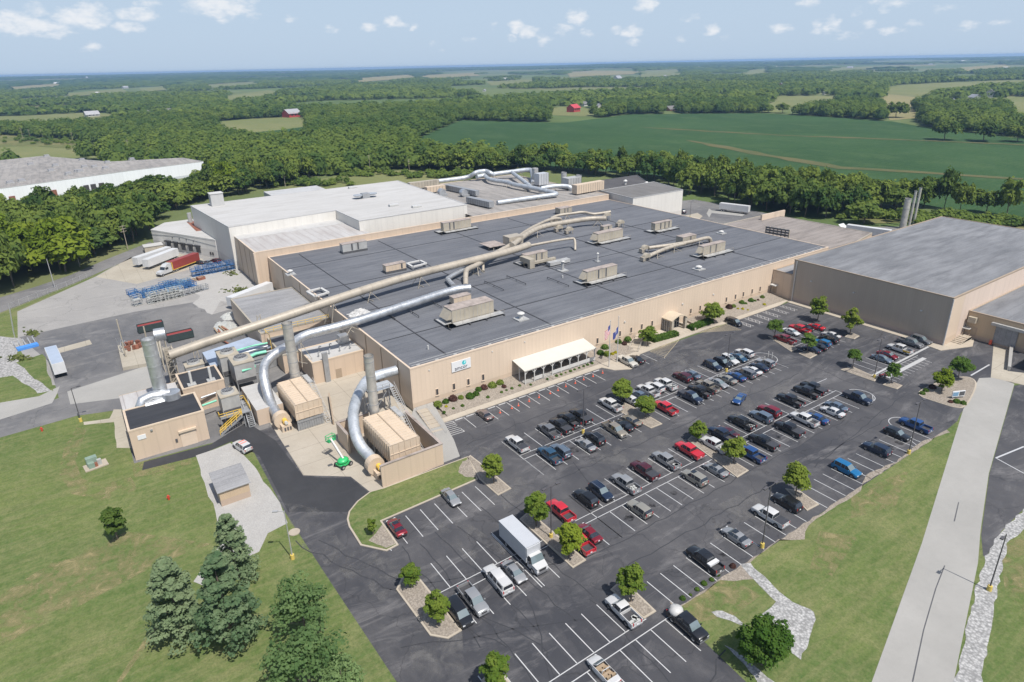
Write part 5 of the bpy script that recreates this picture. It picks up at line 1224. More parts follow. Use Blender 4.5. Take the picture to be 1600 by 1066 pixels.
def loft(stations, closed_ends=True):
    """stations: x, half width low, mid, belt, top, z low, mid, belt, top"""
    vs = []; 
    for (x, wl, wm, wb, wt, zl, zm, zb, zt) in stations:
        h = [(wl, zl), (wm, zm), (wb, zb), (wt, zt)]
        vs += [(x, -w, z) for w, z in h] + [(x, 0, zt+.03 if wt > .3 else zt)] + [(x, w, z) for w, z in reversed(h)]
    return vs, 9
def car_body(st, cab, glass_top, pillars):
    """st stations; cab=(first, last) index with a greenhouse; returns paint mesh and window meshes"""
    vs, n = loft(st); paint, glass = MB(), MB(); pf, gf, wf, rf = [], [], [], []
    for i in range(len(st)-1):
        for k in range(n-1):
            f = (i*n+k, (i+1)*n+k, (i+1)*n+k+1, i*n+k+1)
            side = k in (2, 5); top = k in (3, 4)
            if side and cab[0] <= i < cab[1] and i not in pillars: gf.append(f)
            elif top and i in glass_top: (wf if i == glass_top[0] else rf).append(f)
            elif side and i in glass_top: gf.append(f)
            else: pf.append(f)
    pf.append(tuple(range(n))); pf.append(tuple((len(st)-1)*n+k for k in range(n-1, -1, -1)))
    pf += [((i)*n, i*n+n-1, (i+1)*n+n-1, (i+1)*n) for i in range(len(st)-1)]
    return vs, pf, gf, wf, rf
def sub_mesh(name, vs, fs, mat, smooth=True):
    used = sorted({i for f in fs for i in f}); mp = {j: i for i, j in enumerate(used)}
    me = bpy.data.meshes.new(name); me.from_pydata([vs[j] for j in used], [], [tuple(mp[i] for i in f) for f in fs]); me.materials.append(mat)
    me.update()
    if smooth:
        me.polygons.foreach_set('use_smooth', [True]*len(me.polygons)); me.set_sharp_from_angle(angle=R_(38))
    return me
PLACE = Vector((0, 0, 0))
PROTO = {}
def shape(kind):
    """front of the vehicle at +X, origin on the ground under its middle"""
    bed = None; wr, ww = .34, .24
    if kind in ('sedan', 'coupe'):
        L, w, H = (4.75, .91, 1.43) if kind == 'sedan' else (4.6, .9, 1.34)
        a = L/2; zb = .92
        st = [(-a, .70, .80, .74, .62, .38, .62, .80, .86), (-a+.12, .80, .88, .82, .68, .30, .62, .93, .97), (-a+.75, .86, w, .86, .70, .26, .62, .96, 1.02), (-a+1.35, .87, w, .84, .58, .25, .62, .97, H-.10), (-a+1.62, .87, w, .84, .57, .25, .62, .97, H-.02),
              (-.05, .87, w, .84, .58, .25, .62, .95, H), (.0, .87, w, .84, .58, .25, .62, .95, H), (.52, .87, w, .84, .56, .25, .62, .95, H-.07), (1.18, .87, w, .85, .70, .25, .62, .93, .97), (1.7, .85, .90, .83, .68, .26, .6, .84, .88), (a-.18, .78, .84, .74, .6, .3, .56, .72, .76), (a, .64, .70, .62, .5, .38, .52, .62, .66)]
        cab, gt, pil = (2, 8), (7, 2), (3, 5); ax = (1.38, -1.36)
    elif kind in ('suv', 'wagon', 'van'):
        L, w, H = {'suv': (4.9, .97, 1.76), 'wagon': (4.65, .92, 1.58), 'van': (5.1, 1.0, 1.76)}[kind]; a = L/2; zb = 1.1 if kind != 'wagon' else .98
        hl = .95 if kind != 'van' else .6; hz = 1.06 if kind != 'wagon' else .95
        st = [(-a, .78, .86, .82, .66, .42, .72, zb-.02, zb+.12), (-a+.08, .86, .94, .88, .68, .34, .7, zb, zb+.2), (-a+.42, .9, w, .9, .72, .30, .7, zb, H-.06), (-a+.62, .91, w, .9, .73, .28, .7, zb, H), (-a+1.75, .92, w, .9, .74, .28, .7, zb, H+.02), (-a+1.83, .92, w, .9, .74, .28, .7, zb, H+.02),
              (.0, .92, w, .9, .73, .28, .7, zb, H+.01), (.07, .92, w, .9, .73, .28, .7, zb, H+.01), (a-2.05+(.95-hl), .92, w, .9, .70, .28, .7, zb-.01, H-.07), (a-1.35+(.95-hl), .92, w, .9, .78, .28, .7, zb-.03, hz+.03), (a-.7, .9, .96, .87, .74, .3, .68, hz-.07, hz-.02), (a-.12, .82, .88, .8, .66, .34, .62, .86, .92), (a, .7, .78, .7, .56, .42, .58, .74, .78)]
        cab, gt, pil = (1, 9), (8, 1), (2, 4, 6); ax = (a-.95, -a+1.0); wr = .37 if kind != 'wagon' else .33
    else:
        crew = kind != 'pickup_single'; L, w, H = (5.85, 1.0, 1.85) if crew else (5.6, .98, 1.74); a = L/2; zb = 1.15; hz = 1.15
        cb = -a+1.82 if crew else -a+2.35
        st = [(cb, .92, w, .93, .76, .5, .8, zb, zb+.03), (cb+.06, .92, w, .92, .72, .42, .8, zb, H-.06), (cb+.16, .93, w, .92, .74, .42, .8, zb, H), (cb+.95, .93, w, .92, .75, .42, .8, zb, H+.02), (cb+1.05, .93, w, .92, .75, .42, .8, zb, H+.02)]
        if crew: st += [(cb+1.9, .93, w, .92, .73, .42, .8, zb, H)]
        fx = cb+(1.9 if crew else 1.05)
        st += [(fx+.1, .93, w, .92, .72, .42, .8, zb, H-.03), (fx+.75, .93, w, .92, .80, .42, .8, zb-.02, hz+.06), (a-.3, .92, .98, .9, .78, .42, .78, hz-.07, hz), (a-.06, .88, .92, .84, .7, .44, .74, 1.0, 1.04), (a, .8, .86, .78, .64, .5, .7, .9, .94)]
        m = len(st)-1
        cab, gt, pil = (0, m-3), (m-4, 0), ((1, 3) if crew else (1,)); ax = (a-1.0, -a+1.15); wr, ww = .40, .28
        if crew: pil = (1, 3, 5)
        else: pil = (1,)
        bed = (-a, cb+.0)
    return dict(st=st, cab=cab, gt=gt, pil=pil, ax=ax, wr=wr, ww=ww, L=L, w=w, H=H, a=a, bed=bed)
def make_vehicle(kind):
    s = shape(kind); vs, pf, gf, wf, rf = car_body(s['st'], s['cab'], s['gt'], s['pil'])
    root = empty('vehicle', (0, 0, 0)); root.name = {'sedan': 'sedan', 'coupe': 'coupe', 'suv': 'suv', 'wagon': 'estate_car', 'van': 'minivan', 'pickup': 'pickup_truck', 'pickup_single': 'single_cab_pickup'}[kind]
    body = link('body', sub_mesh('body', vs, pf, M['paint_white']), root)
    l_ = [f for f in gf if vs[f[0]][1] < 0]; r_ = [f for f in gf if vs[f[0]][1] > 0]
    for q in (l_, r_): link('side_window', sub_mesh('side_window', vs, q, M['glass_dark']), root)
    if wf: link('windscreen', sub_mesh('windscreen', vs, wf, M['glass_front']), root)
    if rf: link('rear_window', sub_mesh('rear_window', vs, rf, M['glass_dark']), root)
    a, w = s['a'], s['w']; ty, ri = wheel_mesh(s['wr'], s['ww'])
    for x in s['ax']:
        for y in (-1, 1):
            arch = MB(); n = 12; yy = y*(w+.004); rr = s['wr']*1.22
            arch.add([(x, yy, s['wr'])]+[(x+rr*math.cos(math.pi*k/n), yy, max(.28, s['wr']+rr*math.sin(math.pi*k/n)*.98)) for k in range(-2, n+3)], [(0, k+1, k+2) if y < 0 else (0, k+2, k+1) for k in range(n+4)])
            link('wheel_arch', arch.mesh('wheel_arch', M['black_plastic']), root)
            wh = link('wheel', ty, root, (x, y*(w-s['ww']/2+.04), s['wr'])); wh.name = 'wheel'; link('rim', ri, wh)
    zl = s['st'][-2][7]*.86; 
    for y in (-1, 1):
        MB().obox((a-.07, y*.62, zl), (.16, .34, .16)).build('headlight', M['lamp_clear'], root)
        zt = .82 if kind in ('sedan', 'coupe') else .98
        MB().obox((-a+.03, y*(.70 if kind != 'pickup' else .84), zt), (.12, .26 if kind in ('sedan', 'coupe') else .16, .14 if kind in ('sedan', 'coupe') else .42)).build('tail_light', M['lamp_red'], root)
        mx = s['st'][s['gt'][0]+1][0]-.25; MB().obox((mx, y*(w+.06), s['st'][s['gt'][0]][7]+.06), (.14, .2, .16)).build('mirror', M['paint_white'], root)
    MB().obox((a-.0, 0, zl-.12), (.06, .8, .2)).build('grille', M['black_plastic'], root)
    MB().obox((a-.06, 0, .46), (.2, 2*w-.34, .2)).build('front_bumper', M['black_plastic' if s['bed'] is None else 'rim_silver'], root)
    MB().obox((-a+.02, 0, .50), (.2, 2*w-.3, .2)).build('rear_bumper', M['black_plastic' if s['bed'] is None else 'rim_silver'], root)
    MB().obox((-a-.05, 0, .80), (.03, .34, .15)).build('number_plate', M['sign_white'], root)
    if s['bed']:
        x0, x1 = s['bed']; z1 = 1.17; b = MB(); t_ = .1
        b.box(x0, x1, -w, -w+t_, .44, z1).box(x0, x1, w-t_, w, .44, z1).box(x0, x0+t_, -w+t_, w-t_, .5, z1).box(x1-.08, x1, -w+t_, w-t_, .5, z1+.02)
        link('bed_sides', b.mesh('bed_sides', M['paint_white']), root)
        MB().box(x0+t_, x1-.08, -w+t_, w-t_, .66, .72).build('bed_floor', M['bed_liner'], root)
    index_kids(root); PROTO[kind] = root; root['kind_used'] = 0; return root
PAINTED = ('body', 'bed_sides', 'mirror', 'bed_cover', 'cap_shell')
def vehicle(kind, x, y, heading, colour, label, group='vehicles in the car park', extra=None):
    first = kind not in PROTO
    root = make_vehicle(kind) if first else PROTO[kind]
    if not first: root = copy_tree(root)
    elif 'kind_used' in root: del root['kind_used']
    root.location = (x, y, .02); root.rotation_euler = (0, 0, R_(heading))
    tag(root, label, {'sedan': 'car', 'coupe': 'car', 'suv': 'car', 'wagon': 'car', 'van': 'minivan'}.get(kind, 'pickup'), group)
    for ch in list(root.children):
        if ch.name.split('.')[0] in PAINTED:
            ch.material_slots[0].link = 'OBJECT'; ch.material_slots[0].material = M['paint_'+colour]
    s = shape(kind)
    if extra == 'cover':
        x0, x1 = s['bed']; MB().box(x0+.05, x1-.03, -s['w']+.05, s['w']-.05, 1.15, 1.21).build('bed_cover', M['cover_black'], root)
    elif extra == 'painted_cover':
        x0, x1 = s['bed']; o = MB().box(x0+.03, x1-.03, -s['w']+.03, s['w']-.03, 1.15, 1.25).build('bed_cover', M['paint_'+colour], root)
    elif extra == 'cap':
        x0, x1 = s['bed']; b = MB(); b.add([(x0+.05, -.95, 1.17), (x1, -.95, 1.17), (x1, .95, 1.17), (x0+.05, .95, 1.17), (x0+.25, -.76, 1.88), (x1, -.76, 1.88), (x1, .76, 1.88), (x0+.25, .76, 1.88)], [(0, 1, 5, 4), (2, 3, 7, 6), (3, 0, 4, 7), (4, 5, 6, 7)])
        b.build('cap_shell', M['paint_'+colour], root)
        for y_ in (-1, 1): MB().add([(x0+.4, y_*.93, 1.3), (x1-.2, y_*.93, 1.3), (x1-.2, y_*.83, 1.7), (x0+.5, y_*.83, 1.7)], [(0, 1, 2, 3)]).build('cap_window', M['glass_dark'], root)
        MB().add([(x0+.07, -.8, 1.3), (x0+.07, .8, 1.3), (x0+.18, .7, 1.75), (x0+.18, -.7, 1.75)], [(0, 1, 2, 3)]).build('cap_rear_window', M['glass_dark'], root)
    elif extra == 'load':
        x0, x1 = s['bed']; b = MB(); q = random.Random(int(x*7))
        for k in range(5): b.obox((q.uniform(x0+.4, x1-.5), q.uniform(-.5, .5), .85), (q.uniform(.3, .8), q.uniform(.3, .6), .25), q.random()*3)
        b.build('bed_load', M['rack_pale'], root)
    elif extra == 'tarp':
        x0, x1 = s['bed']; b = MB(); b.blob(((x0+x1)/2-.05, 0, 1.2), (1.0, 1.0, .75), 0, 12, 8, .08, 3); b.build('tarpaulin_load', M['white_panel'], root)
    elif extra == 'toolbox':
        x0, x1 = s['bed']; MB().box(x1-.75, x1-.1, -.95, .95, 1.05, 1.38).build('tool_box', M['trailer_white'], root)
    elif extra == 'sunroof':
        MB().box(-.15, .6, -.45, .45, s['H']+.03, s['H']+.07).build('sunroof', M['glass_dark'], root)
    elif extra == 'rack':
        b = MB()
        for y_ in (-.6, .6): b.bar((-1.6, y_, s['H']+.09), (.5, y_, s['H']+.09), .06)
        b.build('roof_rails', M['rim_silver'], root)
    elif extra == 'strips':
        b = MB(); 
        for k in range(2): b.box(-.9+.8*k, -.78+.8*k, -.6, .6, s['H']+.03, s['H']+.1)
        b.build('beacon_bar', M['cone_orange'], root)
    return root
U, D = 90, -90            # nose towards the building / towards the camera
# x px, y px (middle of the roofline) in the photograph, nose, kind, colour, fittings, label
FL = [
 (757, 647, U, 'sedan', 'brown', None, 'brownish grey sedan alone in the row of cones by the front wall'),
 (807.5, 693, U, 'pickup', 'white', 'cover', 'white pickup with black bed cover at the left end of its row'),
 (858, 673, U, 'pickup', 'grey', None, 'grey pickup leftmost of four parked together near the lamp post'),
 (876, 665, U, 'pickup', 'black', 'cover', 'black pickup with grey bed cover, second of four by the lamp post'),
 (889, 656, U, 'pickup', 'black', None, 'black pickup with open bed, third of four by the lamp post'),
 (907, 650, U, 'pickup', 'black', 'cover', 'black pickup directly behind the lamp post, rightmost of four'),
 (859, 711, U, 'pickup', 'teal_blue', None, 'dark teal pickup left of the slate SUV below the bay lines'),
 (876.5, 704, U, 'suv', 'slate', 'rack', 'slate SUV between the dark teal pickup and the silver sedan'),
 (915.6, 694, U, 'sedan', 'silver', None, 'silver sedan left of the black SUV below the first lamp post'),
 (929, 684, U, 'suv', 'black', 'rack', 'black SUV just below the yellow foot of the first lamp post'),
 (960.5, 671, D, 'pickup', 'tan', None, 'tan pickup facing the camera left of a black sedan'),
 (975, 663.5, U, 'sedan', 'black', None, 'black sedan squeezed between the tan pickup and a beige sedan'),
 (987, 656, U, 'sedan', 'tan', None, 'beige sedan left of the island with the two trees'),
 (954, 632, U, 'pickup', 'white', None, 'white pickup with empty dark bed left of the crowned island tree'),
 (986.5, 624, U, 'sedan', 'white', None, 'white sedan half hidden by the left island tree'),
 (999, 616.5, U, 'sedan', 'slate', None, 'slate blue sedan between two white vehicles right of the island tree'),
 (1012.5, 610.5, U, 'pickup', 'white', None, 'white pickup second from the slate blue sedan'),
 (1023.5, 604.5, U, 'suv', 'white', None, 'white SUV between two white pickups'),
 (1040, 600, U, 'pickup', 'white', 'load', 'white pickup with pale load, right end of the white group'),
 (1066.5, 588.5, U, 'suv', 'maroon', None, 'maroon SUV left of a grey blue sedan in the upper row'),
 (1080.5, 584.5, U, 'sedan', 'slate', None, 'grey blue sedan right of the maroon SUV in the upper row'),
 (1039.5, 637, U, 'pickup', 'red', None, 'red pickup with empty bed beside the island tree'),
 (1079, 620, D, 'pickup', 'navy', 'cover', 'navy pickup facing the camera, right of the red pickup'),
 (1093.5, 611, U, 'pickup', 'black', None, 'black pickup with open bed right of the navy pickup'),
 (1106, 603.5, U, 'pickup', 'tan', None, 'tan cabbed pickup behind the black open pickup'),
 (1122.5, 598, D, 'sedan', 'silver', None, 'silver sedan at the left end of the lower group near the second lamp post'),
 (1136.5, 592, U, 'sedan', 'beige', None, 'champagne sedan between a silver sedan and a blue car'),
 (1151, 587.5, U, 'sedan', 'blue', None, 'blue sedan left of a grey minivan in the lower group'),
 (1165.5, 583, U, 'van', 'grey', None, 'grey minivan right of the blue sedan'),
 (1176, 578.5, U, 'sedan', 'white', None, 'white sedan right of the grey minivan'),
 (1187, 572.5, U, 'sedan', 'navy', None, 'navy sedan between the white sedan and the silver hatchback'),
 (1196.5, 566.5, U, 'wagon', 'silver', None, 'silver hatchback beside the rounded end of the bay lines'),
 (1114, 571, D, 'suv', 'navy', None, 'navy SUV at the left end of the upper group by the second lamp post'),
 (1129.5, 566.5, D, 'suv', 'black', None, 'black SUV behind the second lamp post'),
 (1140, 562, D, 'suv', 'white', 'sunroof', 'white car with dark sunroof behind the second lamp post'),
 (1154, 558, D, 'sedan', 'teal_blue', None, 'dark blue car between the white sunroof car and a white SUV'),
 (1163.5, 551.5, U, 'suv', 'white', None, 'white SUV at the right end of the upper group'),
 (980, 564.5, D, 'pickup', 'cream', 'painted_cover', 'white pickup with sunroof parked beside the flagpoles'),
 (994, 560.5, U, 'sedan', 'black', None, 'black sedan behind the white pickup by the flagpoles'),
 (1146.5, 503, D, 'van', 'black', None, 'black minivan beside the hatched corner near the entrance'),
 (1155.5, 622.5, 200, 'coupe', 'blue', None, 'blue car driving along the open lane'),
 (1226, 530, U, 'pickup', 'dark_red', None, 'dark red pickup behind the round island tree'),
 (1236.5, 518, D, 'sedan', 'white', None, 'white sedan left of the bright red pickup near the brown hall'),
 (1249.5, 514, U, 'pickup', 'red', None, 'bright red pickup right of the white sedan near the brown hall'),
 (1258, 511.5, U, 'sedan', 'black', None, 'black sedan between two bright red cars'),
 (1275.5, 510, U, 'coupe', 'red', None, 'bright red coupe at the end of the row near the brown hall'),
 (1299, 523, U, 'sedan', 'white', None, 'white car at the right end behind the black SUV'),
 (1295, 529.5, U, 'suv', 'black', 'rack', 'black SUV right of the bright blue hatchback'),
 (1284.5, 535, U, 'wagon', 'bright_blue', None, 'bright blue hatchback near the lower island tree'),
 (1278.5, 540.5, U, 'sedan', 'black', None, 'black car between the bright blue hatchback and a navy sedan'),
 (1268, 545, U, 'sedan', 'navy', None, 'navy sedan tucked against the lower island tree'),
 (1422, 535, D, 'pickup', 'grey', None, 'grey pickup facing the camera beside the brown hall wall'),
 (1439, 531, D, 'suv', 'grey', None, 'dark grey SUV closest to the corner of the brown hall'),
 (1406, 545, U, 'pickup', 'white', None, 'white pickup with a yellow stained bed side'),
 (1387, 554, D, 'sedan', 'dark_red', None, 'dark red sedan right of a grey sedan by the third lamp post'),
 (1378, 559.5, D, 'sedan', 'slate', None, 'slate grey sedan left of the dark red sedan by the third lamp post'),
 (1235, 625, U, 'pickup', 'black', None, 'black pickup left of a pair of black pickups'),
 (1261, 612, U, 'pickup', 'black', None, 'nearer black pickup of the pair by the rounded line end'),
 (1271, 606, U, 'pickup', 'black', 'cover', 'farther black pickup of the pair by the rounded line end'),
 (1340, 621, D, 'pickup', 'navy', 'cover', 'dark navy pickup facing the camera at the right row end'),
 (1306.5, 634, U, 'sedan', 'slate', None, 'slate blue sedan behind the white sedan near the row end'),
 (1301.5, 642.5, U, 'sedan', 'white', None, 'white sedan in front of the slate blue sedan'),
 (1256.5, 655, U, 'pickup', 'white', None, 'white crew pickup left of a bright blue sedan'),
 (1276, 652.5, U, 'sedan', 'blue', None, 'blue sedan right of the white crew pickup'),
 (1233, 670, U, 'pickup', 'black', 'cover', 'black pickup with bed cover left of the white crew pickup'),
 (1193, 690, U, 'pickup', 'black', 'cover', 'black pickup with grey bed cover right of the blue pickup'),
 (1172.5, 708.5, U, 'pickup', 'blue', None, 'blue pickup with empty bed beside the yellow green island tree'),
 (1202, 641.5, U, 'suv', 'dark_red', None, 'dark red boxy SUV left of the black pickup in the middle row'),
 (1189.5, 650.5, U, 'suv', 'slate', None, 'grey blue SUV left of the dark red SUV'),
 (1159, 660, U, 'pickup', 'black', 'load', 'black pickup carrying a white load in its bed'),
 (1135.5, 674, U, 'sedan', 'maroon', None, 'maroon sedan right of the navy pickup between the island trees'),
 (1127.5, 678.5, U, 'pickup', 'navy', None, 'navy pickup right of the white pickup between the island trees'),
 (1115, 694.5, U, 'pickup', 'white', 'load', 'white pickup between the two island trees'),
 (1076.5, 703.5, U, 'pickup', 'red', 'painted_cover', 'red pickup with red bed cover left of the island'),
 (1118.5, 733, U, 'sedan', 'silver', 'sunroof', 'silver sedan with dark sunroof below the long island'),
 (1085, 746, U, 'suv', 'beige', 'sunroof', 'beige SUV with dark sunroof alone below the bay lines'),
 (1229.5, 784.5, U, 'suv', 'black', None, 'black crossover beside the tree of the lower right row'),
 (1203, 806, U, 'pickup', 'white', 'cover', 'white pickup with black bed cover by the tall lamp post'),
 (1150.5, 837.5, U, 'sedan', 'silver', 'sunroof', 'silver sedan with sunroof on the lower right row'),
 (1323, 732.5, D, 'suv', 'bright_blue', None, 'bright blue SUV facing the grass, with black sunroof panel'),
 (1369.5, 701, U, 'suv', 'navy', None, 'navy SUV on the lower right row nearest the grass corner lamp'),
 (1402, 677.5, D, 'wagon', 'black', None, 'black estate car left of the blue pickup on the grass edge row'),
 (1430.5, 664, U, 'pickup', 'blue', None, 'dark blue pickup at the far right end of the grass edge row'),
 (876, 798, U, 'pickup', 'red', None, 'faded red pickup with open bed beside the lamp post island'),
 (915.5, 777.5, U, 'suv', 'black', None, 'black boxy SUV left of the long black SUV'),
 (939, 768, D, 'suv', 'navy', 'rack', 'long navy black SUV with roof rails facing the bay lines'),
 (977.5, 755, U, 'pickup', 'silver', 'load', 'silver pickup left of the maroon pickup'),
 (1007, 735, U, 'pickup', 'maroon', 'cover', 'maroon pickup with dark bed cover'),
 (1040.5, 719, U, 'pickup', 'silver', 'load', 'silver pickup with white load left of the red covered pickup'),
 (999, 794.5, U, 'wagon', 'beige', None, 'pale estate car alone below the dark SUVs'),
 (920.5, 832, U, 'sedan', 'dark_red', None, 'dark red sedan right of the yellow green tree'),
 (905, 846, U, 'pickup', 'red', None, 'red pickup mostly hidden by the yellow green tree'),
 (619.5, 823, U, 'coupe', 'dark_red', 'sunroof', 'dark red coupe at the grass corner by the small tree'),
 (704.5, 776, D, 'sedan', 'silver', None, 'silver sedan alone along the grass island'),
 (778, 905, U, 'pickup', 'white', 'cap', 'white pickup with white bed cap near the box truck'),
 (803.5, 892.5, D, 'coupe', 'silver', None, 'silver coupe between the capped pickup and the box truck'),
 (739.5, 936, D, 'pickup', 'silver', None, 'silver pickup facing the camera right of a black minivan'),
 (717, 956, D, 'van', 'black', None, 'black minivan next to the left tree island'),
 (973.5, 954, U, 'pickup_single', 'white', 'load', 'white single cab pickup with tools beside the lower tree island'),
 (1074, 975, D, 'pickup', 'black', 'tarp', 'black pickup carrying a big white tarpaulin bundle'),
 (1101, 874, U, 'pickup', 'black', 'toolbox', 'black pickup with a white tool box across its bed'),
 (378.5, 697, 105, 'suv', 'white', 'strips', 'white SUV with orange roof bar on the black drive by the works'),
]
for (px, py, h, kind, colr, ex, lab) in FL:
    p = at(px, py, .75); r = random.Random(int(px*13))
    vehicle(kind, p.x, p.y, h+r.uniform(-1.2, 1.2)-1, colr, lab, 'vehicles in the car park' if px != 378.5 else None, ex)
for px, py, k, c, lab in ((311, 410, 'sedan', 'black', 'black car leftmost of three by the dock building'), (324, 410, 'sedan', 'slate', 'grey car in the middle of three by the dock building'), (336, 408, 'suv', 'maroon', 'dark maroon car rightmost of three by the dock building')):
    p = at(px, py, .7); vehicle(k, p.x, p.y, 120, c, lab, 'cars by the dock building')
p = at(1067, 331, .6); vehicle('suv', p.x, p.y, 60, 'navy', 'dark car parked behind the corner of the cream block', None)
# open-top car
def convertible(px, py):
    p = at(px, py, .6); s = shape('coupe'); st = list(s['st']); root = empty('convertible', (p.x, p.y, .02), R_(U-1), 'white convertible with its top down and tan seats at the bottom edge', 'car', 'vehicles in the car park')
    st2 = [(x, wl, wm, wb, (wb-.06 if 2 <= i <= 8 else wt), zl, zm, zb, (zb+.02 if 2 <= i <= 8 else zt)) for i, (x, wl, wm, wb, wt, zl, zm, zb, zt) in enumerate(st)]
    vs, n = loft(st2); pf = []; cf = []
    for i in range(len(st2)-1):
        for k in range(n-1):
            f = (i*n+k, (i+1)*n+k, (i+1)*n+k+1, i*n+k+1)
            if k in (3, 4) and 2 <= i < 8: cf.append(f)
            else: pf.append(f)
    pf += [tuple(range(n)), tuple((len(st2)-1)*n+k for k in range(n-1, -1, -1))]
    link('body', sub_mesh('body', vs, pf, M['paint_white']), root)
    MB().box(-1.55, 1.1, -.76, .76, .42, .55).build('cabin_floor', M['tan_dark'], root)
    for x in (-1.05, .05):
        for y in (-.38, .38): MB().box(x-.25, x+.3, y-.28, y+.28, .55, .8).box(x-.4, x-.2, y-.28, y+.28, .6, 1.2).build('seat', M['wood'], root)
    MB().add([(1.15, -.72, .95), (1.15, .72, .95), (.55, .6, 1.36), (.55, -.6, 1.36)], [(0, 1, 2, 3)]).build('windscreen', M['glass_front'], root)
    b = MB(); b.bar((.55, -.62, 1.36), (.55, .62, 1.36), .07); b.bar((1.15, -.74, .95), (.55, -.62, 1.36), .07); b.bar((1.15, .74, .95), (.55, .62, 1.36), .07); b.bar((-.45, -.66, .95), (-.45, -.55, 1.3), .08); b.bar((-.45, .66, .95), (-.45, .55, 1.3), .08); b.bar((-.45, -.55, 1.3), (-.45, .55, 1.3), .08); b.build('windscreen_frame', M['paint_white'], root)
    MB().box(.75, 1.1, -.72, .72, .8, .97).build('dashboard', M['black_plastic'], root)
    ty, ri = wheel_mesh(.33, .23)
    for x in s['ax']:
        for y in (-1, 1): wh = link('wheel', ty, root, (x, y*.82, .33)); link('rim', ri, wh)
    for y in (-1, 1): MB().obox((s['a']-.1, y*.6, .6), (.2, .3, .14)).build('headlight', M['lamp_clear'], root); MB().obox((-s['a']+.03, y*.65, .8), (.1, .3, .14)).build('tail_light', M['lamp_red'], root)
convertible(943, 1048)
# motorcycle
p = at(1379, 588, .4); t = thing('motorcycle', (p.x, p.y, .02), R_(160), 'dark red touring motorcycle in the narrow bays behind an island tree', 'motorcycle')
for x in (-.75, .75): wm_ = wheel_mesh(.34, .16); w_ = link('wheel', wm_[0], t, (x, 0, .34)); link('rim', wm_[1], w_)
b = MB(); b.blob((.15, 0, .82), (.5, .22, .22), 0, 10, 6); b.blob((.75, 0, .75), (.35, .3, .3), 0, 10, 6); b.box(-1.1, -.5, -.45, -.2, .5, .85).box(-1.1, -.5, .2, .45, .5, .85); b.build('bodywork', M['paint_dark_red'], t)
MB().box(-.7, -.1, -.18, .18, .74, .86).build('seat', M['black_plastic'], t); b = MB(); b.bar((.65, -.4, 1.1), (.65, .4, 1.1), .06); b.bar((.65, 0, 1.1), (.8, 0, .35), .1); b.build('handlebar', M['rim_silver'], t)
# white pickup's yellow bed side is wear on that truck; add it as a painted panel
for o in [o for o in bpy.data.objects if o.get('label', '').startswith('white pickup with a yellow')]:
    for y in (-1.012, 1.012): MB().box(-2.9, -1.2, y-.006, y+.006, .75, 1.15).build('stained_panel', M['rail_yellow'], o)
# box truck
def wheels(root, xs, y, r=.5, w=.32):
    ty, ri = wheel_mesh(r, w)
    for x in xs:
        for s in (-1, 1): wh = link('wheel', ty, root, (x, s*y, r)); link('rim', ri, wh)
p = at(818, 872, 0); t = thing('box_truck', (p.x+.3, p.y+.6, .02), R_(D-1), 'white box truck with grey box body parked across the bay lines', 'truck')
MB().box(-4.6, 2.7, -1.25, 1.25, 1.05, 3.75).build('cargo_box', M['box_grey'], t); MB().box(-4.65, 2.75, -1.28, 1.28, 3.75, 3.85).box(2.7, 2.9, -1.2, 1.2, 2.3, 3.7).build('box_cap', M['box_grey'], t)
vsb = [(2.8, -1.1, .55), (4.0, -1.1, .55), (5.1, -1.0, .55), (2.8, -1.1, 1.65), (4.0, -1.1, 1.6), (5.1, -.95, 1.35), (2.8, -.98, 2.5), (3.5, -.98, 2.5)]
b = MB(); vv = vsb+[(x, -y, z) for x, y, z in vsb]; m = 8
b.add(vv, [(0, 1, 4, 3), (1, 2, 5, 4), (m+3, m+4, m+1, m), (m+4, m+5, m+2, m+1), (2, m+2, m+5, 5), (4, 5, m+5, m+4), (6, 7, m+7, m+6), (3, 6, m+6, m+3), (0, 3, m+3, m)]); b.build('cab', M['paint_white'], t)
MB().add(vv, [(7, 4, m+4, m+7)]).build('windscreen', M['glass_front'], t)
for s in (0, m): MB().add(vv, [(3+s, 4+s, 7+s, 6+s)]).build('side_window', M['glass_dark'], t)
MB().box(5.08, 5.22, -1.0, 1.0, .5, .8).build('bumper', M['rim_silver'], t); MB().box(5.08, 5.14, -.6, .6, .85, 1.25).build('grille', M['black_plastic'], t)
for s in (-1, 1): MB().box(5.0, 5.12, s*.85-.15, s*.85+.15, .9, 1.15).build('headlight', M['lamp_clear'], t); MB().obox((3.7, s*1.3, 1.9), (.15, .25, .4)).build('mirror', M['black_plastic'], t)
MB().box(-4.4, 3, -.5, .5, .6, 1.0).build('chassis', M['black_plastic'], t); wheels(t, (-2.9, 4.1), 1.0)
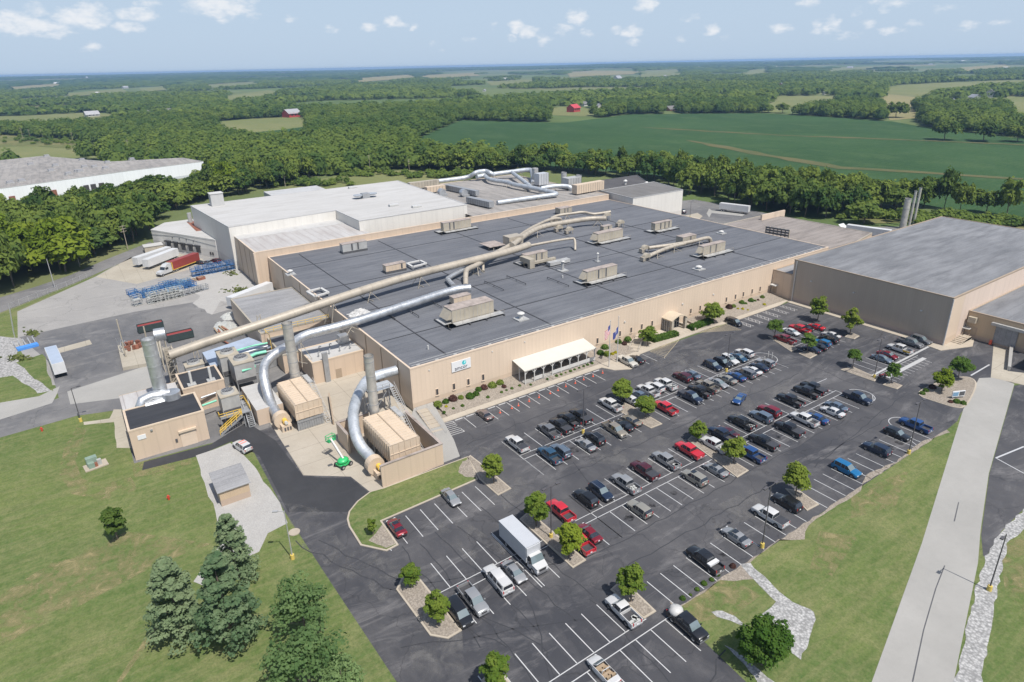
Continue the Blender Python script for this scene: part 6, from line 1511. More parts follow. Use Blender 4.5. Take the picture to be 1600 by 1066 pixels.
# trailers
def trailer(label, x, y, heading, L=15.5, body='trailer_white', skirt=None, group=None, name='semi_trailer', roof=None, cat='trailer'):
    t = thing(name, (x, y, .02), R_(heading), label, cat, group)
    MB().box(-L/2, L/2, -1.28, 1.28, 1.15, 4.0).build('box', M[body], t); MB().box(-L/2+.06, L/2-.06, -1.2, 1.2, 4.0, 4.05).build('roof', M[roof or body], t)
    MB().box(-L/2+.6, L/2-.5, -.5, .5, .85, 1.15).build('chassis', M['black_plastic'], t); b = MB()
    for k in range(9): x_ = -L/2+L*k/8; b.box(x_-.05, x_+.05, -1.3, 1.3, 1.2, 3.98)
    b.build('rib', M[body], t); wheels(t, (-L/2+1.2, -L/2+2.5), .98)
    for s in (-1, 1): MB().box(L/2-3.1, L/2-2.9, s*.9-.08, s*.9+.08, 0, 1.1).build('landing_leg', M['steel_dark'], t)
    if skirt: MB().box(-L/2+3.5, L/2-3.5, -1.31, -1.25, .55, 1.15).build('skirt', M[skirt], t)
    return t
def seg(px0, py0, px1, py1, z=0):
    a_, b_ = at(px0, py0, z), at(px1, py1, z); c = (a_+b_)/2; d = b_-a_; return c.x, c.y, math.degrees(math.atan2(d.y, d.x)), d.length
def trailer_px(label, q, z=1.1, **k): x, y, h, L = seg(*q, z); return trailer(label, x, y, h, min(max(L, 9), 16.5), **k)
trailer_px('white trailer farther from the red truck at the dock', (272, 394, 205, 417), group=None)
trailer_px('white trailer between the other trailer and the red truck', (283, 396, 220, 421))
cx, cy, h, L = seg(306, 407, 268, 421, 1.1)
tr = trailer('red shipping container on a yellow chassis behind the white tractor', cx, cy, h+180, 13.5, 'container_red', name='container_trailer', roof='container_red')
MB().box(-6.8, -6.4, -1.3, 1.3, 1.1, 4.0).box(-6.4, 6.5, -1.33, -1.25, .95, 1.15).build('yellow_frame', M['rail_yellow'], tr)
d = Vector((math.cos(R_(h)), math.sin(R_(h)), 0)); c = Vector((cx, cy, 0))+d*9.0
t = thing('tractor_unit', (c.x, c.y, .02), R_(h), 'white long-nosed tractor unit pulling the red container', 'lorry')
b = MB(); vs_ = [(-2.2, -1.2, .7), (3.2, -1.05, .7), (3.2, -.95, 1.7), (1.2, -1.1, 2.0), (.7, -1.1, 3.0), (-.4, -1.1, 3.8), (-2.2, -1.1, 3.9)]; m = 7; vv = vs_+[(x, -y, z) for x, y, z in vs_]
b.add(vv, [tuple(range(m)), tuple(range(2*m-1, m-1, -1))]+[(i, m+i, m+(i+1) % m, (i+1) % m) for i in range(m) if i != 3]); b.build('cab', M['paint_white'], t); MB().add(vv, [(3, m+3, m+4, 4)]).build('windscreen', M['glass_dark'], t)
for s in (-1, 1): MB().box(-.6, .7, s*1.15-.02, s*1.15+.02, 2.0, 2.8).build('side_window', M['glass_dark'], t); MB().box(3.15, 3.25, s*.75-.2, s*.75+.2, 1.0, 1.4).build('headlight', M['lamp_clear'], t)
MB().box(3.15, 3.3, -1.05, 1.05, .5, .9).build('bumper', M['black_plastic'], t); wheels(t, (2.2, -2.8, -4.0), 1.0)
trailer_px('white trailer backed to the west wall of the factory hall', (430, 451, 352, 482))
MB()
x, y, h, L = seg(77, 555, 97, 601, 0); trailer('blue-grey roofed trailer parked alone at the yard edge', x+.6, y-.4, h+180, 13.5, 'trailer_white', roof='trailer_blue')
trailer_px('white trailer standing by the trees behind the cream block', (1125, 326, 1170, 331.5))
trailer_px('white trailer behind the brown hall, beside a tilted hatch', (1321, 361, 1392, 371))
t = thing('tilted_hatch', at(1316, 360, 0), 0, 'pale tilted sheet hatch in front of the trailer behind the brown hall', 'hatch'); MB().add([(-2, -1.4, 1), (2, -1.4, 1), (2.3, 1.2, 2.6), (-1.7, 1.2, 2.6), (-2, -1.4, .9), (2, -1.4, .9), (2.3, 1.2, 2.5), (-1.7, 1.2, 2.5)], [(0, 1, 2, 3), (7, 6, 5, 4), (0, 4, 5, 1), (2, 6, 7, 3)]).build('sheet', M['trailer_white'], t); MB().box(-1.7, 1.7, -1.1, 1.1, 0, .9).build('base', M['steel_grey'], t)
x, y = at2(1598, 570, 1.5); trailer('pale green-grey trailer at the loading door on the right edge', x+6.3, y-1.6, 180, 11.5, 'trailer_blue', roof='trailer_white')
# boom lift
p = at(537, 728, 0); t = thing('boom_lift', (p.x, p.y, .03), R_(20), 'green boom lift with white arm in front of the right silver duct', 'boom lift')
b = MB(); b.box(-1.1, 1.1, -.9, .9, .45, .8).blob((0, 0, 1.2), (1.15, 1.0, .55), 0, 12, 7); b.build('turret', M['lift_green'], t); wheels(t, (-.9, .9), 1.0, .42, .35)
b = MB(); b.bar((0, -.2, 1.5), (.6, 3.6, 4.2), .32, .36); b.build('arm', M['white_trim'], t); b = MB(); b.box(.1, 1.7, 3.6, 4.5, 3.5, 3.65)
for x_ in (.1, 1.7):
    for y_ in (3.6, 4.5): b.bar((x_, y_, 3.6), (x_, y_, 4.7), .08)
for z_ in (4.15, 4.7): b.bar((.1, 3.6, z_), (1.7, 3.6, z_), .08); b.bar((.1, 4.5, z_), (1.7, 4.5, z_), .08); b.bar((.1, 3.6, z_), (.1, 4.5, z_), .08); b.bar((1.7, 3.6, z_), (1.7, 4.5, z_), .08)
b.build('basket', M['lift_green'], t)
# skips in the yard
for (q, lab, rz) in (((226, 513), 'black roll-off skip full of red scrap beside the substation', 0), ((272, 527), 'open black skip with rusty load right of the silver drum', 0)):
    p = at(*q, 1.0); t = thing('skip', (p.x+1.5, p.y, .02), R_(2), lab, 'skip'); b = MB()
    b.box(-3.3, 3.3, -1.25, -1.15, .25, 2.2).box(-3.3, 3.3, 1.15, 1.25, .25, 2.2).box(-3.3, -3.2, -1.15, 1.15, .25, 2.2).box(3.2, 3.3, -1.15, 1.15, .25, 2.2).box(-3.2, 3.2, -1.15, 1.15, .25, .4); b.build('shell', M['dumpster_black'], t)
    MB().box(-3.1, 3.1, -1.1, 1.1, 1.5, 1.95).build('load', M['container_red'], t); b = MB()
    for k in range(6): b.box(-3.1+1.2*k, -2.98+1.2*k, -1.33, -1.25, .3, 2.2)
    b.build('rib', M['dumpster_black'], t)
# stillages in the yard
def stillage(mat):
    b = MB(); w, d, h = 1.3, .9, 1.7
    for x in (-w, w):
        for y in (-d, d): b.bar((x, y, 0), (x, y, h), .12)
    for z in (.15, .9, h):
        for y in (-d, d): b.bar((-w, y, z), (w, y, z), .1)
        for x in (-w, w): b.bar((x, -d, z), (x, d, z), .1)
    b.bar((-w, -d, .15), (w, -d, h), .07); b.box(-w, w, -d, d, .1, .16)
    return b.mesh('stillage', M[mat])
def row(px0, py0, px1, py1, n, mat, lab, grp, rows=1, stagger=0, tall=1, seed=1):
    me = stillage(mat); me2 = stillage('rack_sky') if stagger else me; a_, b_ = at(px0, py0), at(px1, py1); d = (b_-a_); e = Vector((-d.y, d.x, 0)).normalized(); q = random.Random(seed)
    for r in range(rows):
        for k in range(n):
            for z in range(tall):
                if q.random() < stagger: continue
                p = a_+d*((k+.5)/n)+e*(r*2.3); o = link('stillage', me if not (stagger and q.random() < .45) else me2, None, (p.x+q.uniform(-.2, .2), p.y+q.uniform(-.2, .2), .03+1.72*z), math.atan2(d.y, d.x)+q.uniform(-.12, .12)*(2 if stagger else 1)); tag(o, lab, 'stillage', grp)
row(213, 468, 303, 447, 11, 'rack_blue', 'blue steel stillage in the jumbled heap in the yard', 'blue stillages heaped in the yard', 4, .18, 1, 2)
row(303, 432, 366, 420, 9, 'rack_blue', 'blue steel stillage stacked in a row beside the dark cars', 'blue stillages in a row by the warehouse', 1, 0, 2, 3)
row(236, 474, 284, 463, 8, 'rack_pale', 'white steel stillage in the double-stacked row in the yard', 'white stillages in the yard', 1, 0, 2, 4)
row(211, 478, 218, 476, 1, 'rack_pale', 'white stillage stack standing apart at the left end', 'white stillage stack', 1, 0, 2, 5)
row(286, 462, 322, 452, 5, 'steel_grey', 'grey steel stillage at the right end of the white row', 'grey stillages in the yard', 1, 0, 1, 6)
for px, py, lab in ((314, 456 if False else 437, 'rust-coloured scrap bin beside the blue stillages'), (300, 441, 'wooden crate beside the rusty bin in the yard')):
    p = at(px, py); t = thing('scrap_bin', (p.x, p.y, .03), .3, lab, 'bin'); b = MB(); b.box(-1.3, 1.3, -.9, -.8, 0, 1).box(-1.3, 1.3, .8, .9, 0, 1).box(-1.3, -1.2, -.8, .8, 0, 1).box(1.2, 1.3, -.8, .8, 0, 1); b.build('shell', M['rust' if px > 305 else 'wood'], t); MB().box(-1.2, 1.2, -.8, .8, .1, .75).build('load', M['tan_dark'], t)
heap('scrap_pile', 'heap of broken pale scrap under the long duct', 'scrap heap', at(352, 512, 0), 3, 6, .8, 'rack_pale', 11); heap('scrap_pile', 'pale heap of crushed sheeting beside the boiler annex', 'scrap heap', at(362, 494, 0), 3, 3.5, 1.1, 'rack_pale', 12)
q = random.Random(9)
for k in range(7):
    p = at(337+q.uniform(0, 22), 520+q.uniform(-4, 14), .4); t = tag(MB().bar((-3.5, 0, 0), (3.5, .3, .3), .35).build('timber_beam', M['wood' if k % 2 else 'rust'], None, (p.x, p.y, .5), R_(100+q.uniform(-14, 14))), 'long rusty or wooden beam lying under the long duct', 'beam', 'beams lying under the long duct')
t = thing('tarp_bundle', at(42, 542, 0), .2, 'blue tarpaulin bundle with grey frames at the yard edge', 'bundle'); b = MB(); b.box(-2.4, 2.4, -2.2, -.3, .05, .75); b.build('tarpaulin', M['tarp_blue'], t); b = MB()
for k in range(5): b.bar((-2.2+1.1*k, .5, .1), (-2.2+1.1*k, 3.6, 1.3), .25)
b.build('frame', M['steel_grey'], t)
# ---------------------------------------------------------------- planting and street furniture
def set_tone(me, tone, attr='tone'):
    a = me.attributes.new(attr, 'FLOAT', 'FACE'); a.data.foreach_set('value', np.asarray(tone, dtype=np.float32))
def quads_mesh(name, V, mat, tone=None, extra=None):
    """V: (n,4,3) leaf faces -> one mesh"""
    n = len(V); me = bpy.data.meshes.new(name); ev, ef, et = extra if extra else (np.zeros((0, 3)), np.zeros((0, 4), int), np.zeros(0))
    allv = np.concatenate([V.reshape(-1, 3), ev]); fq = np.concatenate([np.arange(n*4).reshape(-1, 4), np.asarray(ef, int).reshape(-1, 4)+n*4]); m = len(fq)
    me.vertices.add(len(allv)); me.vertices.foreach_set('co', allv.astype(np.float32).ravel()); me.loops.add(m*4); me.loops.foreach_set('vertex_index', fq.astype(np.int32).ravel())
    me.polygons.add(m); me.polygons.foreach_set('loop_start', np.arange(0, m*4, 4, dtype=np.int32)); me.polygons.foreach_set('loop_total', np.full(m, 4, dtype=np.int32))
    me.update(calc_edges=True); me.materials.append(mat)
    if tone is not None: set_tone(me, np.concatenate([tone, et]))
    return me
def leaf_quads(C, Nn, size, g, jit=.7, aspect=1.0):
    """one small face per leaf tuft, facing roughly along Nn"""
    n = len(C); Nn = Nn + g.normal(0, jit, (n, 3)); Nn /= np.linalg.norm(Nn, axis=1, keepdims=True)+1e-9
    r = g.normal(0, 1, (n, 3)); T = np.cross(Nn, r); T /= np.linalg.norm(T, axis=1, keepdims=True)+1e-9; B = np.cross(Nn, T)
    s = (size*g.uniform(.6, 1.3, n))[:, None]*.5; T = T*s; B = B*s*aspect
    bend = Nn*s*g.uniform(-.5, .5, n)[:, None]
    return np.stack([C-T-B+bend, C+T-B*g.uniform(.5, 1, n)[:, None], C+T*g.uniform(.5, 1, n)[:, None]+B+bend, C-T+B], 1)
def crown_mesh(name, mat, seed, rx, rz, z0, clumps, per, leaf, kind='round', tone_spread=.5):
    """crown between z0 and z0+2*rz: leaf tufts over many small clumps"""
    g = np.random.default_rng(seed); C, Nn, tn = [], [], []
    for k in range(clumps):
        for _ in range(20):
            u = g.normal(0, 1, 3); u /= np.linalg.norm(u); rr = g.uniform(.45, .92) if g.random() > .2 else g.uniform(.1, .5); h = u[2]*rr
            if kind == 'cone':
                t = g.uniform(0, 1)**.8; a = g.uniform(0, 6.283); rad = (1-t)**.55*g.uniform(.45, 1.0)+.03; c = np.array([rad*rx*math.cos(a), rad*rx*math.sin(a), z0+2*rz*t*.97]); cr = rx*(.13+.22*(1-t)); break
            if kind == 'round' and u[2] < -.55: continue
            k_ = 1.0 if kind != 'maple' else (1.05 if h < 0 else 1-.45*h)
            c = np.array([u[0]*rr*rx*k_, u[1]*rr*rx*k_, z0+rz+h*rz]); cr = rx*g.uniform(.24, .42); break
        t_ = g.uniform(-1, 1)*tone_spread
        d = g.normal(0, 1, (per, 3)); d /= np.linalg.norm(d, axis=1, keepdims=True); d[:, 2] = np.where(d[:, 2] < -.35, -d[:, 2]*.6, d[:, 2])
        rad = cr*g.uniform(.6, 1.06, per)[:, None]; p = c+d*rad*np.array([1, 1, .8 if kind != 'cone' else .5])
        C.append(p); Nn.append(d+np.array([0, -.25, .75])); tn.append(np.clip(.5+t_+g.normal(0, .12, per), 0, 1))
    C, Nn, tn = np.concatenate(C), np.concatenate(Nn), np.concatenate(tn)
    Q = leaf_quads(C, Nn, leaf, g, .36, .8)
    return quads_mesh(name, Q, mat, tn)
def trunk_mesh(h, r, seed, limbs=5, spread=1.5, crown_z=1.0):
    q = random.Random(seed); b = MB(); b.tube([(0, 0, -.1), (q.uniform(-.1, .1), q.uniform(-.1, .1), h*.5), (q.uniform(-.2, .2), q.uniform(-.2, .2), h)], [r*1.2, r*.85, r*.25], 7)
    for k in range(limbs):
        a = 6.283*k/limbs+q.uniform(-.4, .4); z = crown_z+(h-crown_z)*q.uniform(.05, .5); b.tube([(0, 0, z), (spread*.5*math.cos(a), spread*.5*math.sin(a), z+spread*.35), (spread*math.cos(a), spread*math.sin(a), z+spread*q.uniform(.6, .9))], [r*.5, r*.32, r*.1], 5)
    return b.mesh('trunk', M['trunk_bark'])
def solve_h(b, top):
    best = (1e9, 3)
    for z in np.arange(.8, 30, .1):
        c = CAMR.T @ np.array([b.x, b.y, z-H_]); e = abs(CY_+F_*c[1]/c[2]-top[1])
        if e < best[0]: best = (e, z)
    return float(best[1])
def px_scale(p): return F_/float((CAMR.T @ np.array([p.x, p.y, 2-H_]))[2])
def tree(name, label, cat, p, h, r, mat, kind, seed, clumps, per, leaf, clear=.28, group=None, trunk=True):
    t = thing(name, (p.x, p.y, .05), 0, label, cat, group); z0 = h*clear
    link('crown', crown_mesh('crown', M[mat], seed, r, (h-z0)/2*.98, z0, clumps, per, leaf, kind), t)
    if trunk: link('trunk', trunk_mesh(h*.8, max(.08, h*.016), seed, 6, r*.7, z0), t)
    return t
TR = [((772, 756), (771, 707), 17, 'leaf_maple', 'young green tree on the gravel tip beside the grass bank'),
      ((642, 917), (641, 880), 15, 'leaf_maple', 'upper small green tree of the left gravel island'), ((684, 975), (681, 925), 19, 'leaf_maple', 'lower green tree of the left gravel island beside the black minivan'),
      ((838, 822), (833, 768), 20, 'leaf_maple', 'green tree behind the box truck'), ((889, 872), (890, 816), 22, 'leaf_lime', 'yellow green tree hiding a red pickup'),
      ((1090, 688), (1091, 659), 15, 'leaf_maple', 'small yellow green tree above the red covered pickup'), ((1146, 724), (1144, 682), 17, 'leaf_maple', 'yellow green tree left of the blue pickup'),
      ((971, 628), (969, 592), 18, 'leaf_maple', 'olive green tree hiding a white sedan'), ((1008, 652), (1010, 618), 16, 'leaf_maple', 'olive green tree left of the red open pickup'),
      ((986, 940), (988, 880), 22, 'leaf_maple', 'bright green tree above the white single cab pickup'), ((775, 1080), (778, 1022), 24, 'leaf_maple', 'green tree cut by the bottom edge of the car park'),
      ((1243, 774), (1247, 725), 21, 'leaf_maple', 'broad green tree beside the black crossover'), ((1209, 530), (1208, 498), 12, 'leaf_hedge', 'round dark green tree by the dark red pickup'), ((1261, 551), (1261, 521), 12, 'leaf_hedge', 'round dark green tree by the navy sedan'),
      ((1277, 502), (1279, 462), 14, 'leaf_maple', 'left tall slender tree in front of the brown hall'), ((1328, 523), (1331, 482), 14, 'leaf_maple', 'right tall slender tree in front of the brown hall'),
      ((1332, 574), (1332, 544), 12, 'leaf_hedge', 'round tree left of the third lamp post'), ((1392, 599), (1393, 567), 11, 'leaf_hedge', 'small round tree hiding the motorcycle'),
      ((1471, 612), (1476, 576), 15, 'leaf_lime', 'yellow leaved tree on the gravel corner island'), ((1497, 592), (1497, 559), 16, 'leaf_hedge', 'dense dark green tree on the gravel corner island'),
      ((1012, 540), (1014, 510), 14, 'leaf_maple', 'green tree left of the entrance porch'), ((1112, 506), (1113, 473), 17, 'leaf_maple', 'spreading green tree right of the entrance porch'),
      ((583, 836), (583, 808), 8, 'leaf_maple', 'small shrubby tree at the grass corner'), ((184, 842), (184, 793), 19, 'leaf_dark', 'small lone tree standing in the big lawn'),
      ((1190, 1038), (1200, 970), 37, 'leaf_hedge', 'large dense bushy tree between the stones and the lot corner')]
for i, (b_, tp, hw, mt, lab) in enumerate(TR):
    p = at(*b_, .1); h = solve_h(p, tp); r = hw/px_scale(p); big = hw > 30
    tree('tree', lab, 'tree', p, h, r, mt, 'maple' if mt != 'leaf_hedge' else 'round', 40+i, 46 if not big else 70, 75 if not big else 110, r*.15 if not big else r*.1, .2 if not big else .08)
for b_, tp, hw, lab in (((366, 1008), (372, 862), 48, 'largest blue-green pine at the bottom left'), ((286, 992), (279, 870), 42, 'left green pine of the three at the bottom left'), ((373, 905), (375, 800), 31, 'upper pine beside the stony ground')):
    p = at(*b_, 0); h = solve_h(p, tp); r = hw/px_scale(p); tree('pine_tree', lab, 'pine', p, h, r, 'leaf_pine', 'cone', int(b_[0]), 150, 60, r*.085, .05)
for b_, tp, hw, lab in (((478, 990), (482, 906), 44, 'upper feathery tree beside the dark drive'), ((486, 1082), (488, 984), 56, 'large grey-green tree at the bottom edge by the drive'), ((540, 1116), (542, 1030), 36, 'lower feathery tree at the bottom edge, nearest the drive')):
    p = at(*b_, 0); h = solve_h(p, tp); r = hw/px_scale(p); tree('locust_tree', lab, 'tree', p, h, r, 'leaf_locust', 'round', int(b_[0])+3, 46, 60, r*.085, .10)
# shrubs
SH = {}
def shrub_mesh(mat, v):
    k = (mat, v)
    if k not in SH:
        g = np.random.default_rng(v*31+len(mat)); n = 260; d = g.normal(0, 1, (n, 3)); d[:, 2] = np.abs(d[:, 2]); d /= np.linalg.norm(d, axis=1, keepdims=True)
        C = d*g.uniform(.82, 1.06, n)[:, None]*np.array([1, 1, 1.1]); Q = leaf_quads(C, d, .3, g, .4)
        nb = MB().blob((0, 0, .35), (.86, .86, .62), 0, 8, 5); ev = np.array(nb.v); ef = np.array([f if len(f) == 4 else (f[0], f[1], f[2], f[2]) for f in nb.f if len(f) == 4], int)
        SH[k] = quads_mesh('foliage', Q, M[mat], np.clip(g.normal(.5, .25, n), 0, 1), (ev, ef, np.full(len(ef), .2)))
    return SH[k]
def shrub(px, py, rpx, mat, label, group=None, cat='shrub', z=None, tall=1.0, name='shrub'):
    zz = .2 if z is None else z; p = at(px, py, zz)
    if z is None and 107.6 < p.y < 116: 
        zz = .2+.75*(p.y-107.6)/6.4; p = at(px, py, zz+.3); zz = max(.15, min(.95, .17+.78*(p.y-107.6)/6.4))
    r = rpx/px_scale(p); p.y = min(p.y, 113.2) if p.x < 172 and p.y > 107 else p.y
    o = link(name, shrub_mesh(mat, int(px*7) % 3), None, (p.x, p.y, zz-.05), px % 6); o.scale = (r, r, r*tall); return tag(o, label, cat, group)
z4 = lambda x, y: (640+x/4.442, 470+y/4.442)
for i, (x, y, r, m, l) in enumerate(((195, 712, 32, 'leaf_grassy', 'pale green grassy shrub at the left end of the planting bed'), (250, 690, 25, 'leaf_hedge', 'green shrub right of the pale grassy shrub at the bed end'), (300, 672, 33, 'leaf_red', 'red-leaved shrub nearest the building corner'), (355, 662, 22, 'leaf_grassy', 'small pale shrub between the red and the large green shrub'),
                        (420, 656, 33, 'leaf_hedge', 'largest round green shrub of the left planting bed'), (460, 638, 25, 'leaf_hedge', 'green shrub touching the largest round shrub'), (478, 606, 24, 'leaf_hedge', 'dark green shrub against the wall below the sign'), (515, 594, 28, 'leaf_red', 'red-leaved shrub in the middle of the left bed'), (573, 580, 32, 'leaf_grassy', 'pale grassy shrub right of the middle red shrub'), (627, 560, 27, 'leaf_grassy', 'pale grassy shrub near the left end of the white canopy'), (655, 586, 18, 'leaf_red', 'low dark red shrub near the left end of the white canopy'),
                        (1355, 316, 28, 'leaf_hedge', 'tall green shrub against the wall right of the white canopy'), (1325, 356, 28, 'leaf_hedge', 'green shrub at the right corner of the white canopy'), (1370, 366, 28, 'leaf_maple', 'bright green shrub left of the flagpoles'), (1430, 350, 14, 'leaf_yellow', 'yellow shrub beside the right flagpole'), (1408, 360, 14, 'leaf_yellow', 'yellow shrub beside the left flagpole'), (1445, 275, 24, 'leaf_hedge', 'green shrub on the wall behind the flagpoles'), (1490, 290, 20, 'leaf_red', 'dark red shrub behind the flagpoles'), (1515, 260, 26, 'leaf_hedge', 'round green shrub right of the dark red shrub behind the flagpoles'))):
    shrub(*z4(x, y), r/4.442*.95, m, l)
for x, y, r in ((238, 764, 13), (303, 737, 12), (366, 718, 14), (543, 659, 14), (637, 624, 12), (672, 611, 10), (710, 599, 13), (763, 579, 12), (840, 573, 11), (958, 535, 12), (1020, 512, 13), (1052, 502, 11), (1083, 490, 8), (1117, 479, 13), (1145, 468, 10), (1177, 457, 10), (1208, 445, 10), (1235, 435, 12), (1266, 425, 12)):
    shrub(*z4(x, y), r/4.442*.95, 'leaf_hedge', 'small round clipped shrub in the row along the pavement', 'clipped shrubs along the front pavement')
shrub(*z4(253, 722), 2.6, 'leaf_yellow', 'tiny yellow shrub in the left planting bed')
z8 = lambda x, y: (1000+x/8, 450+y/8)
for x, y, r, m, l in ((1115, 228, 45, 'leaf_red', 'dark red shrub right of the spreading entrance tree'), (1170, 214, 33, 'leaf_grassy', 'pale grassy shrub right of the dark red shrub'), (1275, 170, 38, 'leaf_hedge', 'left round green shrub of the right planting bed'), (1325, 178, 20, 'leaf_hedge', 'small dark shrub between two round ones in the right bed'), (1388, 144, 38, 'leaf_hedge', 'right round green shrub of the right planting bed'), (1440, 143, 18, 'leaf_hedge', 'small green shrub right of the right round one'), (1478, 134, 18, 'leaf_red', 'small dark red shrub in the right bed'), (1530, 100, 30, 'leaf_dark', 'thin dark shrub in the corner by the link building'),
                      (1225, 242, 17, 'leaf_yellow', 'left yellow shrub of the right planting bed'), (1285, 248, 21, 'leaf_yellow', 'middle yellow shrub of the right planting bed'), (1350, 260, 14, 'leaf_yellow', 'smallest yellow shrub of the right planting bed'), (1555, 194, 22, 'leaf_yellow', 'bright yellow shrub nearest the brown hall')):
    shrub(*z8(x, y), r/8*.95, m, l)
def hedge(pts, w, h, lab):
    a_, b_ = at(*pts[0], .3), at(*pts[1], .3); L = (b_-a_).length; c = (a_+b_)/2; g = np.random.default_rng(int(L*10)); n = int(L*w*h*70)+300
    P = g.uniform(-1, 1, (n, 3)); ax = g.integers(0, 3, n); 
    for k in range(n): P[k, ax[k]] = 1 if ax[k] == 2 or P[k, ax[k]] > 0 else -1
    Nn = np.zeros((n, 3)); Nn[np.arange(n), ax] = np.sign(P[np.arange(n), ax]); C = P*np.array([L/2, w/2, h/2])+np.array([0, 0, h/2]); C += g.normal(0, .07, C.shape)
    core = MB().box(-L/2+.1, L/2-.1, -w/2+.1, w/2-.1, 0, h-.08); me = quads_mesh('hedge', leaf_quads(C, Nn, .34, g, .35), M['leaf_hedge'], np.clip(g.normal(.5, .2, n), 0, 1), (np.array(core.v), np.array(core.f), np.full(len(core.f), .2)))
    tag(link('hedge', me, None, (c.x, c.y, .15), math.atan2((b_-a_).y, (b_-a_).x)), lab, 'hedge')
hedge((z8(150, 665), z8(450, 585)), 1.9, 1.1, 'clipped green hedge left of the entrance steps'); hedge((z8(625, 520), z8(880, 425)), 1.9, 1.1, 'clipped green hedge right of the entrance steps')
z1 = lambda x, y: (1360+x/4.442, 480+y/4.442)
for x, y, r, m, l in ((360, 601, 19, 'leaf_hedge', 'left round shrub at the tip of the corner island'), (385, 581, 19, 'leaf_hedge', 'right round shrub at the tip of the corner island'), (430, 560, 24, 'leaf_red', 'dark red shrub on the corner island'), (597, 660, 24, 'leaf_hedge', 'round shrub in front of the small sign'), (643, 670, 21, 'leaf_hedge', 'round shrub right of the small sign'), (555, 660, 16, 'leaf_red', 'small red shrub left of the small sign')):
    shrub(*z1(x, y), r/4.442, m, l)
z9 = lambda x, y: (900+x/3.7275, 780+y/3.7275)
for x, y, r in ((825, 442, 14), (790, 470, 15), (745, 493, 18), (705, 527, 15), (667, 558, 10), (621, 580, 18)): shrub(*z9(x, y), r/3.7275, 'leaf_hedge', 'clipped green shrub in the row along the lower kerb', 'clipped shrubs along the lower kerb', z=.05)
shrub(*z9(913, 392), 5, 'leaf_red', 'rusty red low shrub beside the stone channel', z=.05)
p = at(1496, 622, .2); t = thing('island_sign', (p.x, p.y, .2), R_(-25), 'small white and dark sign board on the corner island', 'sign')
MB().box(-1.5, 1.5, -.1, .1, .4, 1.7).build('board', M['sign_white'], t); MB().box(.1, 1.4, -.13, -.1, .6, 1.55).build('dark_panel', M['steel_dark'], t); MB().box(-1.4, -.1, -.13, -.1, .6, 1.5).build('blue_panel', M['insulation_blue'], t)
for x in (-1.2, 1.2): MB().bar((x, 0, 0), (x, 0, .4), .12).build('post', M['steel_grey'], t)
# cones, wheel stops, posts
def cone_mesh():
    b = MB(); b.box(-.19, .19, -.19, .19, 0, .05); b.cyl((0, 0, .05), .15, .7, 10, 0, .035); w_ = MB(); w_.cyl((0, 0, .38), .105, .13, 10, 0, .085); return b.mesh('cone', M['cone_orange']), w_.mesh('band', M['white_trim'])
cm, wb_ = cone_mesh()
for x, y in ((68.3, 102.5), (70.1, 102.6), (73.1, 102.8), (75.9, 102.9), (79.0, 102.9), (81.3, 103.0), (83.9, 103.4), (86.7, 103.4), (89.4, 103.6), (92.3, 103.6), (95.3, 103.6), (65.2, 102.4)):
    c = thing('traffic_cone', (x, y, .02), x % 1, 'orange traffic cone in the line across the front bays', 'cone', 'orange cones across the front bays'); link('cone', cm, c); link('band', wb_, c)
ws = MB(); ws.prism([(-.92, -.09), (.92, -.09), (.92, .09), (-.92, .09)], 0, .13); wsm = ws.mesh('wheel_stop', M['paint_white'])
for k in range(15):
    tag(link('wheel_stop', wsm, None, (56.75+2.715*k, 105.3, .02)), 'white concrete wheel stop at the head of a front bay', 'wheel stop', 'wheel stops along the front bays')
for k, (px, py) in enumerate(((1194, 566), (1200, 558), (1206, 560))):
    p = at(px, py); t = tag(MB().tube([(0, 0, 0), (0, 0, 1.5)], .09, 8).build('marker_post', M['white_trim'], None, (p.x, p.y, .02)), 'white marker post beside the silver hatchback', 'post', 'white marker posts')
for px, py, lab in ((1542, 535, 'orange barrel left of the loading ramp'), (1547, 538, 'orange barrel nearest the loading ramp')):
    p = at(px, py); tag(MB().cyl((0, 0, 0), .35, 1.1, 10, 0, .28).build('barrel', M['cone_orange'], None, (p.x, p.y, .02)), lab, 'barrel')
for px, py, lab in ((66, 674, 'red hydrant near the road in the left lawn'), (264, 781, 'red hydrant in the lawn left of the shed')):
    p = at(px, py); t = thing('hydrant', (p.x, p.y, .01), 0, lab, 'hydrant'); MB().cyl((0, 0, 0), .16, .8, 8).blob((0, 0, .82), .17).build('barrel', M['bollard_red'], t); MB().bar((-.3, 0, .55), (.3, 0, .55), .14).build('outlet', M['bollard_red'], t)
p = at(460, 832); tag(MB().cyl((0, 0, 0), .9, .12, 16).build('manhole', M['concrete_kerb'], None, (p.x, p.y, .01)), 'concrete manhole ring in the grass beside the grey lamp post', 'manhole')
for k, (px, py) in enumerate(((432, 655), (448, 698), (516, 727))): p = at(px, py); tag(MB().box(-.45, .45, -.35, .35, 0, .02).build('drain_grate', M['steel_dark'], None, (p.x, p.y, .03)), 'small dark drain grate set in the concrete pad', 'drain', 'drain grates in the concrete pad')
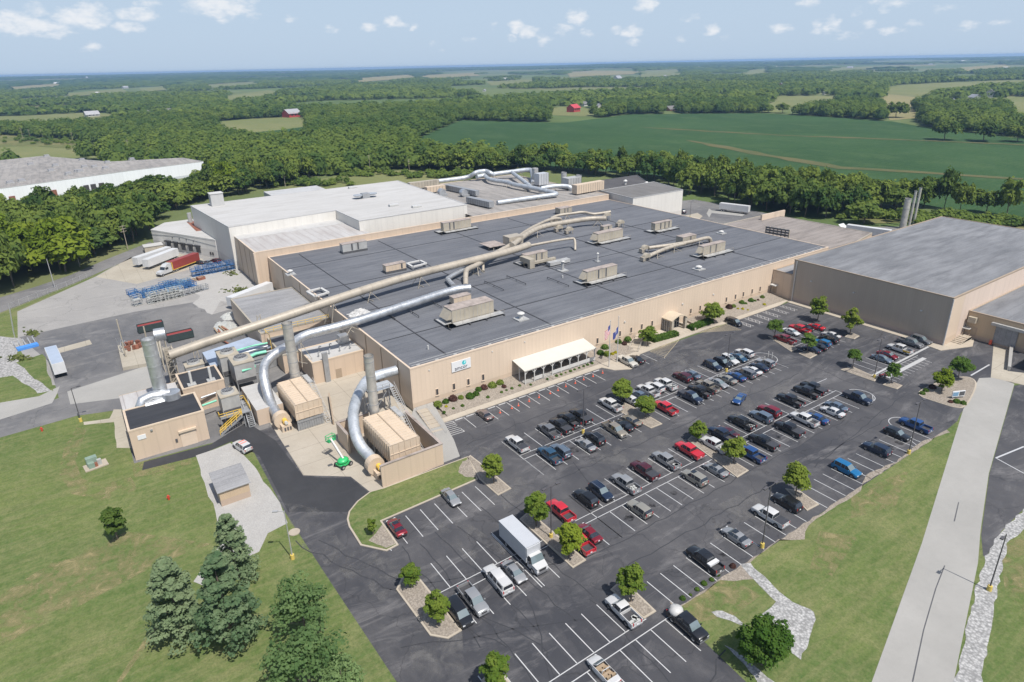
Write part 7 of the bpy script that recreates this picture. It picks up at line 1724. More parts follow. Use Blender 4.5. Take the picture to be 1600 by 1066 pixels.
# lamp posts
def lamp(px, py, h, lab, mat='pole_dark', arms=2, rz=0):
    p = at(px, py, .3); t = thing('lamp_post', (p.x, p.y, .02), rz, lab, 'lamp post'); MB().cyl((0, 0, 0), .32, .8, 14, 0, .3).build('base', M['paint_yellow'], t); MB().tube([(0, 0, .8), (0, 0, h)], [.1, .065], 8).build('pole', M[mat], t)
    for k in range(arms):
        a = math.pi*k; b = MB(); b.bar((0, 0, h-.1), (1.0*math.cos(a), 0, h), .08); b.build('arm', M[mat], t); b = MB(); b.obox((1.3*math.cos(a), 0, h), (.75, .38, .18)); b.build('lamp_head', M[mat], t)
lamp(911, 675, 10, 'first dark lamp post among the four black pickups'); lamp(861, 838, 9.6, 'dark lamp post on the island beside the faded red pickup'); lamp(1191, 853, 11.2, 'tall dark lamp post beside the white pickup on the lower row'); lamp(1546, 920, 9.6, 'dark single lamp post standing on the white riprap', arms=1, rz=math.pi)
lamp(457, 871, 8.8, 'grey lamp post in the grass beside the dark drive', 'pole_grey', 1, 2.6); lamp(1135, 579, 9.8, 'second dark lamp post among the upper group of cars'); lamp(1366, 589, 9.8, 'third dark lamp post beside the two sedans'); lamp(1420, 707, 11, 'dark lamp post on the gravel edge by the navy SUV'); lamp(126, 657, 8, 'lamp post with yellow foot at the top of the left lawn', 'pole_dark', 1)
lamp(1172, 322, 9, 'thin dark lamp post right of the far white trailer', 'pole_dark', 1); lamp(1078, 340, 8, 'thin dark lamp post behind the corner of the cream block', 'pole_dark', 1)
def utility(px, py, tpy, lab, mat='pole_wood', arms=2, r=.16):
    p = at(px, py); h = min(solve_h(p, (px, tpy)), 15); t = thing('utility_pole', (p.x, p.y, 0), .5, lab, 'utility pole'); MB().tube([(0, 0, 0), (0, 0, h)], [r, r*.6], 7).build('pole', M[mat], t)
    for k in range(arms): MB().bar((-1.3, 0, h-.5-1.1*k), (1.3, 0, h-.5-1.1*k), .14).build('crossarm', M[mat], t)
utility(86, 450, 405, 'pale grey pole leaning beside the perimeter road', 'pole_grey', 0); utility(200, 390, 352, 'wooden pole with crossarms before the dark woods', 'pole_wood', 3); utility(125, 417, 385, 'thin pole half hidden at the wood edge', 'pole_wood', 0, .12)
for px, py, ty, lab in ((204, 246, 216, 'tallest utility pole at the end of the far warehouse'), (236, 247, 225, 'utility pole right of the tallest one behind the warehouse'), (305, 256, 238, 'utility pole at the right corner of the far warehouse'), (158, 226, 209, 'utility pole in the scrub behind the warehouse, middle one'), (115, 223, 207, 'utility pole in the scrub behind the warehouse, left of the middle one'), (48, 217, 202, 'utility pole in the far left scrub, second of its pair'), (36, 217, 200, 'utility pole in the far left scrub, first of its pair'), (67, 216, 203, 'utility pole in the far left scrub right of the pair'), (579, 272, 242, 'single utility pole behind the white roof on the mound'), (640, 272, 249, 'utility pole with crossarms left of the blue roof ducts'), (446, 292, 272, 'pale pole against the woods behind the white roof')):
    utility(px, py, ty, lab)
# chain-link fence along the yard
t = thing('chain_fence', (0, 0, 0), 0, 'chain-link fence between the yard and the perimeter road', 'fence'); pts = [at(*q) for q in ((24, 530), (16, 484), (60, 466), (105, 449), (146, 431))]; b = MB(); pm = MB()
for i in range(len(pts)-1):
    a_, c_ = pts[i], pts[i+1]; n = max(1, int((c_-a_).length/3.2))
    for z in (.1, 2.0): b.bar(a_+Vector((0, 0, z)), c_+Vector((0, 0, z)), .045)
    for z in (.5, .9, 1.3, 1.7): b.bar(a_+Vector((0, 0, z)), c_+Vector((0, 0, z)), .018)
    for k in range(n): q_ = a_.lerp(c_, k/n); pm.bar(q_, q_+Vector((0, 0, 2.1)), .08)
b.build('mesh_rails', M['pole_grey'], t); pm.build('posts', M['pole_grey'], t)
# weeds on the stone yard
g = np.random.default_rng(3); P_ = []
for cx_, cy_, sx, n in ((382, 454, 14, 200), (360, 426, 6, 60), (50, 520, 6, 80), (30, 560, 10, 120)):
    for _ in range(n): v = at(cx_+g.normal(0, sx), cy_+g.normal(0, 2.5), .1); P_.append((v.x, v.y, .12))
P_ = np.array(P_); me = quads_mesh('weeds', leaf_quads(P_, np.tile([0, 0, 1.], (len(P_), 1)), .7, g, .8), M['leaf_weed'], g.uniform(0, 1, len(P_))); tag(link('weeds', me), 'weeds growing in the yard gravel', 'weeds', kind='stuff')
# ---------------------------------------------------------------- countryside
def inpoly(x, y, poly):
    c = np.zeros(np.shape(x), bool); n = len(poly)
    for i in range(n):
        (x0, y0), (x1, y1) = poly[i], poly[(i+1) % n]
        if y0 == y1: continue
        c ^= ((y0 > y) != (y1 > y)) & (x < (x1-x0)*(y-y0)/(y1-y0)+x0)
    return c
FIELDS = [('bean_field', 'field_bean', [(632, 225), (720, 188), (790, 190), (880, 192), (985, 179), (1190, 177), (1310, 184), (1395, 190), (1440, 198), (1500, 206), (1600, 217), (1800, 240), (1800, 352), (1600, 340), (1480, 326), (1300, 306), (1100, 282), (900, 264), (760, 252), (660, 242)]),
          ('mown_mound', 'field_pale', [(420, 304), (470, 284), (560, 270), (650, 266), (700, 271), (690, 285), (600, 286), (500, 298)]),
          ('pasture', 'field_pale', [(-150, 240), (20, 226), (60, 229), (150, 236), (240, 244), (232, 251), (100, 247), (-150, 252)]), ('scrub_strip', 'verge_scrub', [(-150, 205), (20, 212), (110, 219), (215, 238), (150, 236), (60, 229), (-150, 232)]),
          ('barn_pasture', 'field_pale', [(300, 194), (390, 186), (470, 182), (482, 190), (494, 196), (440, 203), (390, 208), (345, 201)]), ('barn_pasture', 'field_bean', [(385, 209), (440, 203), (484, 197), (478, 205), (420, 211)]),
          ('left_field', 'field_pale', [(-100, 186), (60, 180), (140, 176), (232, 182), (160, 189), (60, 194), (-100, 196)]),
          ('hill_field', 'field_pale', [(1378, 139), (1400, 133), (1500, 128), (1750, 120), (1750, 127), (1540, 133), (1480, 141), (1440, 149), (1385, 146)]), ('dry_field', 'field_dry', [(1380, 147), (1432, 152), (1425, 168), (1442, 184), (1392, 188), (1376, 168)]),
          ('meadow', 'field_pale', [(1215, 150), (1312, 150), (1312, 158), (1240, 168), (1215, 176), (1190, 175)]), ('meadow', 'field_pale', [(846, 170), (890, 166), (952, 173), (915, 182), (860, 180)]), ('meadow', 'verge_scrub', [(1330, 337), (1420, 328), (1500, 336), (1640, 350), (1640, 358), (1500, 348), (1350, 349)]), ('meadow', 'field_pale', [(1560, 150), (1700, 155), (1700, 195), (1590, 187)]),
          ('field_track', 'field_balk', [(1073, 219), (1120, 226), (1200, 241), (1320, 261), (1440, 268), (1600, 280), (1600, 282), (1440, 271), (1310, 264), (1190, 244), (1110, 229)]), ('field_track', 'field_balk', [(1000, 199), (1060, 202), (1220, 211), (1460, 220), (1600, 226), (1600, 227.5), (1460, 221.4), (1220, 212.4), (1060, 203.5)]),
          ('far_field', 'field_dry', [(8, 137), (90, 131), (100, 136), (12, 142)]), ('far_field', 'field_pale', [(100, 147), (190, 139), (200, 144), (110, 152)]), ('far_field', 'field_pale', [(218, 139), (258, 135), (260, 141), (222, 145)]), ('far_field', 'field_pale', [(345, 151), (420, 141), (445, 147), (355, 157)]), ('far_field', 'field_dry', [(555, 123), (640, 117), (650, 122), (560, 129)]), ('far_field', 'field_dry', [(660, 118), (742, 114), (750, 119), (660, 124)]),
          ('far_field', 'field_dry', [(885, 113), (990, 107), (1002, 116), (890, 121)]), ('far_field', 'field_pale', [(1000, 111), (1062, 108), (1066, 118), (1002, 122)]), ('far_field', 'field_pale', [(1158, 112), (1202, 106), (1206, 114), (1165, 119)]), ('far_field', 'field_dry', [(1500, 106), (1570, 101), (1580, 106), (1506, 112)]), ('far_field', 'field_pale', [(320, 133), (400, 128), (410, 132), (330, 138)]), ('far_field', 'field_pale', [(1290, 108), (1360, 104), (1366, 108), (1296, 113)]), ('far_field', 'field_pale', [(760, 128), (830, 124), (838, 129), (768, 134)])]
def hz_at(x, y): return hill(math.hypot(x, y), math.atan2(y, x)) if math.hypot(x, y) > 4000 else 0.0
for i, (nm, mt, poly) in enumerate(FIELDS):
    P = []
    for a_, b_ in poly:
        v = at(a_, b_, .0)
        for _ in range(6): v = at(a_, b_, hz_at(v.x, v.y))
        P.append(v)
    far = max(p.length for p in P) > 3500; zo = .06+.012*i+(1.5 if far else 0)
    if far: struct(nm, MB().add([(p.x, p.y, p.z+zo) for p in P], [tuple(range(len(P)))]) , M[mt])
    else: struct(nm, MB().sheet(wavy([(p.x, p.y) for p in P], 14, 2.2 if nm == 'field_track' else 1.5, i) if far < 1e9 else P, zo), M[mt])
struct('meadow', MB().sheet(Pp([(-60, 350), (0, 326), (40, 317), (84, 318), (64, 340), (0, 348)]), .03), M['field_pale']); struct('access_road', MB().sheet(Pp([(-40, 352), (10, 346), (66, 330), (84, 322), (86, 326), (60, 338), (10, 352), (-40, 360)]), .05), M['asphalt_yard']); struct('car_park', MB().sheet([(-160, 560), (-70, 590), (-120, 690), (-200, 660)], .04), M['asphalt_old'])
struct('rear_yard', MB().sheet([(204, 110), (300, 108), (302, 128)] + Pp([(1320, 355), (1240, 341), (1180, 330), (1130, 320), (1085, 312)]) + [(245, 240), (204, 230)], .02), M['asphalt_old']); struct('rear_yard_patch', MB().sheet(Pp([(1104, 334), (1108, 326), (1112, 329), (1165, 334), (1160, 338), (1112, 333), (1108, 340)]), .03), M['concrete_road'])
struct('rear_yard_patch', MB().sheet(Pp([(1066, 338), (1090, 333), (1098, 338), (1090, 345), (1066, 345)]), .03), M['concrete_apron'])
SITE = [(-300, 490), (-60, 476), (0, 459), (60, 440), (120, 421), (205, 384), (236, 371), (243, 345), (300, 316), (425, 299), (470, 296), (640, 286), (700, 274), (760, 268), (860, 269), (960, 278), (1062, 296), (1082, 309), (1130, 316), (1180, 326), (1240, 337), (1320, 350), (1400, 351), (1420, 350), (1500, 349), (1640, 357), (1900, 380)]
sx_ = np.array([p[0] for p in SITE]); sy_ = np.array([p[1] for p in SITE])
WH = [(-165, 372), (-30, 420), (40, 446), (112, 474), (84, 552), (34, 568), (-4, 650), (-165, 600)]
HS = [(896, 175, 14), (912, 167, 8), (936, 168, 8), (1047, 173, 11), (456, 183, 15), (144, 182, 12), (234, 178, 8), (265, 176, 8), (1128, 151, 7), (1220, 135, 6), (1287, 148, 8), (1522, 157, 10), (1546, 152, 12), (1489, 159, 7), (965, 124, 10)]
def candidates(r0, r1, sp, seed):
    g = np.random.default_rng(seed); n = int(2*r1/sp)+1; gx, gy = np.meshgrid(np.arange(-r1, r1, sp), np.arange(0, r1, sp)); X = gx.ravel()+g.uniform(-.45, .45, gx.size)*sp; Y = gy.ravel()+g.uniform(-.45, .45, gx.size)*sp
    R = np.hypot(X, Y); k = (R >= r0) & (R < r1); X, Y, R = X[k], Y[k], R[k]
    Zg = np.where(R > 4000, np.minimum(1, (R-4000)/6000)*(30+5*np.sin(np.arctan2(Y, X)*9+1)+4*np.sin(np.arctan2(Y, X)*23+2.2)), 0)
    c = np.stack([X, Y, Zg-H_], 1) @ CAMR; k = c[:, 2] > 10; X, Y, Zg, c = X[k], Y[k], Zg[k], c[k]; px, py = CX_+F_*c[:, 0]/c[:, 2], CY_+F_*c[:, 1]/c[:, 2]
    k = (px > -90) & (px < 1690) & (py < np.interp(px, sx_, sy_)); X, Y, Zg, px, py = X[k], Y[k], Zg[k], px[k], py[k]
    ok = np.ones(len(X), bool)
    for nm, mt, poly in FIELDS:
        if nm != 'field_track': ok &= ~inpoly(px, py, poly)
        if nm not in ('field_track', 'bean_field', 'mown_mound', 'scrub_strip'): ok &= ~inpoly(px, py-11*F_/np.hypot(X, Y), poly)
    for hx, hy, hw in HS: ok &= ~((np.abs(px-hx) < hw) & (py > hy-3) & (py-13*F_/np.hypot(X, Y) < hy-1))
    ok &= ~inpoly(X, Y, WH) & ~inpoly(px, py, [(-90, 362), (0, 350), (70, 336), (110, 322), (95, 312), (40, 312), (0, 318), (-90, 330)]) & ~((X > 36) & (X < 262) & (Y > 100) & (Y < 318)) & ~((X > 200) & (X < 266) & (Y > 100) & (Y < 264)) & ~((X > -220) & (X < -60) & (Y > 550) & (Y < 700))
    return X[ok], Y[ok], Zg[ok], px[ok], py[ok]
def vnoise(X, Y, s, seed):
    g = np.random.default_rng(seed); t = g.random((64, 64)); u, v = X/s, Y/s; i, j = np.floor(u).astype(int), np.floor(v).astype(int); f, h = u-i, v-j; f, h = f*f*(3-2*f), h*h*(3-2*h)
    T = lambda a, b: t[a % 64, b % 64]
    return (T(i, j)*(1-f)+T(i+1, j)*f)*(1-h)+(T(i, j+1)*(1-f)+T(i+1, j+1)*f)*h
# nearest 300 trees one by one
X, Y, Zg, px, py = candidates(60, 1150, 9.4, 11)
D_ = np.hypot(X, Y); o = np.argsort(D_); X, Y, px, py, D_ = X[o], Y[o], px[o], py[o], D_[o]
vis = ~((px > 1420) & (py > 341)) & (vnoise(X, Y, 60, 5) > .05); X, Y, px, py, D_ = X[vis], Y[vis], px[vis], py[vis], D_[vis]
CR = []
for v in range(8):
    mt = 'leaf_forest' if v < 7 else 'leaf_lime'
    CR.append((crown_mesh('crown', M[mt], 300+v, 1.0, .62, .12, 34, 46, .17, 'round', .3), trunk_mesh(1.0, .035, v, 5, .6, .3)))
SPR = np.random.default_rng(21)
for i in range(300):
    x, y = float(X[i]), float(Y[i]); lim = px[i] < 245; sc = float(SPR.uniform(4.8, 8.6))*(1.12 if lim else 1); hh = float(SPR.uniform(10, 18))*(1.08 if lim else 1); v = int(SPR.integers(0, 7)); lime = (-10 < px[i] < 112 and 395 < py[i] < 441) or (290 < px[i] < 370 and py[i] < 345 and i % 2 == 0); v = 7 if lime else v
    if px[i] < 330 and py[i] < 352: hh *= .68
    rightb = px[i] > 700
    t = thing('woodland_tree', (x, y, 0), float(SPR.uniform(0, 6.28)), ('lime green tree among the dark woods left of the works' if lime else 'broadleaf tree in the woods left of the works' if lim else 'broadleaf tree in the belt between the works and the bean field' if rightb else 'broadleaf tree in the woods behind the white warehouse'), 'tree', 'lime green trees of the woods' if lime else 'trees of the left woods' if lim else 'trees of the belt by the bean field' if rightb else 'trees behind the white warehouse')
    c = link('crown', CR[v][0], t); c.scale = (sc, sc, hh/1.36); tk = link('trunk', CR[v][1], t); tk.scale = (sc, sc, hh*.7)
# everything farther: one leafy mass per distance band
def dome(nu, nv):
    V = [(0, 0, 1.0)]; 
    for i in range(1, nv+1):
        a = math.pi*.62*i/nv
        for k in range(nu): V.append((math.sin(a)*math.cos(6.283*k/nu), math.sin(a)*math.sin(6.283*k/nu), math.cos(a)))
    F = []
    for i in range(nv-1):
        for k in range(nu): F.append((1+i*nu+k, 1+(i+1)*nu+k, 1+(i+1)*nu+(k+1) % nu, 1+i*nu+(k+1) % nu))
    for k in range(0, nu, 2): F.append((0, 1+k, 1+(k+1) % nu, 1+(k+2) % nu))
    return np.array(V), np.array(F)
def woods(name, lab, X, Y, Zg, rr, hh, leaves, lsize, seed, dome_res=(8, 3), mat='leaf_forest'):
    g = np.random.default_rng(seed); n = len(X); R = g.uniform(rr[0], rr[1], n); Hh = g.uniform(hh[0], hh[1], n); tone = np.clip(vnoise(X, Y, 90*rr[1]/7, 8)*.7+g.normal(.15, .26, n), 0, 1)
    dv, df = dome(*dome_res); nv = len(dv); s = .86 if leaves else 1.0
    wob = g.uniform(.78, 1.15, (n, nv, 1)); V = dv[None]*wob*np.stack([R*s, R*s, Hh*.52], 1)[:, None, :]+np.stack([X, Y, Zg+Hh*.48*s], 1)[:, None, :]
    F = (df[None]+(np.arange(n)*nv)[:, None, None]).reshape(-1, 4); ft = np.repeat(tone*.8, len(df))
    if leaves:
        d = g.normal(0, 1, (n, leaves, 3)); d[..., 2] = np.abs(d[..., 2])*1.1-.25; d /= np.linalg.norm(d, axis=2, keepdims=True)
        C = d*g.uniform(.88, 1.12, (n, leaves, 1))*np.stack([R, R, Hh*.52], 1)[:, None, :]+np.stack([X, Y, Zg+Hh*.48], 1)[:, None, :]
        Q = leaf_quads(C.reshape(-1, 3), d.reshape(-1, 3)+np.array([0, -.2, .55]), lsize, g, .32); lt = np.clip(np.repeat(tone, leaves)+g.normal(0, .14, n*leaves), 0, 1)
    else: Q = np.zeros((0, 4, 3)); lt = np.zeros(0)
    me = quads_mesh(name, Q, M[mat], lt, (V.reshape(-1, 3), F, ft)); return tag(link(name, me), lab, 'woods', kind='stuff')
woods('near_woods', 'dense summer woodland behind the works', X[300:], Y[300:], np.zeros(len(X)-300), (4.8, 8.2), (9, 16.5), 90, 1.7, 4)
X2, Y2, Z2, p2, q2 = candidates(1150, 4000, 17, 12); k = (vnoise(X2, Y2, 260, 3) > .44); woods('middle_woods', 'rolling woodland in the middle distance', X2[k], Y2[k], Z2[k], (7, 12.5), (8, 16), 16, 5, 5, (7, 2))
X3, Y3, Z3, p3_, q3 = candidates(4000, 13800, 62, 13); k = (vnoise(X3, Y3, 800, 6)+.25*vnoise(X3, Y3, 250, 9) > .58); woods('distant_woods', 'hazy woodland reaching the horizon', X3[k], Y3[k], Z3[k], (28, 52), (9, 17), 0, 1, 6, (6, 2))
g = np.random.default_rng(44); xs, ys = [], []
for a_, b_, n, s in ((-60, 212, 60, 14), (80, 220, 60, 10), (190, 236, 40, 6), (1380, 340, 40, 5), (1550, 352, 60, 5), (470, 288, 40, 7), (690, 275, 40, 6), (560, 272, 40, 6), (1460, 345, 60, 5)):
    for _ in range(n): v = at(a_+g.normal(0, 34), b_+g.normal(0, s*.35), 0); xs.append(v.x); ys.append(v.y)
woods('hedgerow_scrub', 'scrub and bushes along the wood edges', np.array(xs), np.array(ys), np.zeros(len(xs)), (1.5, 3.4), (2, 5), 50, .9, 9)
# lone field trees
for px_, py_, hw, lab in ((1476, 219, 19, 'lone round tree standing in the bean field'), (1537, 221, 20, 'lone taller tree in the bean field right of the round one'), (1223, 177, 10, 'lone tree at the far edge of the bean field'), (1590, 222, 16, 'dark tree at the right edge of the bean field'), (1400, 184, 15, 'tree in the dry field beside the lane')):
    p = at(px_, py_); s = hw/px_scale(p); t = thing('field_tree', (p.x, p.y, 0), 1, lab, 'tree'); c = link('crown', CR[int(px_) % 7][0], t); c.scale = (s, s, s*1.15); k_ = link('trunk', CR[0][1], t); k_.scale = (s, s, s)
# farm buildings
def house(name, px_, py_, wpx, wall, roof, lab, cat='house', hf=.55, deep=.7, rz=.35, group=None):
    p = at(px_, py_); w = wpx/px_scale(p); t = thing(name, (p.x, p.y, 0), rz, lab, cat, group); a, d, h = w/2, w*deep/2, w*hf*.6; e = .06*w
    MB().box(-a, a, -d, d, 0, h).add([(-a, -d, h), (-a, d, h), (-a, 0, h+w*.22)], [(0, 2, 1)]).add([(a, -d, h), (a, d, h), (a, 0, h+w*.22)], [(0, 1, 2)]).build('wall', M[wall], t)
    MB().add([(-a-e, -d-e, h-.05*w), (a+e, -d-e, h-.05*w), (a+e, 0, h+w*.25), (-a-e, 0, h+w*.25), (-a-e, d+e, h-.05*w), (a+e, d+e, h-.05*w)], [(0, 1, 2, 3), (3, 2, 5, 4)]).build('roof', M[roof], t)
    for u in (-.5, .1, .6): MB().box(u*a-.06*w, u*a+.06*w, -d-.05, -d, h*.35, h*.75).build('window', M['door_dark'], t)
    return t
house('barn', 896, 175, 19, 'barn_red', 'roof_red', 'bright red barn with red roof beyond the bean field', 'barn', .6); house('farmhouse', 912, 166, 12, 'house_white', 'roof_shingle', 'white farmhouse behind the red barn'); house('farmhouse', 936, 168, 10, 'house_white', 'roof_tin', 'white farmhouse with pale roof right of the red barn', rz=1.2)
house('bungalow', 1047, 173, 17, 'house_brick', 'roof_shingle', 'brown bungalow at the tree line beyond the bean field', hf=.3, rz=.1); house('barn', 456, 183, 22, 'barn_red', 'roof_tin', 'red barn with pale metal roof in the pasture', 'barn', .5, .8); house('ranch_house', 144, 182, 18, 'house_white', 'roof_tin', 'long white house with grey roof at the far left field', hf=.35, rz=.2)
house('farmhouse', 234, 178, 10, 'house_brick', 'roof_shingle', 'left brick farmhouse among the trees above the woods', rz=.2); house('farmhouse', 265, 176, 11, 'house_brick', 'roof_shingle', 'right brick farmhouse among the trees above the woods', rz=.2); house('farmhouse', 1128, 151, 9, 'house_white', 'roof_tin', 'small white house among trees beyond the bean field'); house('farmhouse', 1220, 135, 9, 'house_brick', 'roof_shingle', 'brick house rising from the far trees')
house('field_shed', 1287, 148, 9, 'house_white', 'roof_tin', 'low white field shed in the far meadow', 'shed', .4, .4); house('farmhouse', 1522, 157, 16, 'house_white', 'roof_tin', 'white house among the trees at far right', rz=.9); house('farmhouse', 1546, 152, 20, 'house_white', 'roof_shingle', 'grey roofed house among the trees at far right'); house('cottage', 1489, 159, 8, 'house_white', 'roof_tin', 'small white cottage left of the white house at far right'); house('barn', 965, 124, 14, 'house_white', 'roof_tin', 'long white sheds in the far fields', 'barn', .25, .5)
DH = ((12, 149), (70, 147), (90, 131), (125, 130), (153, 145), (196, 137), (272, 146), (270, 130), (284, 135), (320, 118), (387, 117), (429, 124), (445, 141), (452, 119), (515, 115), (536, 114), (640, 112), (698, 141), (711, 143), (757, 141), (790, 124), (848, 107), (925, 122), (1028, 107), (1040, 118), (1072, 120), (1092, 106), (1139, 103), (1213, 105), (1328, 106), (1410, 100), (1454, 101), (1505, 97), (1541, 97), (1570, 106), (1579, 97))
for i, (a_, b_) in enumerate(DH):
    p = at(a_, b_+2); 
    house('distant_farm', a_, b_+2, 4.5+(i % 3)*1.6, 'house_white', 'roof_tin' if i % 2 else 'house_white', 'tiny white farm building far off towards the horizon', 'farm', .5, .6, (i*1.3) % 3, 'distant white farm buildings')
p = at(137, 127); t = thing('water_tower', (p.x, p.y, 0), 0, 'white water tower dot on the far left horizon', 'water tower'); MB().cyl((0, 0, 0), 3, 30, 8).build('stem', M['house_white'], t); MB().blob((0, 0, 34), (11, 11, 8)).build('tank', M['house_white'], t)
# ducts and plant on the north roof
duct('roof_duct', 'pale blue duct running along the left edge of the gravel roof up over the junction', [(640, 288, 13.8), (682, 283.5, 13.8), (732, 277.5, 13.8), (741, 271, 16.5), (746, 268.5, 17), (759, 267, 17), (766, 270, 16.5), (772, 274, 15)], 1.05, 'steel_blue', None, 2.5, [(.3, 12.4)])
duct('roof_duct', 'pale blue duct arching over the back of the gravel roof', [(745, 276.5, 14.6), (757, 274, 14.8), (800, 268.5, 16), (827, 265, 17), (832, 267, 16.6), (833, 287, 12.6)], 1.15, 'steel_blue', None, 2.5, [(.3, 12.4), (.5, 12.4)])
duct('roof_duct', 'pale blue duct crossing the middle of the gravel roof and turning back', [(757, 274, 14.8), (764, 281, 14.8), (794, 284.5, 14.8), (800, 288, 14.6), (832, 293.5, 14.6), (864, 301, 14.4), (872, 303.5, 14), (854, 306, 13.8), (822, 310.5, 13.6), (777, 317, 13.4)], 1.0, 'steel_blue', None, 2.5, [(.25, 12.4), (.42, 12.4), (.8, 12.4)])
duct('roof_duct', 'pale blue diagonal duct joining the back and middle ducts', [(800, 269.5, 15.8), (829, 291.5, 14.8)], .95, 'steel_blue', None, 2.5, None, it=0); duct('roof_duct', 'pale blue duct bending into the tanks at the right of the gravel roof', [(845, 294.5, 14.4), (864, 291, 14.8), (884, 290.5, 14.8), (892, 293, 14.2), (893, 298, 12.6)], 1.0, 'steel_blue', None, 2.2, [(.3, 12.4)])
def roofbox(name, lab, px_, py_, L, Dp, h, mat, rz=0, z=12.45, cat='rooftop unit', legs=True):
    p = at(px_, py_, z); t = thing(name, (p.x, p.y, z), rz, lab, cat); MB().box(-L/2, L/2, -Dp/2, Dp/2, .6, h).build('casing', M[mat], t); b = MB(); n = max(3, int(L/1.5))
    for k in range(n+1): b.box(-L/2+L*k/n-.05, -L/2+L*k/n+.05, -Dp/2-.05, -Dp/2, .7, h-.1)
    b.build('seam', M['steel_dark'], t); b = MB()
    for x in (-L*.4, 0, L*.4):
        for y in (-Dp*.35, Dp*.35): b.bar((x, y, 0), (x, y, .7), .2)
    b.build('legs', M['steel_grey'], t); return t
roofbox('chiller', 'long dark grey chiller bank on the gravel roof, farther one', 722, 302.5, 24, 2.2, 2.8, 'steel_grey', R_(-84)); roofbox('chiller', 'dark grey chiller bank on the gravel roof nearest the tan wall strip', 750, 322, 16, 2.6, 3.0, 'steel_grey', R_(-84)); roofbox('cabinet', 'cream cabinet row at the left edge of the gravel roof', 662, 294.5, 16, 3, 3.6, 'unit_tan'); roofbox('cabinet', 'long cream box beside the white warehouse roof edge', 680, 301, 10, 3, 3.2, 'oxid_cream')
roofbox('machine_house', 'tall pale framed machine at the back of the gravel roof', 846, 290, 6, 4, 6.2, 'box_grey'); roofbox('machine_house', 'taller grey tower block left of the pale framed machine', 836, 286, 2.4, 2.4, 7.5, 'unit_grey'); roofbox('tank_frame', 'pale tank block between the two stub stacks', 893, 295, 8, 5, 5.5, 'unit_grey'); roofbox('filter_house', 'long pale filter house on legs at the right end of the gravel roof', 919, 301, 18, 3.2, 4.6, 'oxid_cream', R_(4))
for a_, b_, lab in ((881, 288, 'left stub stack on the gravel roof'), (904, 293, 'right stub stack on the gravel roof')): p = at(a_, b_, 12.5); stack(lab, p.x, p.y, 12.5, 18.5, 1.4, 'unit_grey', 2)
for a_, b_, lab in ((693, 306, 'round grey fan beside the white warehouse roof edge'), (727, 307, 'round pale fan against the farther chiller bank')): p = at(a_, b_, 12.5); t = thing('roof_fan', (p.x, p.y, 12.45), 0, lab, 'roof fan'); MB().tube([(-.8, -1, 1.8), (-.8, 1.4, 1.8)], 1.7, 14).build('drum', M['steel_bright'], t); MB().box(-1.4, 1.6, -1.2, 1.2, 0, 1.0).build('base', M['steel_grey'], t)
SKY_VEIL, SKY_VEIL_COL, CLOUD_COL, HAZE, EXPO = .92, (3.95, 4.95, 6.2, 1), (6.7, 6.85, 7.1, 1), 1.05e-4, 0.62
# ---------------------------------------------------------------- light, air, camera
SUN_EL, SUN_AZ = 59.5, None
d = Vector((0.11, -1.0, 0)).normalized()*math.cos(R_(SUN_EL)); d.z = math.sin(R_(SUN_EL))     # towards the sun
sl = bpy.data.lights.new('sun', 'SUN'); sl.energy = 3.6; sl.angle = R_(.53); sl.color = (1.0, .955, .89)
so = bpy.data.objects.new('sun', sl); col.objects.link(so); so.rotation_euler = d.to_track_quat('Z', 'Y').to_euler()
w = bpy.data.worlds.new('World'); scene.world = w; w.use_nodes = True; t = w.node_tree; t.nodes.clear()
out = t.nodes.new('ShaderNodeOutputWorld'); bg = t.nodes.new('ShaderNodeBackground'); sky = t.nodes.new('ShaderNodeTexSky')
sky.sky_type = 'NISHITA'; sky.sun_disc = False; sky.sun_elevation = R_(SUN_EL); sky.sun_rotation = math.atan2(d.x, d.y)
sky.altitude = 200; sky.air_density = 1.0; sky.dust_density = 2.2; sky.ozone_density = 1.2
bg.inputs[1].default_value = .085
def wn(tp, **k):
    n = t.nodes.new('ShaderNode'+tp)
    for a, b in k.items(): setattr(n, a, b)
    return n
def wm(op, a, b=0., c=None):
    n = wn('Math', operation=op)
    for i, v in enumerate((a, b) if c is None else (a, b, c)):
        if hasattr(v, 'is_output'): t.links.new(v, n.inputs[i])
        else: n.inputs[i].default_value = v
    return n.outputs[0]
geo = wn('NewGeometry'); vm = wn('VectorMath', operation='SCALE'); vm.inputs['Scale'].default_value = -1; t.links.new(geo.outputs['Incoming'], vm.inputs[0])
sp = wn('SeparateXYZ'); t.links.new(vm.outputs[0], sp.inputs[0])
az = wm('ARCTAN2', sp.outputs[0], sp.outputs[1]); el = sp.outputs[2]
cmb = wn('CombineXYZ'); t.links.new(az, cmb.inputs[0]); t.links.new(wm('MULTIPLY', el, 1.9), cmb.inputs[1])
nz = wn('TexNoise'); nz.inputs['Scale'].default_value = 55; nz.inputs['Detail'].default_value = 6; nz.inputs['Roughness'].default_value = .62; t.links.new(cmb.outputs[0], nz.inputs['Vector'])
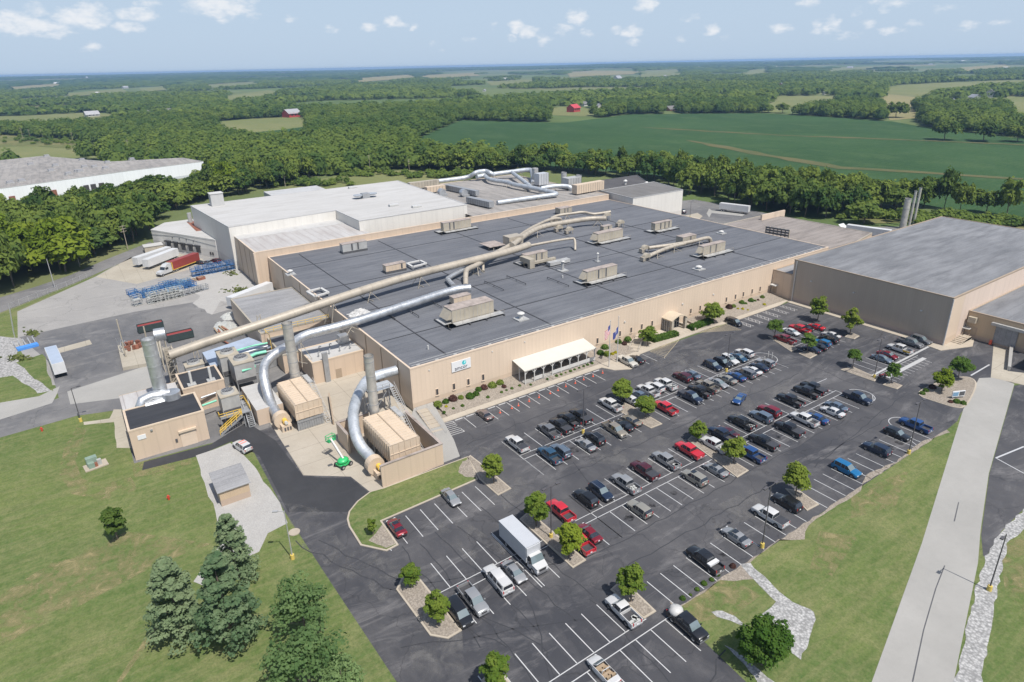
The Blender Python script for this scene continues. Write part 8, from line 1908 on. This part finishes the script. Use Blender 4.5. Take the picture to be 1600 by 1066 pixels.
# fair-weather cumulus: each at its bearing and height in the sky
CL = [(45,40,45,12,1),(10,32,35,12,.8),(85,50,20,7,.7),(62,17,16,9,.6),(130,27,36,13,1),(145,74,14,6,.6),(140,8,14,10,.6),(205,42,20,8,.8),(215,22,26,10,.8),(232,3,16,7,.7),(345,8,45,15,1),(395,26,10,6,.5),(352,33,10,6,.5),
      (455,30,8,4,.3),(518,45,10,6,.5),(578,44,13,7,.8),(617,36,16,9,.9),(645,40,8,6,.6),(680,72,12,8,.25),(730,60,10,6,.35),(770,40,8,5,.4),(800,58,9,6,.6),(808,42,14,10,.9),(825,50,16,10,.9),(850,62,12,7,.5),(903,28,15,12,1),(880,46,14,9,.6),(915,50,10,7,.6),
      (985,48,16,9,.85),(965,46,10,8,.5),(990,66,10,6,.5),(1010,8,16,12,.9),(1062,62,10,6,.4),(1080,28,12,6,.5),(1113,46,12,8,.8),(1128,56,10,5,.3),(1220,43,16,8,.85),(1262,4,16,8,.8),(1278,42,9,10,.5),(1300,40,12,12,.7),(1320,55,18,6,.4),(1355,38,12,7,.7),(1395,47,16,7,.7),(1383,14,9,7,.6),(1345,18,10,6,.35),
      (1426,37,12,5,.4),(1510,41,12,6,.4),(1560,34,12,5,.3),(1480,12,18,6,.3),(1395,2,30,6,.6)]
acc = None
# a turbulent offset breaks the outlines
nz2 = wn('TexNoise'); nz2.inputs['Scale'].default_value = 38; nz2.inputs['Detail'].default_value = 5; t.links.new(cmb.outputs[0], nz2.inputs['Vector'])
sc2 = wn('SeparateColor'); t.links.new(nz2.outputs['Color'], sc2.inputs[0])
azd = wm('ADD', az, wm('MULTIPLY', wm('SUBTRACT', sc2.outputs[0], .5), .022)); eld = wm('ADD', el, wm('MULTIPLY', wm('SUBTRACT', sc2.outputs[1], .5), .012))
for px, py, rx, ry, a in CL:
    dv = Vector(CAMR @ np.array([px-CX_, py-CY_, F_])).normalized()
    a0, e0 = math.atan2(dv.x, dv.y), dv.z
    ux = wm('MULTIPLY', wm('SUBTRACT', azd, a0), F_/rx/1.15); uy = wm('MULTIPLY', wm('SUBTRACT', eld, e0), F_/ry/1.1)
    g_ = wm('MULTIPLY', wm('SUBTRACT', 1., wm('ADD', wm('MULTIPLY', ux, ux), wm('MULTIPLY', uy, uy))), a)
    acc = g_ if acc is None else wm('MAXIMUM', acc, g_)
dens = wm('ADD', acc, wm('MULTIPLY', wm('SUBTRACT', nz.outputs['Fac'], .52), 2.2))
dens = wm('MULTIPLY', dens, wm('GREATER_THAN', acc, -.8))
mr = wn('MapRange', interpolation_type='SMOOTHSTEP'); mr.inputs['From Min'].default_value = 0.0; mr.inputs['From Max'].default_value = 1.1; mr.inputs['To Max'].default_value = .85
t.links.new(dens, mr.inputs[0])
# a thin high veil pales the blue low down
mxv = wn('Mix', data_type='RGBA'); vr = wn('MapRange', interpolation_type='SMOOTHSTEP'); vr.inputs['From Min'].default_value = .03; vr.inputs['From Max'].default_value = .5; vr.inputs['To Min'].default_value = SKY_VEIL; vr.inputs['To Max'].default_value = .1; t.links.new(el, vr.inputs[0]); t.links.new(vr.outputs[0], mxv.inputs[0]); t.links.new(sky.outputs[0], mxv.inputs[6]); mxv.inputs[7].default_value = SKY_VEIL_COL
mxc = wn('Mix', data_type='RGBA'); t.links.new(mr.outputs[0], mxc.inputs[0]); t.links.new(mxv.outputs[2], mxc.inputs[6]); mxc.inputs[7].default_value = CLOUD_COL
t.links.new(mxc.outputs[2], bg.inputs[0]); t.links.new(bg.outputs[0], out.inputs[0])
# the summer air
hz = MB().box(-15500, 15500, -1500, 15500, -1.5, 74); hm = bpy.data.materials.new('air'); hm.use_nodes = True; ht = hm.node_tree; ht.nodes.clear()
ho = ht.nodes.new('ShaderNodeOutputMaterial'); hv = ht.nodes.new('ShaderNodeVolumePrincipled'); hv.inputs['Color'].default_value = (.42, .66, 1, 1); hv.inputs['Density'].default_value = HAZE
hv.inputs['Anisotropy'].default_value = .2; ht.links.new(hv.outputs[0], ho.inputs['Volume'])
if HAZE > 0: tag(hz.build('haze', hm), 'pale summer haze over the countryside', 'haze', kind='stuff')
cam = bpy.data.cameras.new('camera'); cam.sensor_width = 36; cam.lens = 36*F_/1600; cam.shift_x = -(CX_-800)/1600; cam.shift_y = (CY_-533)/1600; cam.clip_end = 40000; cam.clip_start = .5
co = bpy.data.objects.new('camera', cam); col.objects.link(co)
Rm = Matrix(((CAMR[0,0], -CAMR[0,1], -CAMR[0,2]), (CAMR[1,0], -CAMR[1,1], -CAMR[1,2]), (CAMR[2,0], -CAMR[2,1], -CAMR[2,2])))
co.matrix_world = Matrix.Translation((0, 0, H_)) @ Rm.to_4x4(); scene.camera = co
vsn = scene.view_settings; vsn.view_transform = 'Standard'; vsn.look = 'None'; vsn.exposure = EXPO; vsn.gamma = 1; vsn.use_curve_mapping = False
scene.cycles.volume_bounces = 0; scene.cycles.max_bounces = 6; scene.cycles.transparent_max_bounces = 8
